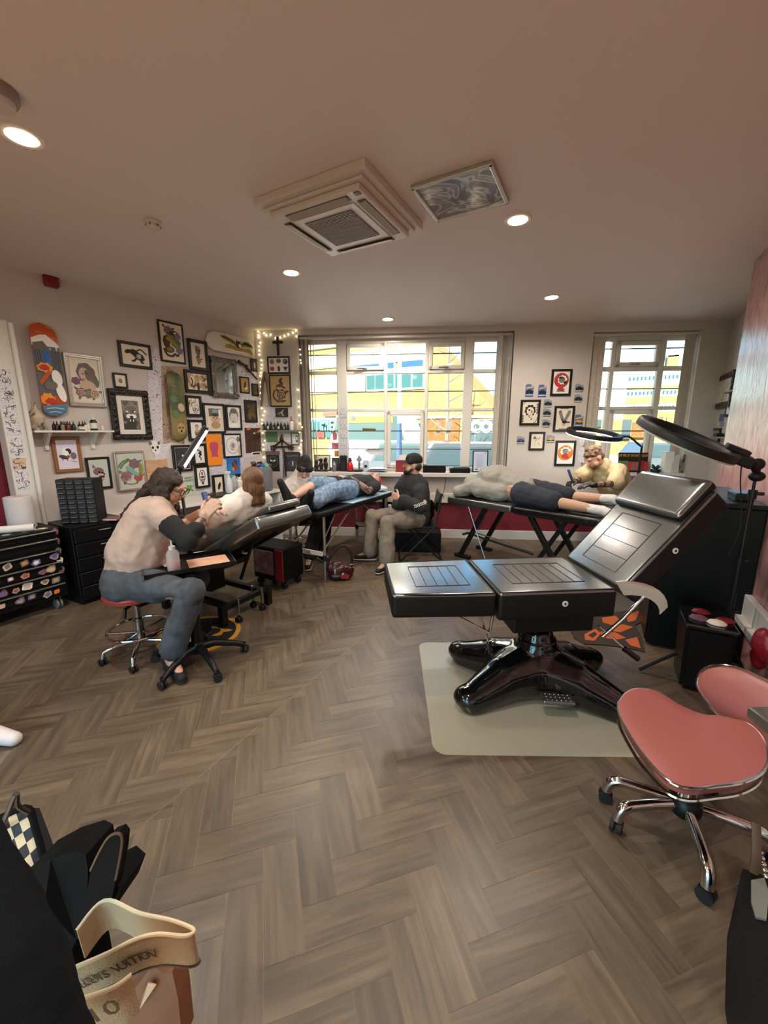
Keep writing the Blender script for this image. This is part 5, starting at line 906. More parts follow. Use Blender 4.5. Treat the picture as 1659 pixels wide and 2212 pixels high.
ve=obj('vents',g,r); ve['kind']='stuff'
p=at_z(-8,190,CEIL); p.z=CEIL; r=root('smoke_detector','grey smoke detector cut by the left picture edge above the downlight','smoke detector',p); g=G(M.Translation(p)); g.lathe([(.07,0),(.072,-.03),(.062,-.045)],'ac_grille',n=20); obj('base',g,r); g=G(M.Translation(p)); g.lathe([(.055,-.045),(.05,-.065),(.001,-.07)],'ac_white',n=20); obj('sensor_head',g,r)
a=left(111,604,.04); m=LM(a[0],a[1],0); r=root('alarm_sounder','dark red square alarm sounder high on the left wall','alarm',m); g=G(m); M_('alarm_red','#7a1420',.35); g.box((0,.03,0),(.115,.06,.115),'alarm_red',.02,seg=4); obj('case',g,r); g=G(m); g.box((0,.01,-.06),(.1,.02,.006),'ac_grille',.002); obj('base_plate',g,r)
# ---- white post at the far left with drawings taped down it
def post():
    q0=at_plane(78,1053,LB,LN)
    # vertical pipe boxing standing off the left wall
    a=left(28,757.7,.16); b=left(46.3,880,.16); s=(a[0]+b[0])/2
    return s
sp=post(); g=G(LM(0,0)); ZT=left(14,690,.16)[1]
g.box((sp-.07,.08,1.22),(.15,.16,2.44),'white_gloss',.012); o=obj('trim_6',g,kind='structure')
g=G(LM(0,0)); g.cyl((sp+.015,.175,0),(sp+.015,.175,2.42),.018,'white_gloss'); obj('trim_7',g,kind='structure')
def postdraw(k,v0,v1,lab,m='doodle_fine'):
    z1=left(30,v0,.16)[1]; z0=left(30,v1,.16)[1]; mm=LM(sp-.085,(z0+z1)/2,.1615); g=G(mm); rr=random.Random(k); w=.05
    g.prism([(-w,-(z1-z0)/2),(w*rr.uniform(.7,1),-(z1-z0)/2),(w,(z1-z0)/2),(-w*rr.uniform(.6,1),(z1-z0)/2)],.0012,m,xf=WALLX); art(g,None,.04,scr(k,0,0,.9,(z1-z0)/.09,7,.06,['ink_grey','ink']),.0012); tag(obj('taped_drawing',g,origin=mm.translation),lab,'drawing',None)
for k,(v0,v1,l) in enumerate(((800,835,'topmost taped drawing on the white post at the left edge'),(838,872,'second taped drawing from the top on the white post'),(875,905,'third taped drawing from the top on the white post'),(908,940,'fourth taped drawing from the top on the white post'),(944,985,'bear like taped drawing in the middle of the white post'),(990,1014,'plain pinkish sheet on the white post'),(1017,1060,'lowest taped drawing of a rabbit on the white post'))): postdraw(k+3,v0,v1,l,'ink_skin' if k==5 else 'doodle_fine')
# ================================================================= ORGANIC MESHES (one continuous skin per call)
from mathutils import noise
def blob(chains,vox=.012,smooth=4,noi=0,nsc=12,seed=0):
    """chains: (points, radii[, flat]) limbs; ('e',centre,radii,rot) lumps; joined into one continuous surface"""
    g=G()
    if 'tmp' not in MATS: mat('tmp')
    for c in chains:
        if c[0]=='e': g.ell(c[1],c[2],'tmp',c[3] if len(c)>3 else None,16,12); continue
        pts,rs=c[0],c[1]; 
        if not isinstance(rs,(list,tuple)): rs=[rs]*len(pts)
        g.tube(pts,list(rs),'tmp',12)
        for p,r in zip(pts,rs): g.ell(p,r,'tmp',n=12,k=8)
    me=mesh_from(g,'blob',M.Identity(4)); o=bpy.data.objects.new('blob',me); COL.objects.link(o)
    m=o.modifiers.new('r','REMESH'); m.mode='VOXEL'; m.voxel_size=vox; m.use_smooth_shade=True
    if smooth: s=o.modifiers.new('s','SMOOTH'); s.factor=.5; s.iterations=smooth
    dg=bpy.context.evaluated_depsgraph_get(); e=bpy.data.meshes.new_from_object(o.evaluated_get(dg))
    out=G(); out.v=[v.co.copy() for v in e.vertices]; out.f=[list(p.vertices) for p in e.polygons]
    if noi:
        off=V((seed*3.1,seed*1.7,seed)); nr=[v.normal.copy() for v in e.vertices]
        out.v=[p+n*(noise.noise((p+off)*nsc)*noi+abs(noise.noise((p+off)*nsc*1.7))*noi*.8) for p,n in zip(out.v,nr)]
    out.m=[0]*len(out.f); out.sm=[True]*len(out.f)
    bpy.data.objects.remove(o); bpy.data.meshes.remove(me); bpy.data.meshes.remove(e); return out
def skin(g,m): g.mats=[MATS[m]]; return g
def bobj(name,parent,chains,m,label=None,**k):
    return obj(name,skin(blob(chains,**k),m),parent,label,sharp=80)
# ================================================================= FURNITURE
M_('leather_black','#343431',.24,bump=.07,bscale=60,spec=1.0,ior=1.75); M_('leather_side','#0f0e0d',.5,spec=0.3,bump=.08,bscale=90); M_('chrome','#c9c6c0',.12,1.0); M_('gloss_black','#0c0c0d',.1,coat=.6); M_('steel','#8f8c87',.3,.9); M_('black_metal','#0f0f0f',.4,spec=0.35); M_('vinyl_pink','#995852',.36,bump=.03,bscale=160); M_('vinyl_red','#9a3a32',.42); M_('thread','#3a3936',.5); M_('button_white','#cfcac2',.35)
def mat_plastic():
    m=M_('mat_clear','#cfccb4',.12,alpha=.42,bump=.05,bscale=14); return m
mat_plastic()
def cushion(g,x0,x1,y0,y1,z0,z1,m,bev=.03,taper=0,side=None):
    """upholstered block with softly rounded edges, y narrowed at x0 by taper"""
    bm=bmesh.new(); bmesh.ops.create_cube(bm,size=1)
    for v in bm.verts:
        v.co=V((x0 if v.co.x<0 else x1,y0 if v.co.y<0 else y1,z0 if v.co.z<0 else z1))
    bmesh.ops.bevel(bm,geom=bm.edges[:],offset=bev,segments=4,affect='EDGES',profile=.6)
    for v in bm.verts:
        if taper: t=(x1-v.co.x)/(x1-x0); yc=(y0+y1)/2; v.co.y=yc+(v.co.y-yc)*(1-taper*max(0,t-.55)/.45)
    bm.normal_update(); nf=[f.normal.z for f in bm.faces]; f0=len(g.f); g.bm(bm,m,True)
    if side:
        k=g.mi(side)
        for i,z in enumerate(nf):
            if z<.35: g.m[f0+i]=k  # faces not turned up get the darker leather, their shade painted in
# ---- the big black tattoo chair
CH=M.Translation((-.265,2.42,0))@M.Rotation(R(33),4,'Z'); ZT=.72
tc_=root('tattoo_chair','large black leather tattoo chair with raised back on a glossy cross base, front right','tattoo chair',CH)
HW=.285
def pad(name,xf,x0,x1,th,taper,lines,buttons=(),pillow=None):
    g=G(xf); cushion(g,x0,x1,-HW,HW,-th,0,'leather_black',.024,taper,'leather_side'); p=obj(name,g,tc_)
    g=G(xf); e=.012; w0=HW*(1-taper); pts=[(x1-e,-HW+e,-.004),(x0+(x1-x0)*.4,-HW+e,-.004),(x0+e,-w0+e,-.004),(x0+e,w0-e,-.004),(x0+(x1-x0)*.4,HW-e,-.004),(x1-e,HW-e,-.004)]
    g.tube(pts,.0055,'leather_side',8,closed=True); obj('piping',g,p)
    g=G(xf)
    for a in lines: g.tube([(a,-HW*.56,.0015),(a,HW*.56,.0015)],.0016,'thread',4)
    if lines:
        g.tube([(lines[0],-HW*.56,.0015),(lines[-1],-HW*.56,.0015)],.0016,'thread',4); g.tube([(lines[0],HW*.56,.0015),(lines[-1],HW*.56,.0015)],.0016,'thread',4); obj('stitching',g,p)
    for bx,bz in buttons:
        g=G(xf); g.cyl((bx,-HW-.004,bz),(bx,-HW+.01,bz),.016,'button_white'); g.cyl((bx,-HW-.006,bz),(bx,-HW,bz),.006,'leather_side',n=10); obj('side_button',g,p,'pale round washer with dark centre')
    return p
LEGX=(-.90,-.352); SEX=(-.34,.31)
T=lambda z: CH@M.Translation((0,0,z))
pad('leg_rest',T(ZT),LEGX[0],LEGX[1],.135,.10,[-.76,-.70,-.64,-.58,-.52,-.46])
pad('seat',T(ZT),SEX[0],SEX[1],.16,0,[-.22,-.16,-.10,-.04,.02,.08,.14,.2],[(.02,-.07)])
g=G(CH); g.box((0.0,0,ZT-.21),(.46,.46,.11),'leather_side',.01); obj('seat_box',g,tc_)
BK=CH@M.Translation((.325,0,ZT-.005))@M.Rotation(R(-49.5),4,'Y')
bp_=pad('backrest',BK,0,.70,.13,0,[.07,.16,.25,.34,.43],[(.34,-.07)])
g=G(BK); cushion(g,.47,.735,-HW*.93,HW*.93,-.02,.05,'leather_black',.035,0,'leather_side'); pl=obj('head_pillow',g,bp_); g=G(BK); g.tube([(.49,-HW*.85,.048),(.715,-HW*.72,.05),(.735,-HW*.4,.048),(.735,HW*.4,.048),(.715,HW*.72,.05),(.49,HW*.85,.048)],.005,'leather_side',8); g.tube([(.475,-HW*.88,.04),(.468,0,.045),(.475,HW*.88,.04)],.005,'leather_side',8)
# chrome quadrant, rods and levers
for sy in (-1,):
    g=G(CH); y=-HW-.008
    arc=[(.33+.27*math.cos(R(a)),.60+.17*math.sin(R(a))) for a in range(100,-1,-12)]; inn=[(.36+.2*math.cos(R(a)),.57+.12*math.sin(R(a))) for a in range(0,101,12)]
    g.prism(arc+inn,.006,'chrome',xf=M(((1,0,0,0),(0,0,1,y),(0,1,0,0),(0,0,0,1)))); obj('quadrant_plate',g,tc_)
    g=G(CH); g.tube([(.45,y,.68),(.36,y+.01,.55),(.26,y+.02,.44)],.011,'chrome',10); g.tube([(.24,y+.03,.50),(.40,y-.0,.36)],.006,'chrome',8); l=obj('back_lever',g,tc_); g=G(CH); g.tube([(.38,y,.375),(.46,y-.01,.315)],.016,'gloss_black',10); obj('grip',g,l)
g=G(CH); y=-.14
g.tube([(-.62,y,.585),(-.34,y-.02,.43)],.009,'chrome',8); g.tube([(-.40,y,.575),(-.36,y,.45),(-.33,y,.36)],.007,'chrome',8); g.tube([(-.31,y,.56),(-.33,y,.40)],.009,'chrome',8); g.box((-.41,y,.57),(.05,.02,.03),'chrome',.003); l=obj('leg_lever',g,tc_); g=G(CH); g.tube([(-.33,y,.36),(-.315,y,.29)],.013,'gloss_black',10); obj('grip',g,l)
BS=M.Translation((-.235,2.37,0))@M.Rotation(R(22.8),4,'Z')
g=G(BS); g.cyl((.0,0,.30),(.0,0,.62),.028,'chrome'); obj('lift_column',g,tc_)
def chairbase():
    ch=[]; 
    for sx,sy in ((-1,-1),(-1,1),(1,-1),(1,1)):
        tip=V((sx*.40,sy*.235,.055)); mid=V((sx*.2,sy*.105,.115))
        ch.append(([V((0,0,.13)),mid,tip],[.19,.135,.088])); ch.append(('e',tip+V((sx*.012,sy*.008,.02)),(.098,.085,.065)))
    ch+=[('e',(0,0,.10),(.27,.20,.12)),('e',(0,0,.17),(.19,.165,.13)),([V((0,0,.2)),V((0,0,.27))],[.135,.125]),([V((0,0,.27)),V((0,0,.335))],[.112,.10])]
    b=blob(ch,.012,8); b.v=[BS@V((p.x,p.y,max(p.z,.004))) for p in b.v]; return skin(b,'gloss_black')
cb=obj('pedestal',chairbase(),tc_,sharp=80)
for z,r in ((.265,.128),(.325,.104)):
    g=G(BS); g.lathe([(r,z),(r+.006,z+.008),(r,z+.016)],'gloss_black',n=32,cap=False); obj('ring',g,cb)
g=G(BS@M.Translation((-.24,-.02,.135))@M.Rotation(R(-8),4,'Y')); g.lathe([(.045,0),(.05,.006),(.04,.012),(.03,.008)],'gloss_black',n=24); obj('cap_disc',g,cb)
g=G(BS); g.bar((.06,-.06,.30),(.075,-.21,.13),.03,.015,'gloss_black',bev=.004); g.box((.06,-.25,.10),(.17,.075,.022),'steel',.008); pd=obj('foot_pedal',g,tc_); g=G(BS)
for i in range(6):
    for j in range(3): g.ell((-.0+i*.024,-.275+j*.025,.112),(.005,.005,.003),'steel',n=6,k=4)
pd_=obj('pedal_grip',g,pd); pd_['kind']='stuff'
# protective floor mat
m=M.Translation((-.312,2.31,0))@M.Rotation(R(27.5),4,'Z'); g=G(m); g.prism(rrect(1.15,1.05,.07,6),.003,'mat_clear',z0=.0005); tag(obj('floor_mat',g,origin=m.translation),'clear plastic floor mat under the large black tattoo chair','mat')
# ---- castor helper
def castor(x,p,rad=.024,m='black_rubber',hd=0):
    g=G(x); c,s=math.cos(hd),math.sin(hd); d=V((-s,c,0)); p=V(p)
    for k in (-1,1): g.cyl(p+d*(k*.006),p+d*(k*.02),rad,m,n=14)
    g.cyl(p+V((0,0,rad*.6)),p+V((0,0,rad*1.9)),rad*.35,'black_metal',n=8); g.box(p+V((0,0,rad*.75)),(rad*1.1,.012,rad),'black_metal',.003); return g
# ---- pink saddle stool
SC=V((.42,1.705,0)); ps=root('saddle_stool','pink saddle stool with back pad on a chrome five star base, right foreground','stool',SC)
tips=[V((.215,1.70,0)),V((.192,1.57,0)),V((.452,1.43,0)),V((.70,1.70,0)),V((.545,1.93,0))]
tips=[SC+(t-SC).normalized()*.265 for t in tips]
HUB=M.Translation(SC)
for k,t in enumerate(tips):
    d=(t-SC); g=G(); z=.118; g.tube(spline([SC+V((0,0,z))+d*.12,SC+d*.5+V((0,0,z+.002)),SC+d*.86+V((0,0,z-.004)),SC+d*.97+V((0,0,z-.028)),SC+d*1.0+V((0,0,.055))],4),[.019]*8+[.021]*5+[.02]*4,'chrome',12); lg=obj('leg',g,ps)
    obj('castor',castor(M.Identity(4),t+V((0,0,.026)),.026,'black_rubber',k*1.3),lg)
g=G(HUB); g.lathe([(.05,.085),(.056,.10),(.056,.135),(.045,.15)],'black_metal',n=24); obj('hub',g,ps); g=G(HUB); g.lathe([(.034,.14),(.034,.26),(.022,.262),(.022,.40)],'chrome',n=24); obj('gas_column',g,ps); g=G(HUB); g.box((0,0,.40),(.2,.16,.012),'black_metal',.003); obj('seat_plate',g,ps)
ol=[at_z(u,v,.44) for u,v in ((1333,1545),(1345,1515),(1375,1499),(1420,1500),(1470,1524),(1520,1543),(1570,1550),(1615,1568),(1645,1602),(1656,1645),(1645,1678),(1605,1696),(1550,1700),(1490,1702),(1445,1685),(1405,1648),(1365,1600))]
def saddle():
    P=spline(ol,4,True); n=len(P); c=V((0,0,0))
    for p in P: c+=p
    c/=n; ax=(at_z(1640,1660,.44)-at_z(1350,1530,.44)).normalized(); ay=V((-ax.y,ax.x,0))
    def hgt(q,t): a=(q-c).dot(ax)/.23; return .022*(1-t**3)+.028*a*a*t**2*0+.02*abs(a)**2
    rows=[]
    for t in (0.001,.2,.4,.6,.75,.87,.95,1.0): rows.append([c+(p-c)*t+V((0,0,.018*(1-t**4)+.03*(((p-c)*t).dot(ax)/.22)**2)) for p in P])
    edge=rows[-1]; low=[p+V((0,0,-.035))+(c-p)*.03 for p in edge]; bot=[c+(p-c)*.7+V((0,0,-.035)) for p in P]
    g=G(); g.sheet(rows+[low,bot],'vinyl_pink',closed=True); g.v; s=obj('seat',g,ps,sharp=75)
    g=G(); g.tube([p+V((0,0,-.004)) for p in edge],.0055,'chrome',8,closed=True); g.tube([p+V((0,0,-.02)) for p in low],.006,'chrome',6,closed=True); obj('seat_trim',g,s)
saddle()
def backpad():
    cx=[(1506,1478),(1516,1450),(1545,1438),(1590,1442),(1640,1462),(1700,1495),(1740,1550),(1735,1605),(1700,1640),(1650,1630),(1600,1592),(1555,1548),(1524,1512)]
    o=V((.66,1.93,0)); nrm=V((-.55,-.75,.25)).normalized(); P=spline([at_plane(u,v,o+V((0,0,.6)),nrm) for u,v in cx],4,True); c=V((0,0,0))
    for p in P: c+=p
    c/=len(P); rows=[[c+(p-c)*t+nrm*(.03*(1-t**3)) for p in P] for t in (.001,.3,.6,.8,.92,1)]; back=[p-nrm*.03+(c-p)*.04 for p in P]; g=G(); g.sheet(rows+[back,[c+(p-c)*.01-nrm*.03 for p in P]],'vinyl_pink',closed=True); b=obj('back_pad',g,ps,sharp=75)
    g=G(); g.tube(P,.006,'chrome',8,closed=True); obj('back_trim',g,b); g=G(); g.tube(spline([SC+V((.03,.03,.395)),SC+V((.12,.13,.39)),V((.64,1.99,.42)),c-nrm*.03],5),.011,'chrome',10); obj('back_bar',g,ps)
backpad()
# ---- red stool of the artist on the left
def redstool():
    o=V((-2.72,1.44,0)); r=root('round_stool','red padded stool with a chrome foot ring under the seated woman','stool',o); x=M.Translation(o)
    g=G(x); g.lathe([(.001,.43),(.15,.43),(.185,.445),(.19,.47),(.175,.49),(.001,.498)],'vinyl_red',n=28); obj('seat',g,r); g=G(x); g.lathe([(.03,.10),(.03,.28),(.02,.285),(.02,.43)],'chrome',n=18); g.box((.05,0,.41),(.16,.1,.02),'black_metal',.004); c=obj('gas_column',g,r); g=G(x); g.tube([(.04,-.06,.40),(.05,-.10,.39),(.05,-.11,.33)],.011,'black_metal',8); obj('lever',g,c)
    g=G(x); R_=.19; pts=[(R_*math.cos(t*PI/16),R_*math.sin(t*PI/16),.2) for t in range(32)]; g.tube(pts,.009,'chrome',8,closed=True)
    for k in range(5): a=k*2*PI/5+.3; g.tube([(0,0,.17),(R_*math.cos(a),R_*math.sin(a),.2)],.007,'chrome',8)
    obj('foot_ring',g,r)
    for k in range(5):
        a=k*2*PI/5+.5; g=G(x); e=V((.23*math.cos(a),.23*math.sin(a),0)); g.tube([(0,0,.11),e*.6+V((0,0,.11)),e*.95+V((0,0,.09)),e+V((0,0,.045))],.015,'chrome',10); l=obj('leg',g,r); obj('castor',castor(x,e+V((0,0,.024))),l)
redstool()
# ---- tray trolley
def tray():
    o=V((-2.28,1.56,0)); r=root('tray_trolley','black wheeled tray stand holding a pink bottle, beside the seated woman','tray stand',o); x=M.Translation(o)
    g=G(x); g.cyl((0,0,.10),(0,0,.62),.026,'black_metal'); g.cyl((0,0,.10),(0,0,.34),.033,'black_metal'); p_=obj('post',g,r); g=G(x); g.cyl((.03,-.01,.36),(.05,-.015,.36),.012,'black_metal',n=8); obj('knob',g,p_)
    for k,t in enumerate(((-2.22,1.258),(-1.986,1.479),(-2.136,1.76),(-2.53,1.80),(-2.56,1.42))):
        e=(V((t[0],t[1],0))-o); e=e.normalized()*.30; g=G(x); g.tube([V((0,0,.115))+e*.05,e*.35+V((0,0,.125)),e*.8+V((0,0,.085)),e+V((0,0,.055))],[.032,.026,.02,.017],'black_metal',10); l=obj('leg',g,r); obj('castor',castor(x,e+V((0,0,.027)),.027,'black_rubber',k),l)
    g=G(x); g.lathe([(.04,.08),(.05,.10),(.045,.14),(.03,.16)],'black_metal',n=18); obj('hub',g,r)
    c=V((-2.45,1.68,0)); tx=M.Translation(c)@M.Rotation(R(60),4,'Z')
    g=G(tx); L,W=.56,.36; g.box((0,0,.640),(L,W,.006),'black_metal')
    for q,sz in (((0,W/2,.652),(L,.012,.03)),((0,-W/2,.652),(L,.012,.03)),((L/2,0,.652),(.012,W,.03)),((-L/2,0,.652),(.012,W,.03))): g.box(q,sz,'gloss_black',.004)
    t=obj('tray',g,r); g=G(x); g.bar((0,0,.61),(c.x-o.x,c.y-o.y,.63),.05,.02,'black_metal'); obj('support_arm',g,t)
    M_('towel_paper','#d9a98c',.8); g=G(tx); g.box((.12,-.04,.6455),(.26,.24,.003),'towel_paper'); tag(obj('paper_towel',g,origin=tx@V((.12,-.04,.64))),'peach paper towel laid on the black tray stand','towel')
    M_('crumple','#c9a795',.7); rr=random.Random(3); q=tx@V((-.13,.05,.645)); g=G(M.Translation(q))
    rows=[[((i-4)*.018+rr.uniform(-.004,.004),(j-3)*.016+rr.uniform(-.004,.004),abs(rr.gauss(0,.014))+.002) for i in range(9)] for j in range(7)]; g.sheet(rows,'crumple',.001,False); tag(obj('tissue',g,origin=q),'crumpled tissue beside the pink bottle on the tray','tissue')
    M_('pink_liquid','#cf7a76',.2); M_('bottle_clear','#e0d8d4',.2,alpha=.45); q=tx@V((-.10,-.10,.6435)); x=M.Translation(q); b=root('squeeze_bottle','clear squeeze bottle with pink liquid and bent nozzle on the tray','bottle',x)
    g=G(x); g.lathe([(.033,.001),(.036,.006),(.036,.065)],'pink_liquid',n=20); obj('liquid',g,b); g=G(x); g.lathe([(.037,0),(.039,.006),(.039,.115),(.03,.135),(.018,.145)],'bottle_clear',n=20); obj('bottle_body',g,b); g=G(x); g.lathe([(.02,.143),(.02,.165),(.008,.17),(.006,.18)],'cap_white',n=14); g.tube(spline([(0,0,.175),(0,0,.205),(.012,.004,.222),(.07,.03,.226)],5),.0055,'cap_white',8); obj('nozzle',g,b)
tray()
# ---- reclining client chair on the left
RC=V((-2.55,2.25,0)); rc=root('recliner','black reclining tattoo couch on a square tube frame, left of centre','couch',RC)
for y in (1.987,2.48):
    g=G(); g.box((-2.54,y,.09),(.055,.055,.18),'black_metal',.006); obj('leg',g,rc)
for y in (2.05,2.42): g=G(); g.bar((-2.55,y,.15),(-3.3,y,.15),.045,.045,'black_metal',bev=.004); obj('rail',g,rc)
g=G(); g.bar((-2.54,1.987,.155),(-2.54,2.48,.155),.045,.045,'black_metal',bev=.004); obj('cross_bar',g,rc); g=G(); g.bar((-3.28,1.987,.155),(-3.28,2.48,.155),.045,.045,'black_metal',bev=.004); obj('cross_bar',g,rc)
for p in ((-2.49,2.10,.028),(-2.49,2.36,.028),(-2.60,2.36,.028)): g=castor(M.Identity(4),p,.026); g.cyl(V(p)+V((0,0,.04)),V(p)+V((0,0,.18)),.011,'chrome',n=8); obj('castor',g,rc)
for y in (1.987,2.48): g=G(); g.box((-3.28,y,.08),(.055,.055,.16),'black_metal',.006); obj('leg',g,rc)
g=G(); g.box((-2.95,2.24,.30),(.12,.16,.28),'black_metal',.01); g.box((-2.95,2.24,.44),(.55,.36,.05),'black_metal',.006); obj('lift_unit',g,rc)
g=G(M.Translation((-2.95,2.26,.56))); cushion(g,-.40,.10,-.29,.29,-.10,0,'leather_black',.03); obj('seat',g,rc)
RB=M.Translation((-2.86,2.28,.54))@M.Rotation(R(-29),4,'Y'); g=G(RB); cushion(g,0,.86,-.30,.30,-.11,0,'leather_black',.035,0); rb_=obj('backrest',g,rc); g=G(RB); cushion(g,.62,.9,-.17,.17,.0,.06,'leather_black',.028); obj('head_pillow',g,rb_); g=G(RB); g.bar((.15,-.1,-.12),(.6,-.1,-.12),.03,.02,'black_metal'); g.bar((.15,.1,-.12),(.6,.1,-.12),.03,.02,'black_metal'); g.tube([(.5,-.1,-.12),(.2,-.1,-.33)],.014,'black_metal',8); obj('back_bracket',g,rc)
g=G(M.Translation((-3.72,2.26,.50))); cushion(g,-.22,.36,-.28,.28,-.10,0,'leather_black',.03); obj('leg_rest',g,rc)
# ---- aluminium portable couch with the lying client
def portable():
    X0,X1,Y0,Y1=-2.95,-2.42,3.10,4.74; zt=.75; r=root('massage_table','aluminium legged portable table under the client in denim shorts','table',V(((X0+X1)/2,(Y0+Y1)/2,0)))
    M_('aluminium','#b5b0a8',.3,.8); M_('wrap_blue','#7fb4d6',.3,col2='#cfe4f0',nscale=12,stretch=(9,1.2,1)); 
    g=G(); g.box(((X0+X1)/2,(Y0+Y1)/2,zt-.04),(X1-X0,Y1-Y0,.06),'leather_side',.018); obj('table_top',g,r); g=G(); g.box(((X0+X1)/2,(Y0+Y1)/2+.3,zt-.006),(X1-X0+.01,Y1-Y0-.66,.012),'wrap_blue',.004); obj('plastic_cover',g,r)
    for y in (Y0+.14,Y1-.14):
        for x in (X0+.03,X1-.04):
            g=G(); g.cyl((x,y,0.0),(x,y,zt-.06),.016,'aluminium',n=10); g.cyl((x,y,.0),(x,y,.22),.0195,'aluminium',n=10); l=obj('leg',g,r); g=G(); g.cyl((x,y,.2),(x,y,.26),.024,'black_rubber',n=10); obj('collar',g,l)
        g=G(); g.box(((X0+X1)/2,y-.0,.27),(X1-X0-.06,.02,.05),'paper_cream',.004); b=obj('end_board',g,r)
        if y<4: g=G(); text(g,'BTAK',.055,M.Translation(((X0+X1)/2-.02,y-.0115,.27))@XZ,'figure_black',ext=.0005,bold=.001); obj('lettering',g,b)
        s=1 if y<4 else -1
        for x in (X0+.05,X1-.06): g=G(); g.tube([(x,y,.30),(x,y+s*.55,zt-.07)],.010,'aluminium',8); g.tube([(x,y+s*.25,zt-.06),(x,y+s*.02,.42)],.006,'aluminium',6); obj('brace',g,r)
portable()
# ---- black couch on the right with the lying client
BD=M.Translation((-.64,4.64,0))@M.Rotation(R(-18.5),4,'Z')
bd=root('massage_couch','black wrapped folding couch under the client in the grey hoodie','couch',BD); zb2=.755
M_('wrap_black','#121212',.16,bump=.5,bscale=28)
g=G(BD); cushion(g,-.93,-.06,-.32,.32,zb2-.085,zb2,'leather_black',.03); obj('head_pad',g,bd); g=G(BD); cushion(g,-.05,.98,-.32,.32,zb2-.09,zb2-.004,'wrap_black',.03); obj('leg_pad',g,bd)
for s in (-1,1):
    g=G(BD); g.bar((-.42,s*.24,zb2-.08),(-.75,s*.24,.03),.05,.05,'black_metal',bev=.004); g.box((-.72,s*.24,.02),(.22,.06,.04),'black_metal',.006); obj('leg',g,bd)
    g=G(BD); g.bar((.12,s*.24,zb2-.09),(.55,s*.24,.03),.05,.05,'black_metal',bev=.004); obj('leg',g,bd); g=G(BD); g.bar((.50,s*.24,zb2-.09),(.15,s*.24,.03),.04,.04,'black_metal',bev=.004); obj('leg',g,bd)
g=G(BD); g.cyl((-.60,-.27,.33),(.2,-.27,.26),.012,'black_metal',n=8); g.cyl((-.60,-.25,.36),(.2,-.25,.29),.008,'steel',n=8); g.tube([(-.62,-.27,.34),(-.70,-.28,.31)],.014,'black_rubber',8); obj('tie_bar',g,bd)
g=G(BD); g.tube([(-.62,-.30,zb2-.09),(-.45,-.31,.3),(-.30,-.33,.004)],.006,'steel',6); obj('prop_stick',g,bd)
g=G(M.Translation(BD@V((.78,.02,0)))); q=BD@V((.66,.10,zb2)); g=G(M.Translation(q)@M.Rotation(R(-18),4,'Z')); cushion(g,-.22,.24,-.12,.12,0.0,.07,'wrap_black',.02); tag(obj('leg_bolster',g,origin=q),'black film wrapped bolster under the far leg on the right couch','cushion')
# ---- folding chair of the capped man
FC=M.Translation((-1.87,4.36,0))@M.Rotation(R(208),4,'Z')   # chair faces local +x
def fchair():
    r=root('folding_chair','black folding chair under the man in the cap','chair',FC); zs=.45
    g=G(FC); g.box((.0,0,zs-.015),(.38,.40,.03),'black_metal',.008); obj('seat',g,r); g=G(FC); g.box((-.22,0,.72),(.025,.40,.24),'black_metal',.01,rot=M.Rotation(R(-8),3,'Y')); obj('backrest',g,r)
    for s in (-1,1):
        g=G(FC); g.tube([(-.24,s*.2,.84),(-.17,s*.2,zs),(.24,s*.2,.012)],.011,'black_metal',8); obj('leg',g,r); g=G(FC); g.tube([(.14,s*.18,zs-.03),(-.27,s*.18,.012)],.010,'black_metal',8); obj('leg',g,r)
    g=G(FC); g.cyl((.24,-.2,.014),(.24,.2,.014),.010,'black_metal',n=8); g.cyl((-.27,-.18,.014),(-.27,.18,.014),.010,'black_metal',n=8); obj('foot_bar',g,r)
fchair()
# ---- ring lamps
M_('ring_black','#0e0c0b',.5,spec=0.35); M_('ring_led','#fffaf0',.4,emit='#fff6e6',estr=2.5); M_('ring_face','#b8b2a8',.4)
def ring_lamp(name,label,c,xa,ya,Ro,on,foot,polept,legs=(),arc=None):
    """ring centred at c in the plane of xa,ya"""
    r=root(name,label,'lamp',foot); za=xa.cross(ya).normalized(); xm=M(((xa.x,ya.x,za.x,c.x),(xa.y,ya.y,za.y,c.y),(xa.z,ya.z,za.z,c.z),(0,0,0,1)))
    w=Ro*.2; g=G(xm); n=48; prof=[(Ro,-.022),(Ro,.014),(Ro-.008,.024),(Ro-w+.008,.024),(Ro-w,.014),(Ro-w,-.022)]
    vs=[(p*math.cos(2*PI*j/n),p*math.sin(2*PI*j/n),z) for p,z in prof for j in range(n)]; fs=[(i*n+j,i*n+(j+1)%n,(i+1)*n+(j+1)%n,(i+1)*n+j) for i in range(5) for j in range(n)]; g.add(vs,fs,'ring_black',True); h=obj('ring_housing',g,r)
    g=G(xm); prof=[(Ro-.002,-.022),(Ro-.006,-.032),(Ro-w+.006,-.032),(Ro-w+.002,-.022)]; vs=[(p*math.cos(2*PI*j/n),p*math.sin(2*PI*j/n),z) for p,z in prof for j in range(n)]; fs=[(i*n+j,i*n+(j+1)%n,(i+1)*n+(j+1)%n,(i+1)*n+j) for i in range(3) for j in range(n)]; g.add(vs,fs,'ring_led' if on else 'ring_face',True); obj('diffuser',g,h)
    return r,xm
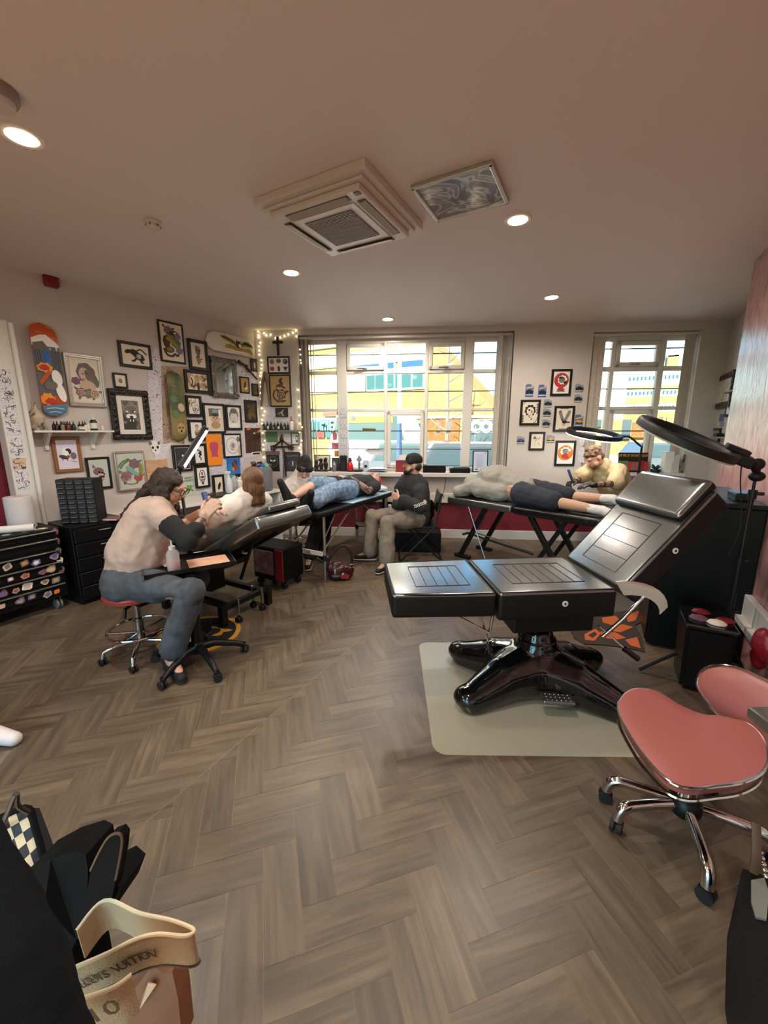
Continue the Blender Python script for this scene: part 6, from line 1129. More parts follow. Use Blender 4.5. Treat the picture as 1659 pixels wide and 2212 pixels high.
def big_ring():
    foot=V((.80,3.05,0)); top=V((.80,3.05,1.30)); a=at_depth(1378,905,2.42); b=at_depth(1595,990,2.26); c=(a+b)/2; xa=(b-a).normalized(); ro=(a-b).length/2
    dirv=(c-CAM).normalized(); ya=xa.cross(dirv).normalized(); ya=(ya*.05+dirv*1.0); ya=(ya-xa*ya.dot(xa)).normalized(); ya=(ya+V((0,0,.06))); ya=(ya-xa*ya.dot(xa)).normalized()
    r,xm=ring_lamp('ring_lamp','big black ring lamp on a tripod in front of the pink wall, switched off',c,xa,ya,ro,False,foot,top)
    hb=c+xa*ro
    g=G(xm); g.box((ro+.02,0,.0),(.10,.09,.06),'ring_black',.01); g.box((ro-.03,0,.04),(.12,.06,.03),'ring_black',.006); obj('bracket',g,r); g=G(); j=top+V((.0,0,.02)); g.tube([hb+xa*.04,(hb*.3+j*.7)+V((0,0,.03)),j],[.018,.022,.02],'ring_black',10); g.ell(j+V((0,0,.04)),(.034,.03,.034),'ring_black',n=10,k=8); g.ell(j+V((.005,0,-.03)),(.04,.03,.03),'ring_black',n=10,k=8); obj('tilt_joint',g,r)
    g=G(); g.cyl(foot+V((0,0,.12)),foot+V((0,0,.78)),.016,'black_metal',n=12); g.cyl(foot+V((0,0,.7)),foot+V((0,0,1.2)),.0125,'black_metal',n=12); g.cyl(foot+V((0,0,1.15)),top,.008,'black_metal',n=10); p_=obj('pole',g,r)
    for z in (.78,1.19,.45): g=G(); g.cyl(foot+V((0,0,z-.03)),foot+V((0,0,z+.02)),.022,'ring_black',n=12); g.box(foot+V((.035,0,z)),(.035,.02,.02),'ring_black',.005); obj('clamp_knob',g,p_)
    for e in ((.354,2.867),(.92,2.74),(.90,3.44)):
        e=V((e[0],e[1],.012)); g=G(); h=foot+V((0,0,.30)); g.tube([h+(e-foot)*.05,e],.010,'black_metal',8); g.tube([foot+V((0,0,.13)),h*.45+e*.55],.006,'black_metal',6); obj('leg',g,r)
    g=G(); g.tube(spline([hb+xa*.02+V((0,0,-.02)),hb*.5+j*.5+V((-.02,-.01,-.10)),V((.77,3.03,1.0)),V((.74,3.04,.8))],6),.0035,'cable_black',6); obj('cord',g,r)
big_ring()
def small_ring():
    c=at_depth(1283,937,4.75); a=at_depth(1224,930,4.80); xa=(c-a); ro=xa.length; xa.normalize(); dirv=(c-CAM).normalized(); ya=(dirv-xa*dirv.dot(xa)).normalized(); ya=(ya+V((0,0,.16))); ya=(ya-xa*ya.dot(xa)).normalized()
    foot=at_depth(1371,1085,5.3); foot.z=0; r,xm=ring_lamp('ring_lamp','lit ring lamp on an arched arm above the blond artist',c,xa,ya,ro,True,foot,None)
    e=c+xa*ro; g=G(); top=foot+V((0,0,1.38)); g.tube(spline([e,e+V((.08,0,.0)),e+V((.2,.02,-.10)),V((foot.x,foot.y,1.38))],6),.011,'ring_black',8); obj('arm',g,r); g=G(); g.tube([foot,top],[.018,.013],'ring_black',10); obj('pole',g,r); g=G(); g.lathe([(.13,0),(.13,.02),(.03,.035)],'ring_black',M.Translation(foot),n=24); obj('base',g,r); g=G(); g.box(e+V((.03,0,.02)),(.1,.05,.02),'sea_blue',.005); obj('phone_clip',g,r)
    l=bpy.data.lights.new('ring_lamp_light','AREA'); l.shape='DISK'; l.size=ro*1.7; l.energy=.8; l.color=(1,.97,.92); o=bpy.data.objects.new('ring_lamp_light',l); COL.objects.link(o); o.matrix_world=xm@M.Translation((0,0,-.03))
small_ring()
# tube lamp above the woman
def tube_lamp():
    a=at_depth(388,1012,3.1); b=at_depth(445,922,3.25); foot=V((-2.66,1.84,0)); r=root('tube_lamp','slim lit tube lamp tilted above the curly haired woman','lamp',foot); up=(b-a).normalized(); side=up.cross((a-CAM).normalized()).normalized(); nrm=side.cross(up)
    m=M(((side.x,up.x,nrm.x,(a.x+b.x)/2),(side.y,up.y,nrm.y,(a.y+b.y)/2),(side.z,up.z,nrm.z,(a.z+b.z)/2),(0,0,0,1))); L=(b-a).length; M_('tube_led','#fffdf4',.4,emit='#fffaf0',estr=9)
    g=G(m); g.box((0,0,0),(.05,L,.03),'black_metal',.008); h=obj('lamp_head',g,r); g=G(m); s=-1 if side.dot(RT)<0 else 1; g.box((s*.022,0,-.004),(.018,L*.86,.032),'tube_led',.004); obj('light_strip',g,h)
    g=G(); g.tube([a,a+V((-.01,.0,-.08)),foot+V((0,0,.75))],.012,'black_metal',8); g.cyl(foot,foot+V((0,0,.78)),.014,'black_metal',n=8); obj('arm',g,r); g=G(); g.lathe([(.10,0),(.10,.015),(.02,.03)],'black_metal',M.Translation(foot),n=20); obj('base',g,r)
tube_lamp()
# ================================================================= CABINETS, TROLLEYS AND FLOOR THINGS
M_('cabinet_black','#0d0d0d',.4,spec=0.25); M_('cabinet_front','#101011',.35,spec=0.3); M_('drawer_clear','#2d2f33',.25); M_('rubber_mat','#1c1a19',.8); M_('roll_paper','#c8c4c4',.8); M_('tube_paper','#bfae9f',.7); M_('rug_yellow','#c08a1e',.8); M_('rug_black','#16151a',.9); M_('rug_brown','#3a2f2a',.9); M_('rug_orange','#c4602f',.9); M_('bag_red','#3a1015',.25); M_('bag_strap','#241212',.4); M_('bag_orange','#a4501c',.6); M_('sock_white','#d9d4d0',.8)
def cabinet(name,label,x0,x1,y0,y1,z1,fx,n,hd=.1,m='cabinet_front'):
    """drawer cabinet, drawers on the face x=fx"""
    s=1 if fx==x1 else -1; r=root(name,label,'cabinet',V(((x0+x1)/2,(y0+y1)/2,0))); g=G(); g.box(((x0+x1)/2-s*.01,(y0+y1)/2,z1/2),(x1-x0-.02,y1-y0,z1),'cabinet_black',.004,seg=1); obj('carcass',g,r)
    h=(z1-.06)/n
    for k in range(n):
        z=.04+h*(k+.5); g=G(); g.box((fx,(y0+y1)/2,z),(.02,y1-y0-.02,h-.012),m,.003,seg=1); d=obj('drawer',g,r); g=G(); g.cyl((fx+s*.022,(y0+y1)/2-hd/2,z+h*.2),(fx+s*.022,(y0+y1)/2+hd/2,z+h*.2),.005,'steel',n=8); obj('handle',g,d)
    return r
cabinet('drawer_cabinet','black drawer cabinet with short steel handles behind the seated woman',-4.46,-3.98,1.66,2.16,.72,-3.98,5)
# stickered tool trolley cut by the left edge
def toolbox():
    x0,x1,y0,y1=-4.52,-4.06,.72,1.60; r=root('tool_trolley','black tool trolley with sticker covered drawers at the left edge','tool trolley',V(((x0+x1)/2,(y0+y1)/2,0))); g=G(); g.box(((x0+x1)/2,(y0+y1)/2,.42),(x1-x0,y1-y0,.60),'cabinet_black',.006,seg=1); obj('carcass',g,r)
    rr=random.Random(11); cols=['ink_rose','ink_skin','sticker_mix','paper_tan','ink_grey','ink_orange','paper_cream','ink_purple']
    for k,(z,h) in enumerate(((.685,.06),(.60,.09),(.495,.10),(.395,.09),(.30,.09),(.20,.09))):
        g=G(); g.box((x1+.004,(y0+y1)/2,z),(.012,y1-y0-.05,h-.014),'cabinet_front',.002,seg=1); d=obj('drawer',g,r); g=G(); g.box((x1+.02,(y0+y1)/2,z+h*.42),(.022,y1-y0-.05,.012),'steel',.003); obj('pull_rail',g,d)
        if k>1:
            for j in range(9): 
                y=y0+.06+j*.092+rr.uniform(-.02,.02); g=G(M.Translation((x1+.0108,y,z-.012+rr.uniform(-.012,.012)))); a=rr.uniform(.022,.04); pts=circ(0,0,a,a*.8,14,rr.random(),.15,rr.choice([3,4,5])); g.prism(pts,.001,cols[(j*3+k)%8],xf=M(((0,0,1,0),(1,0,0,0),(0,1,0,0),(0,0,0,1)))); g.prism([(p[0]*.6,p[1]*.6) for p in pts],.0016,cols[(j+k*2+3)%8],xf=M(((0,0,1,0),(1,0,0,0),(0,1,0,0),(0,0,0,1)))); obj('sticker',g,d)
    for j in range(5): g=G(M.Translation((x1+.0005,y1-.028,.70-.085*j))); g.prism(circ(0,0,.024,.03,12,0,.12,5),.002,cols[(j*2)%8],xf=M(((0,0,1,0),(1,0,0,0),(0,1,0,0),(0,0,0,1)))); obj('sticker',g,r)
    g=G(); g.box(((x0+x1)/2,(y0+y1)/2,.728),(x1-x0,y1-y0,.016),'rubber_mat',.004); obj('top_mat',g,r)
    for y in (y1-.07,y0+.07):
        for x in (x0+.06,x1-.06): g=castor(M.Identity(4),(x,y,.045),.045,'ink_grey'); obj('castor',g,r)
toolbox()
TT=.737
def toptool(u,v,z=TT): return at_z(u,v,z)
q=V((-4.28,1.44,TT)); r=root('paper_roll','large white paper towel roll standing on the tool trolley','paper roll',q); g=G(M.Translation(q)); g.lathe([(.03,0),(.092,.002),(.095,.01),(.095,.265),(.09,.27),(.03,.27)],'roll_paper',n=28); obj('roll',g,r); g=G(M.Translation(q)); g.lathe([(.0301,.2),(.028,.272),(.001,.272)],'tube_paper',n=16); obj('core',g,r)
q=V((-4.13,1.33,TT+.032)); g=G(); d=V((.13,.20,0)).normalized()*.13; n_=10
g.tube([q-d,q+d],.03,'sock_white',16,cap=False); g.tube([q+d,q-d],.026,'tube_paper',16,cap=False); tag(obj('cardboard_tube',g,origin=q),'white cardboard tube lying in front of the paper roll','tube')
q=V((-4.36,1.18,TT)); r=root('spray_bottle','grey trigger spray bottle at the left edge on the tool trolley','bottle',q); g=G(M.Translation(q)); g.lathe([(.04,0),(.042,.01),(.042,.12),(.02,.17),(.016,.19)],'clear_plastic',n=18); obj('bottle_body',g,r); g=G(M.Translation(q)); g.lathe([(.018,.185),(.02,.2),(.02,.22)],'cap_white',n=12); g.box((.01,.015,.235),(.03,.09,.03),'cap_white',.01); g.tube([(.01,.06,.225),(.012,.05,.18)],.006,'cap_white',6); obj('trigger_head',g,r)
rr=random.Random(6)
for k,(u,v,c,l) in enumerate(((30,1160,'frame_silver','pale flat sticker sheet on the tool trolley top'),(62,1150,'ink_rose','rose coloured sticker on the tool trolley top'),(88,1148,'paper_tan','tan round sticker in the middle of the tool trolley top'),(105,1145,'paper_cream','cream round sticker near the right end of the tool trolley top'),(20,1150,'ink_green','green sticker at the left edge of the tool trolley top'))):
    p=toptool(u,v); p.x=min(max(p.x,-4.47),-4.10); p.y=min(max(p.y,.8),1.55); g=G(M.Translation(p)); g.prism(circ(0,0,.035,.028,14,rr.random()*3,.12,5),.002,c); tag(obj('loose_sticker',g,origin=p),l,'sticker')
# drawer organiser on the cabinet
def organiser():
    m=M.Translation((-4.13,1.80,.722))@M.Rotation(R(38),4,'Z'); r=root('drawer_organiser','black organiser of small drawers standing on the drawer cabinet','drawer organiser',m); w,d,h=.30,.17,.40; g=G(m); g.box((0,d/2,h/2),(w,d,h),'cabinet_black',.006,seg=1); obj('carcass',g,r)
    for i in range(4):
        for j in range(9):
            x=-w/2+w*(i+.5)/4; z=h*(j+.5)/9; g=G(m); g.box((x,-.004,z),(w/4-.006,.012,h/9-.006),'drawer_clear',.002,seg=1); dr=obj('small_drawer',g,r); g=G(m); g.box((x,-.014,z-h*.03),(w/4-.03,.012,.006),'ink_grey',.001); obj('lip',g,dr)
organiser()
q=V((-4.06,2.03,.722)); g=G(M.Translation(q)@M.Rotation(.5,4,'Z')); g.box((0,0,.007),(.20,.15,.014),'ink_rose',.002); g.box((0,0,.007),(.196,.152,.009),'paper_cream'); tag(obj('notebook',g,origin=q),'mauve notebook lying on the drawer cabinet beside the organiser','book')
# work desk along the left wall in the back corner
def desk():
    m=LM(1.35,0,.0); r=root('work_desk','white desk along the left wall in the back corner','desk',m); g=G(m); g.box((0,.30,.735),(1.7,.55,.03),'white_gloss',.004); obj('desk_top',g,r)
    for sx in (-.8,.8): g=G(m); g.box((sx,.30,.36),(.04,.5,.72),'white_gloss',.004); obj('side_panel',g,r)
    g=G(m); g.box((0,.06,.5),(1.6,.02,.4),'white_gloss'); obj('back_panel',g,r)
desk()
def dk(u,v,d=.3,z=.75):
    p=at_z(u,v,z); return p
M_('tray_black','#1b1a1a',.35); M_('sprayer_white','#cfd0d2',.3); M_('teal_plastic','#58a3a0',.35)
DK=lambda s,d,z=.752: LM(s,z,d)
def sprayer(m,label,body,head,h,sc=1): 
    r=root('spray_bottle',label,'bottle',m); g=G(m); g.lathe([(.04*sc,0),(.042*sc,.01),(.042*sc,h*.5),(.028*sc,h*.68),(.016*sc,h*.78),(.016*sc,h*.85)],body,n=18); obj('bottle_body',g,r); g=G(m); g.lathe([(.018*sc,h*.83),(.02*sc,h*.9)],head,n=12); g.box((-.01,.0,h*.95),(.085*sc,.028,.034*sc),head,.008); g.tube([(-.045*sc,0,h*.94),(-.04*sc,0,h*.78)],.006,head,6); obj('trigger_head',g,r)
sd=left(490,1072,.3)[0]
g=G(DK(sd+.05,.32,.752)); g.box((0,0,.012),(.62,.28,.024),'tray_black',.006); tag(obj('desk_tray',g,origin=DK(sd+.05,.32).translation),'black tray holding bottles on the white desk','tray')
sprayer(DK(sd+.00,.36,.778),'white trigger spray bottle on the desk tray behind the client','sprayer_white','sprayer_white',.27); sprayer(DK(sd+.12,.24,.778),'teal topped bottle second from the left on the desk tray','blister','teal_plastic',.20,.9); sprayer(DK(sd+.19,.32,.778),'clear bottle with a black trigger right of the teal topped bottle','sprayer_white','cap_black',.22,.9)
for k,s in enumerate((.26,.31)): bottle(DK(sd+s,.28+.05*k,.778),'short dark bottle on the desk tray, '+('left' if k==0 else 'right')+' one beside the client hair','ink_bottle_brown',.10,.026,name='bottle')
# sweet jar with coloured lids
q=DK(left(562,1040,.35)[0]-.02,.40,.752); r=root('cap_jar','big clear jar filled with coloured caps in the back corner','jar',q); g=G(q); g.lathe([(.13,0),(.15,.02),(.15,.28),(.12,.33)],'clear_plastic',n=24,cap=False); obj('jar_body',g,r)
for k in range(34):
    a=rr.random()*6.28; R_=.12*math.sqrt(rr.random()); z=.27+.09*rr.random(); g=G(q); g.lathe([(.03,0),(.035,.01),(.03,.03)],['ink_teal','ink_olive','ink_purple','ink_blue','cap_black','van_yellow'][k%6],M.Translation((R_*math.cos(a),R_*math.sin(a),z))@M.Rotation(rr.random()*3,4,'X'),n=10); obj('coloured_cap',g,r)
g=G(q); g.lathe([(.13,.02),(.14,.03),(.14,.24),(.10,.26)],'ink_lilac',n=18); obj('contents',g,r)
# red tool trolley behind the recliner and black boxes under the portable table
def redtrolley():
    x0,x1,y0,y1=-3.02,-2.62,2.78,3.08; r=root('red_trolley','low red and black stickered trolley between the recliner and the portable table','tool trolley',V(((x0+x1)/2,(y0+y1)/2,0))); g=G(); g.box(((x0+x1)/2,(y0+y1)/2,.25),(x1-x0,y1-y0,.34),'cabinet_black',.01); obj('carcass',g,r); g=G(); g.box((x1-.05,y0-.003,.25),(.10,.012,.32),'box_red',.003); obj('red_corner',g,r); g=G(); g.box(((x0+x1)/2-.05,y0-.003,.26),(x1-x0-.14,.01,.24),'etch_rose'); obj('sticker_panel',g,r)
    for x in (x0+.04,x1-.04): g=castor(M.Identity(4),(x,y0+.05,.034),.034); obj('castor',g,r); g=castor(M.Identity(4),(x,y1-.05,.034),.034); obj('castor',g,r)
redtrolley()
p=at_z(790,1165); g=G(M.Translation((-2.06,4.74,0))@M.Rotation(TH,4,'Z')); g.box((0,0,.13),(.62,.34,.26),'plastic_black',.01); tag(obj('storage_box',g,origin=(-2.06,4.74,0)),'black storage box on the floor under the far end of the portable table','box')
g=G(); r=root('arm_rest_stand','black T foot arm rest stand behind the portable table','stand',V((-2.62,4.87,0))); 
g.box((-2.62,4.87,.33),(.06,.06,.64),'black_metal',.006); g.box((-2.62,4.86,.025),(.08,.30,.05),'black_metal',.01); obj('post',g,r); g=G(); g.box((-2.56,4.90,.32),(.05,.05,.42),'white_paint',.02); obj('white_sleeve',g,r)
# red handbag on the floor
def handbag():
    p=at_z(735,1252); m=M.Translation(p)@M.Rotation(R(35),4,'Z'); r=root('handbag','dark red shiny shoulder bag standing on the floor by the portable table','handbag',m); b=blob([('e',(0,0,.095),(.135,.06,.085)),('e',(-.03,0,.13),(.10,.045,.075)),('e',(0,0,.05),(.14,.065,.05)),('e',(.1,0,.1),(.05,.04,.05)),('e',(-.1,0,.13),(.045,.035,.06))],.008,4,.004,20); b.v=[m@V((q.x,q.y,max(q.z,.003))) for q in b.v]; obj('bag_body',skin(b,'bag_red'),r,sharp=80)
    g=G(m); g.tube(spline([(-.13,0,.16),(-.09,.0,.27),(-.0,.0,.36),(.07,0,.36),(.12,0,.27),(.125,0,.14)],6),.008,'bag_strap',8,ry=.014); obj('strap',g,r); M_('bag_metal','#c9bda8',.25,.9); g=G(m); g.tube([(.125+.02*math.cos(a*.7),-.01,.15+.02*math.sin(a*.7)) for a in range(9)],.004,'bag_metal',6,closed=True); obj('ring',g,r); g=G(m); g.box((-.05,-.06,.11),(.02,.012,.05),'bag_metal',.003); g.ell((.03,-.068,.08),(.016,.008,.018),'bag_metal'); obj('buckle',g,r)
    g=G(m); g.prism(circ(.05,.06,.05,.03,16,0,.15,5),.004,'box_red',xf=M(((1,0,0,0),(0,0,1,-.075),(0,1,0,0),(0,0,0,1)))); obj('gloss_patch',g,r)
handbag()
# round yellow and black rug, fox mat
q=at_z(432,1370); r=root('round_rug','round black rug with a yellow border under the tray stand','rug',V((q.x,q.y,0))); x=M.Translation((q.x,q.y,0)); g=G(x); g.prism(circ(0,0,.30,.30,40),.006,'rug_yellow'); obj('border',g,r); g=G(x); g.prism(circ(0,0,.265,.265,40),.0075,'rug_black'); obj('field',g,r); g=G(x); g.prism(circ(.03,.05,.16,.07,24,.5,.2,5),.0085,'rug_yellow'); g.prism(circ(.03,.03,.1,.08,20,.5,.15,3),.0095,'rug_black'); obj('blot',g,r)
def foxmat():
    P=[at_z(u,v) for u,v in ((1232,1362),(1250,1340),(1300,1325),(1345,1322),(1385,1312),(1392,1340),(1372,1352),(1385,1375),(1393,1410),(1350,1400),(1300,1394),(1262,1392),(1240,1380))]; c=V((0,0,0))
    for p in P: c+=p
    c/=len(P); r=root('fox_mat','orange and dark brown fox face doormat behind the large tattoo chair','mat',c); g=G(); g.prism([(p.x,p.y) for p in P],.006,'rug_brown',z0=.0005); obj('mat_base',g,r)
    L=lambda ps,m,k: (lambda g:(g.prism([(at_z(u,v).x,at_z(u,v).y) for u,v in ps],.001+.0004*k,m,z0=.0062),obj('face_patch',g,r)))(G())
    L([(1300,1336),(1330,1332),(1342,1345),(1322,1352),(1302,1346)],'rug_orange',0); L([(1352,1330),(1382,1320),(1372,1342),(1356,1345)],'rug_orange',0); L([(1322,1356),(1345,1350),(1368,1356),(1340,1368),(1326,1366)],'rug_orange',1); L([(1296,1366),(1330,1368),(1352,1380),(1328,1384),(1300,1378)],'rug_orange',0); L([(1350,1384),(1376,1378),(1384,1402),(1362,1396)],'rug_orange',1); L([(1262,1372),(1286,1360),(1298,1370),(1284,1386),(1264,1384)],'rug_orange',0); L([(1270,1374),(1284,1366),(1290,1372),(1280,1380)],'rug_brown',2)
foxmat()
# black cabinet and bin beside the pink wall
CBX=root('tall_cabinet','tall black cabinet against the pink wall behind the large tattoo chair','cabinet',V((.67,3.74,0)))
g=G(); g.box((.685,3.76,.54),(.53,.96,1.04),'cabinet_black',.006,seg=1); obj('carcass',g,CBX); g=G(); g.box((.685,3.76,1.075),(.54,.98,.03),'cabinet_front',.004); obj('top_board',g,CBX)
for k in range(3): g=G(); g.box((.415,3.76,.20+.34*k),(.012,.92,.32),'cabinet_front',.003,seg=1); d=obj('drawer',g,CBX); g=G(); g.box((.404,3.76,.32+.34*k),(.014,.2,.012),'steel',.003); obj('handle',g,d)
for (x,y,w,d,h,l) in ((.86,3.50,.10,.20,.05,'flat dark box on the tall black cabinet, beside the pink wall'),(.66,4.05,.16,.24,.03,'flat black tray at the far end of the tall black cabinet')): g=G(); g.box((x,y,1.091+h/2),(w,d,h),'plastic_black',.006); g.box((x,y,1.091+h+.002),(w*.9,d*.9,.004),'sea_blue' if h>.04 else 'steel',.001); tag(obj('cabinet_box',g,origin=(x,y,1.09)),l,'box')
r=root('waste_bin','black waste bin with red liner beside the ring lamp tripod','bin',V((.66,2.86,0))); g=G(M.Translation((.63,2.98,0))); 
MW[r]=M.Translation((.66,2.86,0)); g=G(M.Translation((.66,2.90,0))@M.Rotation(R(0),4,'Z')); bm=bmesh.new(); bmesh.ops.create_cube(bm,size=1)
for v in bm.verts: k=1 if v.co.z>0 else .86; v.co=V((v.co.x*.24*k,v.co.y*.30*k,v.co.z*.42+.212))
bmesh.ops.bevel(bm,geom=bm.edges[:],offset=.02,segments=3,affect='EDGES'); g.bm(bm,'plastic_black'); obj('bin_body',g,r); g=G(M.Translation((.66,2.90,0))); g.box((0,0,.425),(.25,.31,.03),'gloss_black',.01); obj('rim',g,r)
for k,(x,y,c) in enumerate(((-.05,-.05,'ink_rose'),(.03,-.08,'paper_cream'),(.08,-.02,'alarm_red'),(-.02,.06,'box_red'))): g=G(M.Translation((.66,2.90,0))); g.ell((x,y,.445),(.05,.04,.02),c,n=8,k=6); obj('litter',g,r)
g=blob([('e',(.86,2.68,.42),(.04,.09,.10)),('e',(.86,2.70,.34),(.03,.07,.07))],.01,3,.006,18); tag(obj('red_bag',skin(g,'red_plastic' if 0 else 'alarm_red'),origin=(.86,2.68,.4)),'crumpled red bag hanging on the white skirting behind the tripod','bag')
for k,(x,y,l) in enumerate(((.74,2.62,'crumpled orange bag on the floor left of the tripod foot'),(.90,2.60,'crumpled orange bag against the pink wall behind the pink stool'))):
    g=blob([('e',(x,y,.07),(.075 if k==0 else .05,.09,.07)),('e',(x,y+.04,.05),(.05,.07,.05))],.01,2,.012,16,k); g.v=[V((p.x,p.y,max(p.z,.002))) for p in g.v]; tag(obj('orange_bag',skin(g,'bag_orange'),origin=(x,y,0)),l,'bag')
# things cut by the right edge
M_('nylon_black','#0e0f10',.6,spec=0.2,bump=.2,bscale=120); M_('brown_strap','#4a321c',.6)
p=at_z(1640,2010,.18)
def rightbag():
    o=V((.52,.72,0)); r=root('camera_bag','black nylon bag with a grey pad at the lower right corner','bag',o)
    P=[(1605,1870),(1640,1880),(1700,1905),(1760,2300),(1650,2330),(1632,2150),(1605,2010)]
    w=[at_z(u,v,.30) for u,v in P]; g=G(); g.prism([(q.x,q.y) for q in w],.26,'nylon_black',z0=.03); obj('bag_body',g,r); w2=[at_z(u,v,.29) for u,v in ((1622,1905),(1650,1900),(1660,1930),(1655,1990),(1632,1985),(1622,1950))]; g=G(); g.prism([(q.x,q.y) for q in w2],.012,'ink_green' if 0 else 'shelf_grey',z0=.285); obj('side_pad',g,r)
    g=G(); a=at_z(1628,1885,.30); g.tube(spline([a,at_z(1634,1840,.36),at_z(1633,1778,.42)],4),.007,'brown_strap',6,ry=.012); obj('strap',g,r); g=G(); b=at_z(1640,1830,.34); g.tube([b,b+RT*.12-FW*.02],.006,'brown_strap',6); obj('strap',g,r); g=G(); 
    for k in range(5): g.ell(at_z(1643+3*k,1840+13*k,.33),(.008,.008,.006),'chrome',n=8,k=6)
    bk=obj('buckle',g,r); bk['kind']='stuff'
rightbag()
g=G(); c=at_depth(1676,1564,1.1); g.box(c,(.08,.10,.04),'steel',.01,rot=M.Rotation(R(30),3,'Z')); d_=c+RT*.20; g.bar(c,d_,.03,.012,'steel'); g.cyl((d_.x,d_.y,0),(d_.x,d_.y,d_.z),.012,'steel'); g.cyl((d_.x,d_.y,0),(d_.x,d_.y,.015),.09,'steel'); tag(obj('side_table',g,origin=(d_.x,d_.y,0)),'grey metal table corner cut by the right edge beside the pink stool','table')
# ---- lower left: bags on a bench beside the photographer
M_('check_black','#14141a',.6); M_('check_cream','#cbb893',.6); M_('webbing','#b39a7a',.8,bump=.5,bscale=300); M_('webbing_edge','#d9c8a8',.8); M_('kraft','#7a4f33',.7); M_('kraft_light','#d9b48c',.7); M_('letter_brown','#4a3826',.7); M_('suede_black','#080808',.8,spec=0.15); M_('coat_navy','#0b0e11',.9,spec=0.15,bump=.3,bscale=260)
def lowleft():
    # chequered bag
    D0=1.15; q=lambda u,v,k=D0: at_depth(u,v,k)
    o=q(40,1790); o.z=0; r=root('chequered_bag','black and cream chequered bag at the lower left edge','bag',o)
    n=5; a,b,c,d=q(-60,1800,1.12),q(52,1745,1.15),q(98,1870,1.10),q(-10,2010,1.0); g=G()
    for i in range(6):
        for j in range(6):
            P=lambda s,t:(a*(1-s)+b*s)*(1-t)+(d*(1-s)+c*s)*t
            g.quad(P(i/6,j/6),P((i+1)/6,j/6),P((i+1)/6,(j+1)/6),P(i/6,(j+1)/6),'check_black' if (i+j)%2 else 'check_cream')
    nm=(b-a).cross(d-a).normalized(); off=nm*(.06 if nm.dot(FW)>0 else -.06); k0=len(g.v); C4=[a,b,c,d]
    B4=[p+off for p in C4]
    for i in range(4): g.quad(C4[i],C4[(i+1)%4],B4[(i+1)%4],B4[i],'check_black')
    g.quad(*B4,'check_black'); obj('bag_body',g,r); g=G(); g.tube(spline([a,b,b*.6+c*.4+(b-a)*.06,c],5),.009,'suede_black',8); obj('piping',g,r); g=G(); g.tube(spline([q(-20,1805,1.12),q(10,1770,1.1),q(34,1715,1.08),q(38,1740,1.1),q(62,1755,1.12)],5),.007,'wood_dark',8); obj('zip_pull',g,r)
    g=G(); cb_=(a+b+c+d)/4; g.box((cb_.x-.03,cb_.y,(min(a.z,d.z)-.02)/2),(.12,.16,min(a.z,d.z)-.02),'check_black',.01); obj('bag_base',g,r)
    # black suede boot shaft
    r=root('black_bag','black stitched leather bag with a raised flap, between the chequered bag and the woven strap','bag',q(150,1900,1.0)*1.0)
    def plate(pts,k0,k1,m,th):
        g=G(); P=[q(u,v,k0+(k1-k0)*i/len(pts)) for i,(u,v) in enumerate(pts)]; cc=V((0,0,0))
        for p in P: cc+=p
        cc/=len(P); Pb=[p+FW*th for p in P]; n=len(P); g.add(P+Pb,[tuple(range(n)),tuple(range(2*n-1,n-1,-1))]+[(i,(i+1)%n,n+(i+1)%n,n+i) for i in range(n)],m); return g,P
    g,P=plate([(55,1885),(110,1855),(165,1838),(185,1848),(190,1880),(188,1925),(240,1900),(262,1920),(245,1965),(205,1990),(165,2030),(150,2060),(95,1960)],1.0,.95,'suede_black',.10); obj('bag_body',g,r); g=G(); cq=q(120,1960,1.04); g.box((cq.x,cq.y,cq.z/2-.02),(.16,.16,cq.z-.04),'suede_black',.02); obj('bag_base',g,r); g,P=plate([(188,1925),(196,1880),(215,1840),(235,1808),(255,1800),(264,1812),(260,1850),(250,1900),(240,1950),(205,1975)],.96,.96,'suede_black',.03); f=obj('flap',g,r); g=G(); g.tube(spline(P[1:8],3),.0035,'brown_strap',6); obj('edge_stitching',g,f)
    # woven strap with lettering
    so=q(300,2080,.8); r=root('woven_bag','tan woven bag strap with brown capital letters looping at the lower left','bag strap',so)
    top=[(165,2010),(225,1945),(300,1972),(370,1988),(418,2008),(400,2022),(340,2018),(290,2030),(230,2060),(160,2090)]; kk=[.86,.90,.86,.82,.79,.77,.76,.755,.75,.745]
    wd=[.085]*10; Pt=spline([q(u,v,k) for (u,v),k in zip(top,kk)],6); dn=(-UP*.92+FW*.25).normalized(); Hh=.088
    rows=[[p+dn*Hh*t for p in Pt] for t in (0,.25,.5,.75,1)]; g=G(); g.sheet(rows,'webbing',.003); s=obj('strap',g,r); g=G(); g.tube(Pt,.0035,'webbing_edge',8); g.tube([p+dn*Hh for p in Pt],.003,'brown_strap',6); obj('selvedge',g,s)
    a=q(168,2140,.742); b=q(352,2042,.752); x=(b-a).normalized(); nr=x.cross(-dn).normalized(); nr=nr if nr.dot(FW)<0 else -nr; y=nr.cross(x); tm=lambda c: M(((x.x,y.x,nr.x,c.x),(x.y,y.y,nr.y,c.y),(x.z,y.z,nr.z,c.z),(0,0,0,1)))
    # letters follow the strap surface
    g=G(); seg=[p for p in Pt]; front_=seg[36:][::-1]; txt='LOUIS VUITTON'; tot=0; L=[0]
    for i in range(1,len(front_)): L.append(L[-1]+(front_[i]-front_[i-1]).length)
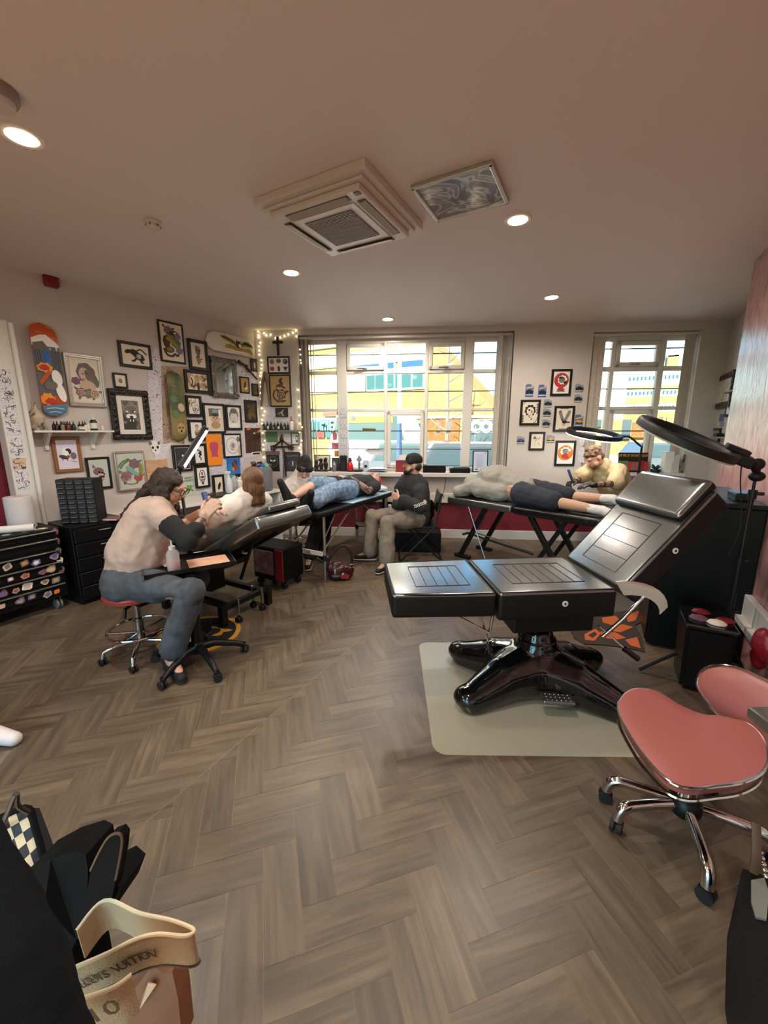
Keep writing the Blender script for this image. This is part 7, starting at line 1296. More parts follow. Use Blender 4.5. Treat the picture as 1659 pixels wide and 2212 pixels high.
    for k,ch in enumerate(txt):
        s_=L[-1]*(.06+.84*k/(len(txt)-1)); i=max(j for j in range(len(L)-1) if L[j]<=s_+1e-9); t=(s_-L[i])/max(1e-6,L[i+1]-L[i]); p=front_[i].lerp(front_[i+1],t); x=(front_[min(i+2,len(L)-1)]-front_[max(i-1,0)]).normalized(); up_=-dn; nr=x.cross(up_).normalized(); nr=nr if nr.dot(FW)<0 else -nr; y=nr.cross(x); y=y if y.dot(UP)>0 else -y; c=p+dn*Hh*.52+nr*.0042
        if ch!=' ': text(g,ch,.031,M(((x.x,y.x,nr.x,c.x),(x.y,y.y,nr.y,c.y),(x.z,y.z,nr.z,c.z),(0,0,0,1))),'letter_brown',ext=.0004,sx=.85)
    obj('lettering',g,s)
    P2=spline([q(u,v,k) for u,v,k in ((150,2165,.70),(200,2150,.70),(250,2130,.705),(284,2105,.72))],5); g=G(); g.sheet([[p+dn*.10*t for p in P2] for t in (0,.5,1)],'webbing',.003); s=obj('strap',g,r); g=G(); g.tube(P2,.0035,'webbing_edge',8); obj('selvedge',g,s); g=G(); x=(P2[-1]-P2[0]).normalized(); nr=x.cross(-dn).normalized(); nr=nr if nr.dot(FW)<0 else -nr; y=nr.cross(x); c=q(226,2176,.702)+nr*.006; text(g,'10',.055,M(((x.x,y.x,nr.x,c.x),(x.y,y.y,nr.y,c.y),(x.z,y.z,nr.z,c.z),(0,0,0,1))),'letter_brown',ext=.0004); obj('lettering',g,s)
    # brown paper carrier
    r=root('paper_carrier','brown paper carrier bag with a folded cream note at the bottom edge','paper bag',q(330,2180,.85)); g,P=plate([(240,2200),(330,2085),(355,2105),(372,2100),(385,2160),(395,2260),(240,2300)],.88,.86,'kraft',.05); obj('bag_front',g,r); g=G(); cq=q(325,2235,.89); g.box((cq.x,cq.y,cq.z/2),(.12,.10,cq.z),'kraft'); obj('bag_base',g,r); g,P=plate([(232,2150),(300,2040),(345,2090),(330,2120),(260,2215)],.95,.92,'kraft',.02); obj('bag_back',g,r); g,P=plate([(320,2123),(337,2128),(302,2180),(308,2150)],.865,.86,'kraft_light',.002); obj('note',g,r)
    # dark coat sleeve of the seated neighbour
    w=root('person','person at the lower left edge, only a dark navy sleeve visible','person',q(20,2100,.6))
    e=blob([([q(-190,1760,.75),q(-120,1960,.66),q(-50,2200,.56),q(10,2420,.50)],[.085,.10,.105,.10]),([q(-150,1900,.70),q(-90,2100,.62),q(-35,2330,.55)],[.09,.10,.10])],.010,4,.006,14); obj('sleeve',skin(e,'coat_navy'),w,sharp=80)
lowleft()
# standing neighbour's foot cut by the left edge
def foot_left():
    p=at_z(18,1606); w=root('person','person cut by the left edge, one pale shoe and a dark trouser hem','person',V((p.x-.1,p.y-.05,0))); d=V((.92,.38,0)).normalized(); c=p-d*.07
    e=blob([([c-d*.12+V((0,0,.05)),c+V((0,0,.045)),c+d*.11+V((0,0,.03))],[.05,.045,.034])],.007,3); e.v=[V((q.x,q.y,max(q.z,.003))) for q in e.v]; obj('shoe',skin(e,'sock_white'),w,sharp=80); e=blob([([c-d*.14+V((0,0,.08)),c-d*.2+V((0,0,.45)),c-d*.22+V((0,0,.85))],[.075,.09,.11])],.014,3,.006,10); obj('trouser_leg',skin(e,'coat_navy'),w,sharp=80)
foot_left()
# ================================================================= PEOPLE
M_('skin','#c09278',.5,bump=.03,bscale=200); M_('skin_pale','#cfa48c',.5); M_('skin_ink','#a07a66',.5,col2='#4b3d3a',nscale=26,ncon=(.47,.56)); M_('lip','#8f5148',.5); M_('brow','#2e211b',.7); M_('eye_white','#d8d2cc',.3)
M_('shirt_cream','#b29a8d',.85,bump=.15,bscale=30); M_('sleeve_black','#121214',.85); M_('denim_grey','#3c4045',.85,col2='#4b5056',nscale=18,bump=.1,bscale=90); M_('denim_blue','#5d7793',.85,col2='#8da3b8',nscale=22,ncon=(.4,.68),bump=.15,bscale=60); M_('hair_dark','#1d1411',.55,col2='#3a281f',nscale=30,stretch=(3,3,.6),bump=.7,bscale=60); M_('hair_brown','#4a2c1a',.45,col2='#7a5232',nscale=40,stretch=(3,3,.15),bump=.5,bscale=70); M_('hair_blond','#84624a',.6,col2='#3f2c20',nscale=40,bump=.9,bscale=70); M_('hair_pink','#b8485c',.6)
M_('tee_white','#d2c8c0',.85,bump=.12,bscale=30); M_('sweat_charcoal','#2b2a2a',.9,bump=.15,bscale=40); M_('khaki','#7b7062',.9,bump=.15,bscale=40); M_('hoodie_grey','#938f87',.9,bump=.12,bscale=30); M_('shorts_navy','#2a2c36',.85,bump=.12,bscale=30); M_('shirt_beige','#c2ab85',.85,bump=.1,bscale=30); M_('cap_fabric','#1d1b1a',.85); M_('glove_black','#1b1b1e',.35); M_('glove_blue','#2f62b0',.4); M_('glove_nude','#b99883',.4); M_('shoe_black','#141414',.7); M_('sole_white','#cdc6bd',.6); M_('trousers_black','#17171a',.85); M_('machine_blue','#27386a',.3); M_('tee_black','#232427',.85)
def fr(f,u):
    f=f.normalized(); s=f.cross(u).normalized(); u=s.cross(f).normalized(); return f,u,s
def rot_of(f,u,s): return M((s,f,u)).transposed()      # local x = side, y = forward, z = up
def headchains(c,f,u,k=1):
    f,u,s=fr(f,u); r=rot_of(f,u,s); P=lambda a,b,d:c+(s*a+f*b+u*d)*k
    return [('e',P(0,-.012,.022),(.074*k,.094*k,.092*k),r),('e',P(0,.022,-.03),(.062*k,.070*k,.078*k),r),('e',P(0,.056,-.082),(.03*k,.026*k,.026*k),r),([P(0,.086,.022),P(0,.110,-.018)],[.010*k,.0145*k]),([P(-.04,.078,.034),P(.04,.078,.034)],.013*k),([P(-.02,.086,-.052),P(.02,.086,-.052)],.010*k),('e',P(-.05,.045,-.05),(.022*k,.03*k,.03*k),r),('e',P(.05,.045,-.05),(.022*k,.03*k,.03*k),r),('e',P(-.078,-.008,-.008),(.010*k,.022*k,.030*k),r),('e',P(.078,-.008,-.008),(.010*k,.022*k,.030*k),r)],P
def hand(w,d,n,sg,curl=.4,k=1):
    """palm and five fingers; d finger direction, n palm facing direction, sg side of the thumb"""
    d=d.normalized(); n=(n-d*n.dot(d)).normalized(); x=d.cross(n)*sg; o=[]; 
    base=[(.032,.082),(.011,.088),(-.011,.084),(-.031,.074)]; ln=[.074,.082,.076,.06]
    for (a,b),l in zip(base,ln):
        kn=w+x*a*k+d*b*k; o.append(([w+x*a*.55*k+d*.01*k,kn],[.016*k,.0125*k])); p=kn; dd=d; pts=[p]
        for j,t in enumerate((.45,.32,.23)): dd=(dd*math.cos(curl)+n*math.sin(curl)); nn=n*math.cos(curl*(j+1))-d*math.sin(curl*(j+1)); p=p+(d*math.cos(curl*(j+1))+n*math.sin(curl*(j+1)))*l*t*k*1.1; pts.append(p)
        o.append((pts,[.0105*k,.0098*k,.009*k,.008*k]))
    t0=w+x*.03*k+d*.028*k; t1=t0+(x*.032+d*.028+n*.012)*k; t2=t1+(x*.010+d*.032+n*.016)*k; t3=t2+(d*.024+n*.012-x*.002)*k; o.append(([w+x*.012*k+d*.01*k,t0,t1,t2,t3],[.017*k,.016*k,.0125*k,.011*k,.009*k])); return o
def between(a,b,t): return a+(b-a)*t
def paint(g,spots):
    for p,q,r,m in spots:
        mi=g.mi(m); d=q-p; L=max(d.length_squared,1e-9)
        for i,f in enumerate(g.f):
            c=g.v[f[0]]; t=max(0,min(1,(c-p).dot(d)/L)); 
            if (p+d*t-c).length_squared<r*r: g.m[i]=mi
class Body:
    """joints (world) -> one continuous skin plus clothes that follow it"""
    def __init__(s,name_label,base,J,hf,hu,k=1,fat=1,skin='skin',hands=None,ink=(),headk=1):
        s.J=J; s.k=k; s.fat=fat; s.r=root('person',name_label,'person',base); s.hf,s.hu=hf,hu; hc,s.P=headchains(J['head'],hf,hu,headk)
        ch=s.torso(0)+[([J['neck'],J['head']-s.hu.normalized()*.03-hf.normalized()*.02],[.058,.052])]+hc
        for a in 'LR':
            ch.append(s.arm(a,0)); ch.append(s.leg(a,0)); ch.append(([J['an'+a],J['to'+a]],[.038,.028]))
            h=(hands or {}).get(a)
            if h: ch+=hand(J['wr'+a],h[0],h[1],h[2],h[3])
        g=blob(ch,.0068,2); globals()['skin'](g,skin); P=s.P
        sp=[(P(-.018,.098,-.053),P(.018,.098,-.053),.011,'lip'),(P(-.05,.088,.046),P(-.02,.094,.048),.0048,'brow'),(P(.05,.088,.046),P(.02,.094,.048),.0048,'brow'),(P(-.032,.094,.016),P(-.028,.094,.016),.0052,'brow'),(P(.032,.094,.016),P(.028,.094,.016),.0052,'brow')]
        for a,b,r in ink: sp.append((J[a],J[b],r,'skin_ink'))
        paint(g,sp); s.body=obj('body',g,s.r,sharp=80)
    def torso(s,e,t0=0,t1=1,bel=0,lift=0):
        J=s.J; f=s.fat; o=[]
        for a in 'LR':
            w=between(J['pelvis'],J['chest'],.45); d=(J['sh'+a]-J['chest']); h=(J['hi'+a]-J['pelvis'])
            pts=[J['pelvis']+h*.62+(J['chest']-J['pelvis'])*lift,w+h*.45+d*.05,J['chest']+d*.42,between(J['chest'],J['sh'+a],.8)]
            rs=[.112*f+e,.105*f+e+bel,.108*f+e,.066*f+e]
            n=4 if t1==1 else 3; i0=0 if t0==0 else 1; o.append((pts[i0:n],rs[i0:n]))
        o.append(([J['chest'],J['neck']],[.1*f+e,.062+e])); o.append(([J['shL'],between(J['chest'],J['neck'],.75),J['shR']],[.055*f+e,.07*f+e,.055*f+e])); return o
    def arm(s,a,e,t=2):
        J=s.J; f=.5+.5*s.fat; S,E,W=J['sh'+a],J['el'+a],J['wr'+a]; 
        if t>=2: return ([S,between(S,E,.5),E,between(E,W,.35),W],[.056*f+e,.048*f+e,.042*f+e,.041*f+e,.028+e])
        if t>1: return ([S,between(S,E,.5),E,between(E,W,t-1)],[.056*f+e,.048*f+e,.043*f+e,.039*f+e])
        return ([S,between(S,E,t)],[.058*f+e,.052*f+e+.006])
    def leg(s,a,e,t=2):
        J=s.J; f=.4+.6*s.fat; H,K,A_=J['hi'+a],J['kn'+a],J['an'+a]
        if t>=2: return ([H,between(H,K,.5),K,between(K,A_,.35),A_],[.088*f+e,.075*f+e,.058*f+e,.054*f+e,.037+e])
        if t>1: return ([H,between(H,K,.5),K,between(K,A_,t-1)],[.088*f+e,.076*f+e,.062*f+e,.056*f+e])
        return ([H,between(H,K,t*.6),between(H,K,t)],[.09*f+e,.08*f+e,.072*f+e])
    def wear(s,name,chains,m,noi=.006,vox=.011,smooth=3,label=None,nsc=11): return bobj(name,s.r,chains,m,label,vox=vox,smooth=smooth,noi=noi,nsc=nsc,seed=len(s.r.name))
    def shoes(s,m='shoe_black',sole='sole_white',sides='LR',up=V((0,0,1))):
        J=s.J
        for a in sides:
            A_,T_=J['an'+a],J['to'+a]; d=(T_-A_); d=d-up*d.dot(up); d.normalize(); h=A_-up*.045-d*.045; t=T_-up*.004
            sh=bobj('shoe',s.r,[([h+up*.02,between(h,t,.5)+up*.012,t],[.042,.043,.034]),([A_-up*.02,h+up*.03],[.046,.044])],m,vox=.008,smooth=2)
            g=blob([([h-up*.018,between(h,t,.5)-up*.018,t-up*.012],[.036,.038,.036])],.008,2); c=between(h,t,.5)-up*.03
            g.v=[p-up*((p-c).dot(up)*.65) for p in g.v]; obj('sole',globals()['skin'](g,sole),sh,sharp=80)
W=at_depth
# ---------------------------------------------------------------- A: curly haired artist on the red stool
def personA():
    f=RT.copy(); side=V((RT.y,-RT.x,0))   # side: towards the camera = her right
    J=dict(pelvis=W(283,1238,2.74),chest=W(318,1128,2.74),neck=W(345,1086,2.74),head=W(366,1053,2.74),
      shR=W(338,1108,2.58),elR=W(407,1168,2.50),wrR=W(441,1118,2.60),shL=W(348,1102,2.90),elL=W(395,1135,2.96),wrL=W(436,1106,2.86),
      hiR=W(275,1258,2.65),hiL=W(285,1248,2.86),knR=W(412,1278,2.50),knL=W(424,1250,2.86),anR=W(362,1380,2.56),anL=W(395,1362,2.86),toR=W(388,1420,2.46),toL=W(430,1372,2.84))
    J['anR'].z=.10; J['anL'].z=.10; J['toR'].z=.04; J['toL'].z=.04
    hf=(RT*.92-V((0,0,.42))); hu=(V((0,0,.9))+RT*.4)
    mw=W(445,1078,2.66)
    b=Body('person with long dark curly hair and glasses in a cream top, on the red stool',V((-2.72,1.44,0)),J,hf,hu,1,1.22,'skin',{'R':((RT*.5+V((0,0,.75))-side*.2),(-side+RT*.3),1,.7),'L':(RT*.9+V((0,0,.2)),V((0,0,-1)),1,.4)},[('elR','wrR',.055)],1.0)
    b.wear('shirt',b.torso(.022,bel=.035,lift=.22)+[b.arm('R',.016,.3),b.arm('L',.016,.3)],'shirt_cream',.010)
    b.wear('sleeve',[b.arm('R',.017,1.45)],'sleeve_black',.006); b.wear('sleeve',[b.arm('L',.017,1.2)],'sleeve_black',.006)
    b.wear('jeans',[b.leg('R',.020,1.85),b.leg('L',.020,1.85),([J['hiL'],J['pelvis'],J['hiR']],[.155,.165,.155]),([J['pelvis'],between(J['pelvis'],J['chest'],.25)],[.16,.15])],'denim_grey',.007)
    b.shoes('shoe_black','shoe_black'); 
    for a in 'RL': g=G(); A_=J['an'+a]; g.cyl(A_+V((0,0,.02)),A_+V((0,0,.06)),.046,'ink_pink',n=14); obj('sock',g,b.r)
    f_,u_,s_=fr(hf,hu); P=b.P
    ch=[('e',P(0,-.03,.035),(.086,.098,.092),rot_of(f_,u_,s_)),('e',P(0,-.06,-.01),(.085,.075,.09),rot_of(f_,u_,s_)),('e',P(.062,-.015,.015),(.034,.062,.085),rot_of(f_,u_,s_)),('e',P(.04,.03,.075),(.05,.055,.03),rot_of(f_,u_,s_))]
    rr=random.Random(8)
    for k in range(34):
        a=(k/33-.5)*2; st=P(.08*a,-.05-.04*(1-abs(a)),.02+.03*rr.random()); 
        if k%3==0: end=st+V((rr.uniform(-.02,.02),rr.uniform(-.02,.02),-.17-.10*rr.random()))-RT*(.02+.05*rr.random())
        else: end=st+V((0,0,-.16-.10*rr.random()))-RT*rr.uniform(-.05,.05)+side*(.03*a)
        mid=between(st,end,.5)+side*.02*rr.uniform(-1,1)+RT*rr.uniform(-.025,.025); ch.append((spline([st,mid,end],4),[.028]*4+[.024]*3+[.014,.012]))
    # the loose length falling over the back
    for k in range(5): st=P(0,-.09,-.03)+side*(.04*(k-2)); ch.append((spline([st,st-RT*.07+V((0,0,-.07)),st-RT*(.13+.02*k)+V((0,0,-.15-.015*k))],4),[.034]*4+[.024]*4+[.008]))
    for k in range(9): st=P(.075,.01-.02*(k%3),.02-.02*k); ch.append((spline([st,st+V((0,0,-.07))+RT*rr.uniform(-.0,.03)+side*.01,st+V((0,0,-.15))+RT*rr.uniform(-.02,.04)],4),[.02]*5+[.016]*3+[.01]))
    bobj('hair',b.r,ch,'hair_dark',vox=.009,smooth=1,noi=.012,nsc=38)
    g=G()
    for sx in (-1,1):
        c=P(.036*sx,.108,.012); pts=[c+s_*.028*math.cos(t*.524)*1+u_*.021*math.sin(t*.524) for t in range(12)]; g.tube(pts,.003,'frame_black',6,closed=True); g.tube([P(.064*sx,.105,.02),P(.082*sx,.0,.015)],.0028,'frame_black',6)
    g.tube([P(-.01,.112,.016),P(.01,.112,.016)],.0025,'frame_black',6); obj('glasses',g,b.r)
    gl=b.wear('glove',hand(J['wrR'],(RT*.5+V((0,0,.75))-side*.2),(-side+RT*.3),1,.7,1.08)+[([J['wrR']-V((0,0,.02)),J['wrR']+V((0,0,.02))],.033)],'glove_nude',0,.006,2); b.wear('glove',hand(J['wrL'],RT*.9+V((0,0,.2)),V((0,0,-1)),1,.4,1.08),'glove_nude',0,.006,2)
    p=J['wrR']+RT*.035+V((0,0,.06)); m=root('tattoo_machine','dark blue pen tattoo machine in the hand of the curly haired artist','tattoo machine',mw); t=W(441,1064,2.66); q=W(449,1098,2.64); g=G(); g.tube([t,between(t,q,.5)],[.019,.019],'machine_blue',14); g.tube([between(t,q,.5),q],[.015,.013],'cap_black',14); obj('grip',g,m); g=G(); g.tube([q,q+(q-t).normalized()*.03],[.010,.003],'steel',10); obj('needle_tip',g,m)
personA()
# ---------------------------------------------------------------- B: client on the recliner seen from behind
def personB():
    J=dict(pelvis=V((-2.95,2.26,.665)),chest=V((-2.64,2.29,.885)),neck=V((-2.54,2.31,1.02)),head=V((-2.525,2.36,1.135)),shL=W(492,1104,3.12),elL=W(446,1126,2.98),wrL=W(398,1128,2.88),shR=V((-2.54,2.49,.95)),elR=V((-2.75,2.55,.74)),wrR=V((-2.97,2.50,.72)),
      hiL=V((-3.0,2.17,.645)),hiR=V((-3.0,2.36,.645)),knL=V((-3.42,2.16,.66)),knR=V((-3.42,2.38,.66)),anL=V((-3.78,2.16,.56)),anR=V((-3.78,2.38,.56)),toL=V((-3.86,2.15,.64)),toR=V((-3.86,2.39,.64)))
    hf=V((-.95,.15,-.12)); hu=V((.05,0,1)); X=V((-1,0,0))
    b=Body('person with straight brown hair and a white t-shirt, seen from behind on the black recliner',V((-2.6,2.3,.5)),J,hf,hu,1,1.05,'skin_pale',{'L':(W(370,1130,2.80)-J['wrL'],V((0,0,-1)),-1,.25),'R':(X,V((0,0,-1)),1,.3)})
    b.wear('t_shirt',b.torso(.026)+[([J['shL'],between(J['shL'],J['elL'],.75)],[.078,.075]),b.arm('R',.022,.8)],'tee_white',.011)
    b.wear('trousers',[b.leg('R',.018,1.9),b.leg('L',.018,1.9),([J['hiL'],J['pelvis'],J['hiR']],[.115,.12,.115])],'trousers_black',.006)
    f_,u_,s_=fr(hf,hu); P=b.P; ch=[('e',P(0,-.028,.03),(.085,.098,.093),rot_of(f_,u_,s_)),('e',P(0,-.05,-.05),(.082,.062,.09),rot_of(f_,u_,s_))]
    rr=random.Random(2)
    for k in range(16): a=(k/15-.5)*2; st=P(.075*a,-.04-.05*(1-a*a),.03); ch.append((spline([st,st+V((0,0,-.10))+s_*.008*a,st+V((.015*rr.uniform(-1,1),.015*rr.uniform(-1,1)-.01*a,-.205-.03*rr.random()))],4),[.022]*5+[.018]*3+[.010]))
    bobj('hair',b.r,ch,'hair_brown',vox=.008,smooth=3,noi=.002,nsc=40); g=G(); g.tube([P(-.082,.0,.01),P(-.078,.07,.02),P(-.06,.1,.02)],.004,'cap_white',6); obj('glasses',g,b.r)
personB()
# ---------------------------------------------------------------- C: beanie artist behind the portable table
def stool_small(o,label):
    r=root('work_stool',label,'stool',o); x=M.Translation(o); g=G(x); g.lathe([(.001,.42),(.16,.42),(.18,.44),(.17,.47),(.001,.475)],'leather_black',n=24); obj('seat',g,r); g=G(x); g.lathe([(.028,.08),(.028,.26),(.018,.262),(.018,.42)],'chrome',n=14); obj('gas_column',g,r); g=G(x); g.tube([(.19*math.cos(t*PI/12),.19*math.sin(t*PI/12),.19) for t in range(24)],.009,'chrome',8,closed=True)
    for k in range(4): a=k*PI/2; g.tube([(0,0,.17),(.19*math.cos(a),.19*math.sin(a),.19)],.006,'chrome',6)
    obj('foot_ring',g,r)
    for k in range(5): a=k*2*PI/5+.2; e=V((.25*math.cos(a),.25*math.sin(a),0)); g=G(x); g.tube([(0,0,.10),e*.9+V((0,0,.085)),e+V((0,0,.045))],.014,'chrome',8); l=obj('leg',g,r); obj('castor',castor(x,e+V((0,0,.024))),l)
def personC():
    o=V((-3.26,3.72,0)); stool_small(o,'chrome ringed work stool under the artist in the black beanie')
    J=dict(pelvis=V((-3.25,3.72,.57)),chest=V((-3.16,3.70,.93)),neck=V((-3.06,3.68,1.07)),head=W(657,1012,4.62),shL=W(622,1072,4.70),elL=W(632,1100,4.50),wrL=W(652,1078,4.40),shR=W(680,1062,4.66),elR=V((-2.86,3.86,.92)),wrR=W(668,1058,4.50),
      hiL=V((-3.2,3.82,.55)),hiR=V((-3.2,3.62,.55)),knL=V((-2.86,3.82,.52)),knR=V((-2.80,3.60,.55)),anL=V((-2.88,3.72,.10)),anR=V((-2.86,3.46,.10)),toL=V((-2.74,3.66,.04)),toR=V((-2.78,3.34,.04)))
    J['neck']=between(J['chest'],J['head'],.62)
    hf=V((.55,-.62,-.62)); hu=V((.35,-.2,.9))
    b=Body('person in a black beanie and white t-shirt bent over the portable table, tattooing',o,J,hf,hu,1,1.05,'skin_pale',{'L':(V((.8,-.3,-.2)),V((0,0,-1)),-1,.5),'R':(V((.3,-.8,-.2)),V((0,0,-1)),1,.5)},[('elL','wrL',.05)],1.05)
    b.wear('t_shirt',b.torso(.032)+[b.arm('L',.028,.95),b.arm('R',.028,.95)],'tee_white',.012)
    b.wear('trousers',[b.leg('R',.022,1.9),b.leg('L',.022,1.9),([J['hiL'],J['pelvis'],J['hiR']],[.12,.125,.12])],'trousers_black',.007); b.shoes()
    f_,u_,s_=fr(hf,hu); P=b.P; bn=bobj('beanie',b.r,[('e',P(0,-.015,.055),(.089,.105,.088),rot_of(f_,u_,s_)),([P(-.05,.055,.05),P(.05,.055,.05)],.045),('e',P(0,-.02,.10),(.06,.07,.07),rot_of(f_,u_,s_))],'cap_fabric',vox=.008,smooth=3)
    c=P(.03,.098,.078); x=(s_*.9-f_*.35).normalized(); y=u_; n=x.cross(y); n=n if n.dot(CAM-c)>0 else -n; xm=M(((x.x,y.x,n.x,c.x),(x.y,y.y,n.y,c.y),(x.z,y.z,n.z,c.z),(0,0,0,1))); g=G(xm); sh=[(-.024,.024),(.024,.024),(.024,-.004),(0,-.03),(-.024,-.004)]; g.prism(sh,.008,'ink_grey'); g.prism([(a*.84,b_*.84) for a,b_ in sh],.010,'cap_fabric'); g.prism([(-.012,.014),(.012,.014),(.010,-.006),(0,-.018),(-.010,-.006)],.012,'ink_grey'); g.prism([(-.013,.004),(.002,.007),(.002,.001),(-.013,-.001)],.013,'cap_fabric'); obj('shield_badge',g,bn)
    b.wear('glove',hand(J['wrL'],V((.8,-.3,-.2)),V((0,0,-1)),-1,.5,1.1),'glove_black',0,.007,2); b.wear('glove',hand(J['wrR'],V((.3,-.8,-.2)),V((0,0,-1)),1,.5,1.1)+[([J['wrR'],between(J['wrR'],J['elR'],.25)],[.036,.042])],'glove_blue',0,.007,2)
    q=J['wrL']+V((.06,-.03,.02)); m=root('tattoo_machine','black tattoo machine held by the artist in the beanie','tattoo machine',q); g=G(); g.tube([q+V((-.02,.02,.07)),q+V((.02,-.02,-.03))],[.014,.010],'cap_black',10); obj('grip',g,m)
personC()
# ---------------------------------------------------------------- D: client lying on the portable table
def personD():
    z=.755
    J=dict(pelvis=V((-2.69,4.0,z+.12)),chest=V((-2.68,4.33,z+.12)),neck=V((-2.67,4.50,z+.12)),head=V((-2.665,4.625,z+.14)),shL=V((-2.86,4.38,z+.10)),shR=V((-2.50,4.38,z+.10)),elL=V((-2.93,4.14,z+.10)),elR=V((-2.44,4.12,z+.08)),wrL=V((-2.78,4.02,z+.235)),wrR=V((-2.60,3.98,z+.235)),
      hiL=V((-2.80,3.94,z+.11)),hiR=V((-2.60,3.94,z+.11)),knL=V((-2.80,3.52,z+.20)),knR=V((-2.58,3.50,z+.13)),anL=V((-2.80,3.13,z+.10)),anR=V((-2.56,3.12,z+.06)),toL=V((-2.83,3.06,z+.24)),toR=V((-2.47,3.05,z+.17)))
    b=Body('person in wide denim shorts lying on the portable table with folded hands',V((-2.68,3.9,z)),J,V((.1,-.25,1)),V((0,1,.2)),1,1.02,'skin_pale',{'L':(V((.9,-.1,.0)),V((0,-.0,-1)),1,.25),'R':(V((-.9,-.0,.0)),V((0,0,-1)),-1,.25)},[('shR','elR',.07),('elR','wrR',.055)])
    b.wear('t_shirt',b.torso(.024)+[b.arm('L',.02,.6),b.arm('R',.02,.55)],'tee_black',.008)
    b.wear('denim_shorts',[b.leg('L',.032,.92),b.leg('R',.034,1.7),([J['hiL'],J['pelvis'],J['hiR']],[.125,.13,.125])],'denim_blue',.012)
    for a in 'LR':
        A_,T_=J['an'+a],J['to'+a]; d=(T_-A_).normalized(); h=A_-d*.05+V((0,-.02,0)); sh=bobj('shoe',b.r,[([h,between(h,T_,.5),T_+d*.05],[.046,.046,.036]),([A_+V((0,.03,0)),h],[.048,.046])],'shoe_black',vox=.008,smooth=2)
        g=blob([([h+V((0,-.036,-.0)),T_+d*.05+V((0,-.032,0))],[.040,.038])],.008,2); c=between(h,T_,.5)+V((0,-.036,0)); g.v=[V((p.x,c.y+(p.y-c.y)*.45,p.z)) for p in g.v]; obj('sole',skin(g,'shoe_black'),sh,sharp=80)
    P=b.P; f_,u_,s_=fr(b.hf,b.hu); bobj('hair',b.r,[('e',P(0,-.03,.05),(.088,.09,.075),rot_of(f_,u_,s_)),('e',P(.05,.02,.06),(.05,.05,.05))],'hair_pink',vox=.009,smooth=2,noi=.01,nsc=30)
    c=V((-2.665,4.62,z+.035)); g=blob([('e',c,(.22,.10,.05))],.012,3,.01,14); g.v=[V((p.x,p.y,max(p.z,z+.002))) for p in g.v]; tag(obj('pillow',skin(g,'blister'),origin=c),'grey wrapped pillow under the head of the client on the portable table','pillow')
personD()
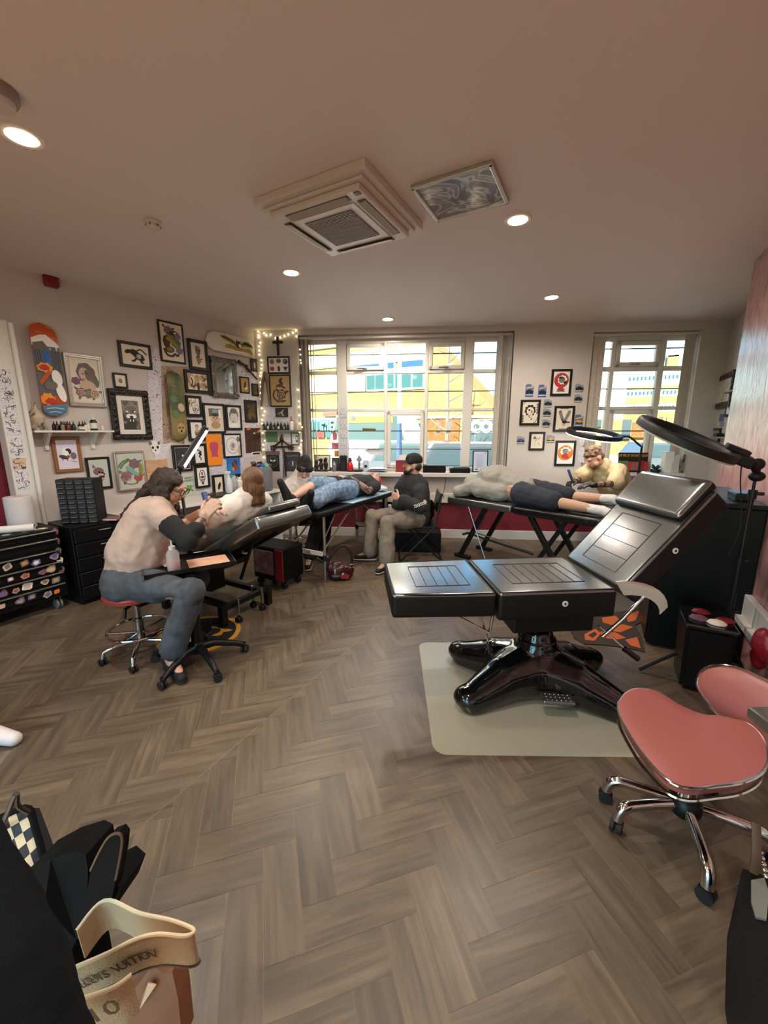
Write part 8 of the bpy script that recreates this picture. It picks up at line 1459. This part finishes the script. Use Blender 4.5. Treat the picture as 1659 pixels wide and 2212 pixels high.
# ---------------------------------------------------------------- E: capped man on the folding chair
def personE():
    F_=-RT; near=V((RT.y,-RT.x,0)); hip=V((-1.88,4.32,.545))
    J=dict(pelvis=hip,chest=V((-1.93,4.33,.93)),neck=W(896,1036,4.72),head=W(892,1005,4.68),shL=W(906,1062,4.55),shR=W(868,1055,4.86),elL=W(909,1096,4.48),elR=W(858,1092,4.80),wrL=W(862,1076,4.48),wrR=W(894,1086,4.55),
      hiL=hip+near*.10,hiR=hip-near*.10,knL=V((-2.05,3.88,.52)),knR=V((-2.36,4.06,.53)),anL=V((-2.0,3.76,.10)),anR=V((-2.34,3.98,.10)),toL=V((-2.03,3.62,.04)),toR=V((-2.50,3.92,.04)))
    hf=F_*.97+V((0,0,.05)); hu=V((0,0,1))+RT*.05
    b=Body('person in a black cap sitting with folded arms on the folding chair',V((-1.88,4.3,.45)),J,hf,hu,1,1.06,'skin',{'L':(W(848,1070,4.55)-J['wrL'],near*-1,-1,.35),'R':(W(912,1088,4.45)-J['wrR'],-near,1,.3)},[('elR','wrR',.06)])
    b.wear('sweatshirt',b.torso(.034,bel=.02)+[b.arm('L',.026,1.8),b.arm('R',.024,1.35),([J['neck']-V((0,0,.06)),J['neck']-V((0,0,.015))],[.085,.07])],'sweat_charcoal',.010)
    b.wear('trousers',[b.leg('L',.030,1.93),b.leg('R',.030,1.93),([J['hiL'],J['pelvis'],J['hiR']],[.125,.13,.125])],'khaki',.011); b.shoes()
    for a in 'LR': g=G(); A_=J['an'+a]; g.cyl(A_-V((0,0,.01)),A_+V((0,0,.035)),.044,'sock_white',n=14); obj('sock',g,b.r)
    f_,u_,s_=fr(hf,hu); P=b.P; cp=bobj('cap',b.r,[('e',P(0,-.010,.066),(.087,.104,.082),rot_of(f_,u_,s_)),('e',P(0,.04,.075),(.07,.05,.06),rot_of(f_,u_,s_)),([P(-.05,.03,.05),P(.05,.03,.05)],.045)],'cap_fabric',vox=.008,smooth=3); g=G(); rows=[[P(x*.075,.07+t*(.085*(1-.35*x*x)),.058-.012*t-.012*x*x) for x in (-1,-.6,-.2,.2,.6,1)] for t in (0,.5,1)]; g.sheet(rows,'cap_fabric',.006); obj('cap_peak',g,cp)
    bobj('beard',b.r,[([P(-.062,.02,-.05),P(-.045,.062,-.075),P(0,.082,-.088),P(.045,.062,-.075),P(.062,.02,-.05)],[.016,.022,.026,.022,.016]),([P(-.025,.092,-.04),P(.025,.092,-.04)],.010)],'brow',vox=.007,smooth=2,noi=.003,nsc=60); bobj('hair',b.r,[('e',P(0,-.055,-.01),(.078,.05,.06),rot_of(f_,u_,s_))],'hair_dark',vox=.008,smooth=2,noi=.004,nsc=50)
    a=between(J['shL'],J['elL'],.72)+near*.095-RT*.01; x=-(RT*.86+V((0,0,-.0))); x=(RT*.94+V((0,0,.33))).normalized(); n=near; y=n.cross(x); g=G(); text(g,'GALLERIES',.042,M(((x.x,y.x,n.x,a.x),(x.y,y.y,n.y,a.y),(x.z,y.z,n.z,a.z),(0,0,0,1))),'ink_white',ext=.003,bold=.001,sx=.7) if 0 else [g.tube(spline([a+x*(.018*k-.07)+y*.018,a+x*(.018*k-.06)+n*.003,a+x*(.018*k-.072)-y*.016],3),.004,'ink_white',5) for k in range(8)]; pr=obj('sleeve_print',g,b.r); pr['kind']='stuff'
    c=W(920,1090,4.95); g=blob([([c+V((0,0,.10)),c,c+V((.02,0,-.16))],[.03,.07,.05]),([c+RT*.05+V((0,0,.02)),c+RT*.06+V((0,0,-.12))],[.04,.05])],.01,3,.01,14); tag(obj('draped_jacket',skin(g,'suede_black'),origin=c),'black jacket hung over the back of the folding chair','jacket')
personE()
# ---------------------------------------------------------------- F: client in grey hoodie on the right couch
def personF():
    L=lambda x,y,z: BD@V((x,y,zb2+z)); X=(BD.to_3x3()@V((1,0,0))); Y=(BD.to_3x3()@V((0,1,0)))
    J=dict(pelvis=L(-.10,0,.13),chest=L(-.50,.02,.17),neck=L(-.68,.02,.15),head=L(-.79,.02,.115),shL=L(-.56,.2,.15),shR=L(-.56,-.18,.15),elL=L(-.78,.27,.07),elR=L(-.80,-.24,.07),wrL=L(-.86,.10,.05),wrR=L(-.88,-.10,.05),
      hiL=L(-.05,.12,.13),hiR=L(-.05,-.12,.11),knL=L(.40,.14,.10),knR=L(.38,-.17,.075),anL=L(.78,.15,.125),anR=L(.80,-.18,.055),toL=L(.90,.15,.075),toR=L(.935,-.21,.03))
    b=Body('person lying face down on the right couch in a grey hoodie and navy shorts',L(-.1,0,0),J,V((0,0,-1))-X*.2,-X,1,1.05,'skin',{'L':(-Y,V((0,0,-1)),1,.2),'R':(Y,V((0,0,-1)),-1,.2)})
    b.wear('hoodie',[([J['pelvis']+V((0,0,.01)),L(-.32,0,.17),J['chest']],[.155,.175,.17]),('e',L(-.46,0,.22),(.22,.2,.17)),('e',L(-.58,.06,.25),(.15,.15,.12)),b.arm('L',.03,1.8),b.arm('R',.032,1.8),('e',L(-.74,0,.14),(.14,.15,.11)),([L(-.30,-.15,.10),L(-.55,-.2,.12)],[.10,.10]),([L(-.30,.15,.10),L(-.55,.2,.12)],[.10,.10])],'hoodie_grey',.020,.012,3,None,8)
    b.wear('shorts',[b.leg('L',.034,.82),b.leg('R',.034,.85),([J['hiL'],J['pelvis'],J['hiR']],[.13,.135,.13]),([J['pelvis'],L(-.16,0,.12)],[.135,.135])],'shorts_navy',.010)
    for a in 'LR': bobj('sock',b.r,[([between(J['kn'+a],J['an'+a],.72),J['an'+a],J['to'+a]],[.045,.047,.038])],'sock_white',vox=.008,smooth=2,noi=.003,nsc=30)
personF()
# ---------------------------------------------------------------- G: blond artist in the beige shirt
def personG():
    o=V((-.10,5.27,0)); F_=-RT; J=dict(pelvis=W(1352,1108,5.12),chest=W(1328,1042,5.02),neck=W(1304,1007,4.94),head=W(1284,989,4.88),shL=W(1337,1016,4.86),shR=W(1276,1015,5.05),elL=W(1330,1044,4.72),elR=W(1252,1030,4.95),wrL=W(1280,1048,4.66),wrR=W(1242,1040,4.80),
      hiL=W(1352,1120,5.05),hiR=W(1348,1118,5.25),knL=W(1310,1130,5.02),knR=W(1305,1130,5.22),anL=W(1325,1190,5.12),anR=W(1320,1190,5.30),toL=W(1308,1198,5.08),toR=W(1302,1198,5.26))
    for a in 'LR': J['an'+a].z=.10; J['to'+a].z=.04
    stool_small(V((J['pelvis'].x+.02,J['pelvis'].y+.05,0)),'dark work stool under the blond artist behind the right couch')
    hf=F_*.75+V((0,0,-.62))-FW*.12; hu=V((0,0,.8))+F_*.6
    b=Body('person with short blond curls in a beige shirt leaning over the right couch',V((J['pelvis'].x,J['pelvis'].y,0)),J,hf,hu,1,1.04,'skin',{'L':(W(1252,1048,4.62)-J['wrL'],V((0,0,-1)),-1,.3),'R':(W(1226,1042,4.75)-J['wrR'],V((.2,-.2,-1)),1,.7)},[('elL','wrL',.055),('elR','wrR',.055)],1.06)
    b.wear('shirt',b.torso(.034,bel=.02)+[b.arm('L',.034,.9),b.arm('R',.034,.9),([J['pelvis'],J['pelvis']+V((.0,0,-.12))],[.17,.16])],'shirt_beige',.012)
    b.wear('trousers',[b.leg('L',.024,1.9),b.leg('R',.024,1.9)],'trousers_black',.006); b.shoes()
    f_,u_,s_=fr(hf,hu); P=b.P; rr=random.Random(9); ch=[('e',P(0,-.02,.045),(.084,.098,.082),rot_of(f_,u_,s_)),('e',P(0,-.06,-.01),(.075,.05,.06),rot_of(f_,u_,s_))]
    for k in range(46): a=rr.random()*6.28; e=rr.random()*1.35; ch.append(('e',P(.082*math.sin(e)*math.cos(a),-.02+.095*math.sin(e)*math.sin(a),.05+.08*math.cos(e)),(.02,.02,.017)))
    bobj('hair',b.r,ch,'hair_blond',vox=.007,smooth=1,noi=.006,nsc=50); bobj('beard',b.r,[([P(-.055,.03,-.062),P(0,.075,-.095),P(.055,.03,-.062)],[.014,.022,.014])],'hair_blond',vox=.007,smooth=2)
    b.wear('glove',hand(J['wrL'],W(1252,1048,4.62)-J['wrL'],V((0,0,-1)),-1,.3,1.1)+[([J['wrL'],between(J['wrL'],J['elL'],.12)],.034)],'glove_black',0,.007,2); b.wear('glove',hand(J['wrR'],W(1226,1042,4.75)-J['wrR'],V((.2,-.2,-1)),1,.7,1.12)+[([J['wrR'],between(J['wrR'],J['elR'],.12)],.034)],'glove_black',0,.007,2)
    t=W(1228,1015,4.74); q=W(1238,1044,4.70); m=root('tattoo_machine','blue topped pen tattoo machine in the hand of the blond artist','tattoo machine',t); g=G(); g.tube([t,between(t,q,.45)],.016,'machine_blue',12); g.tube([between(t,q,.45),q],[.014,.010],'cap_black',12); obj('grip',g,m)
personG()
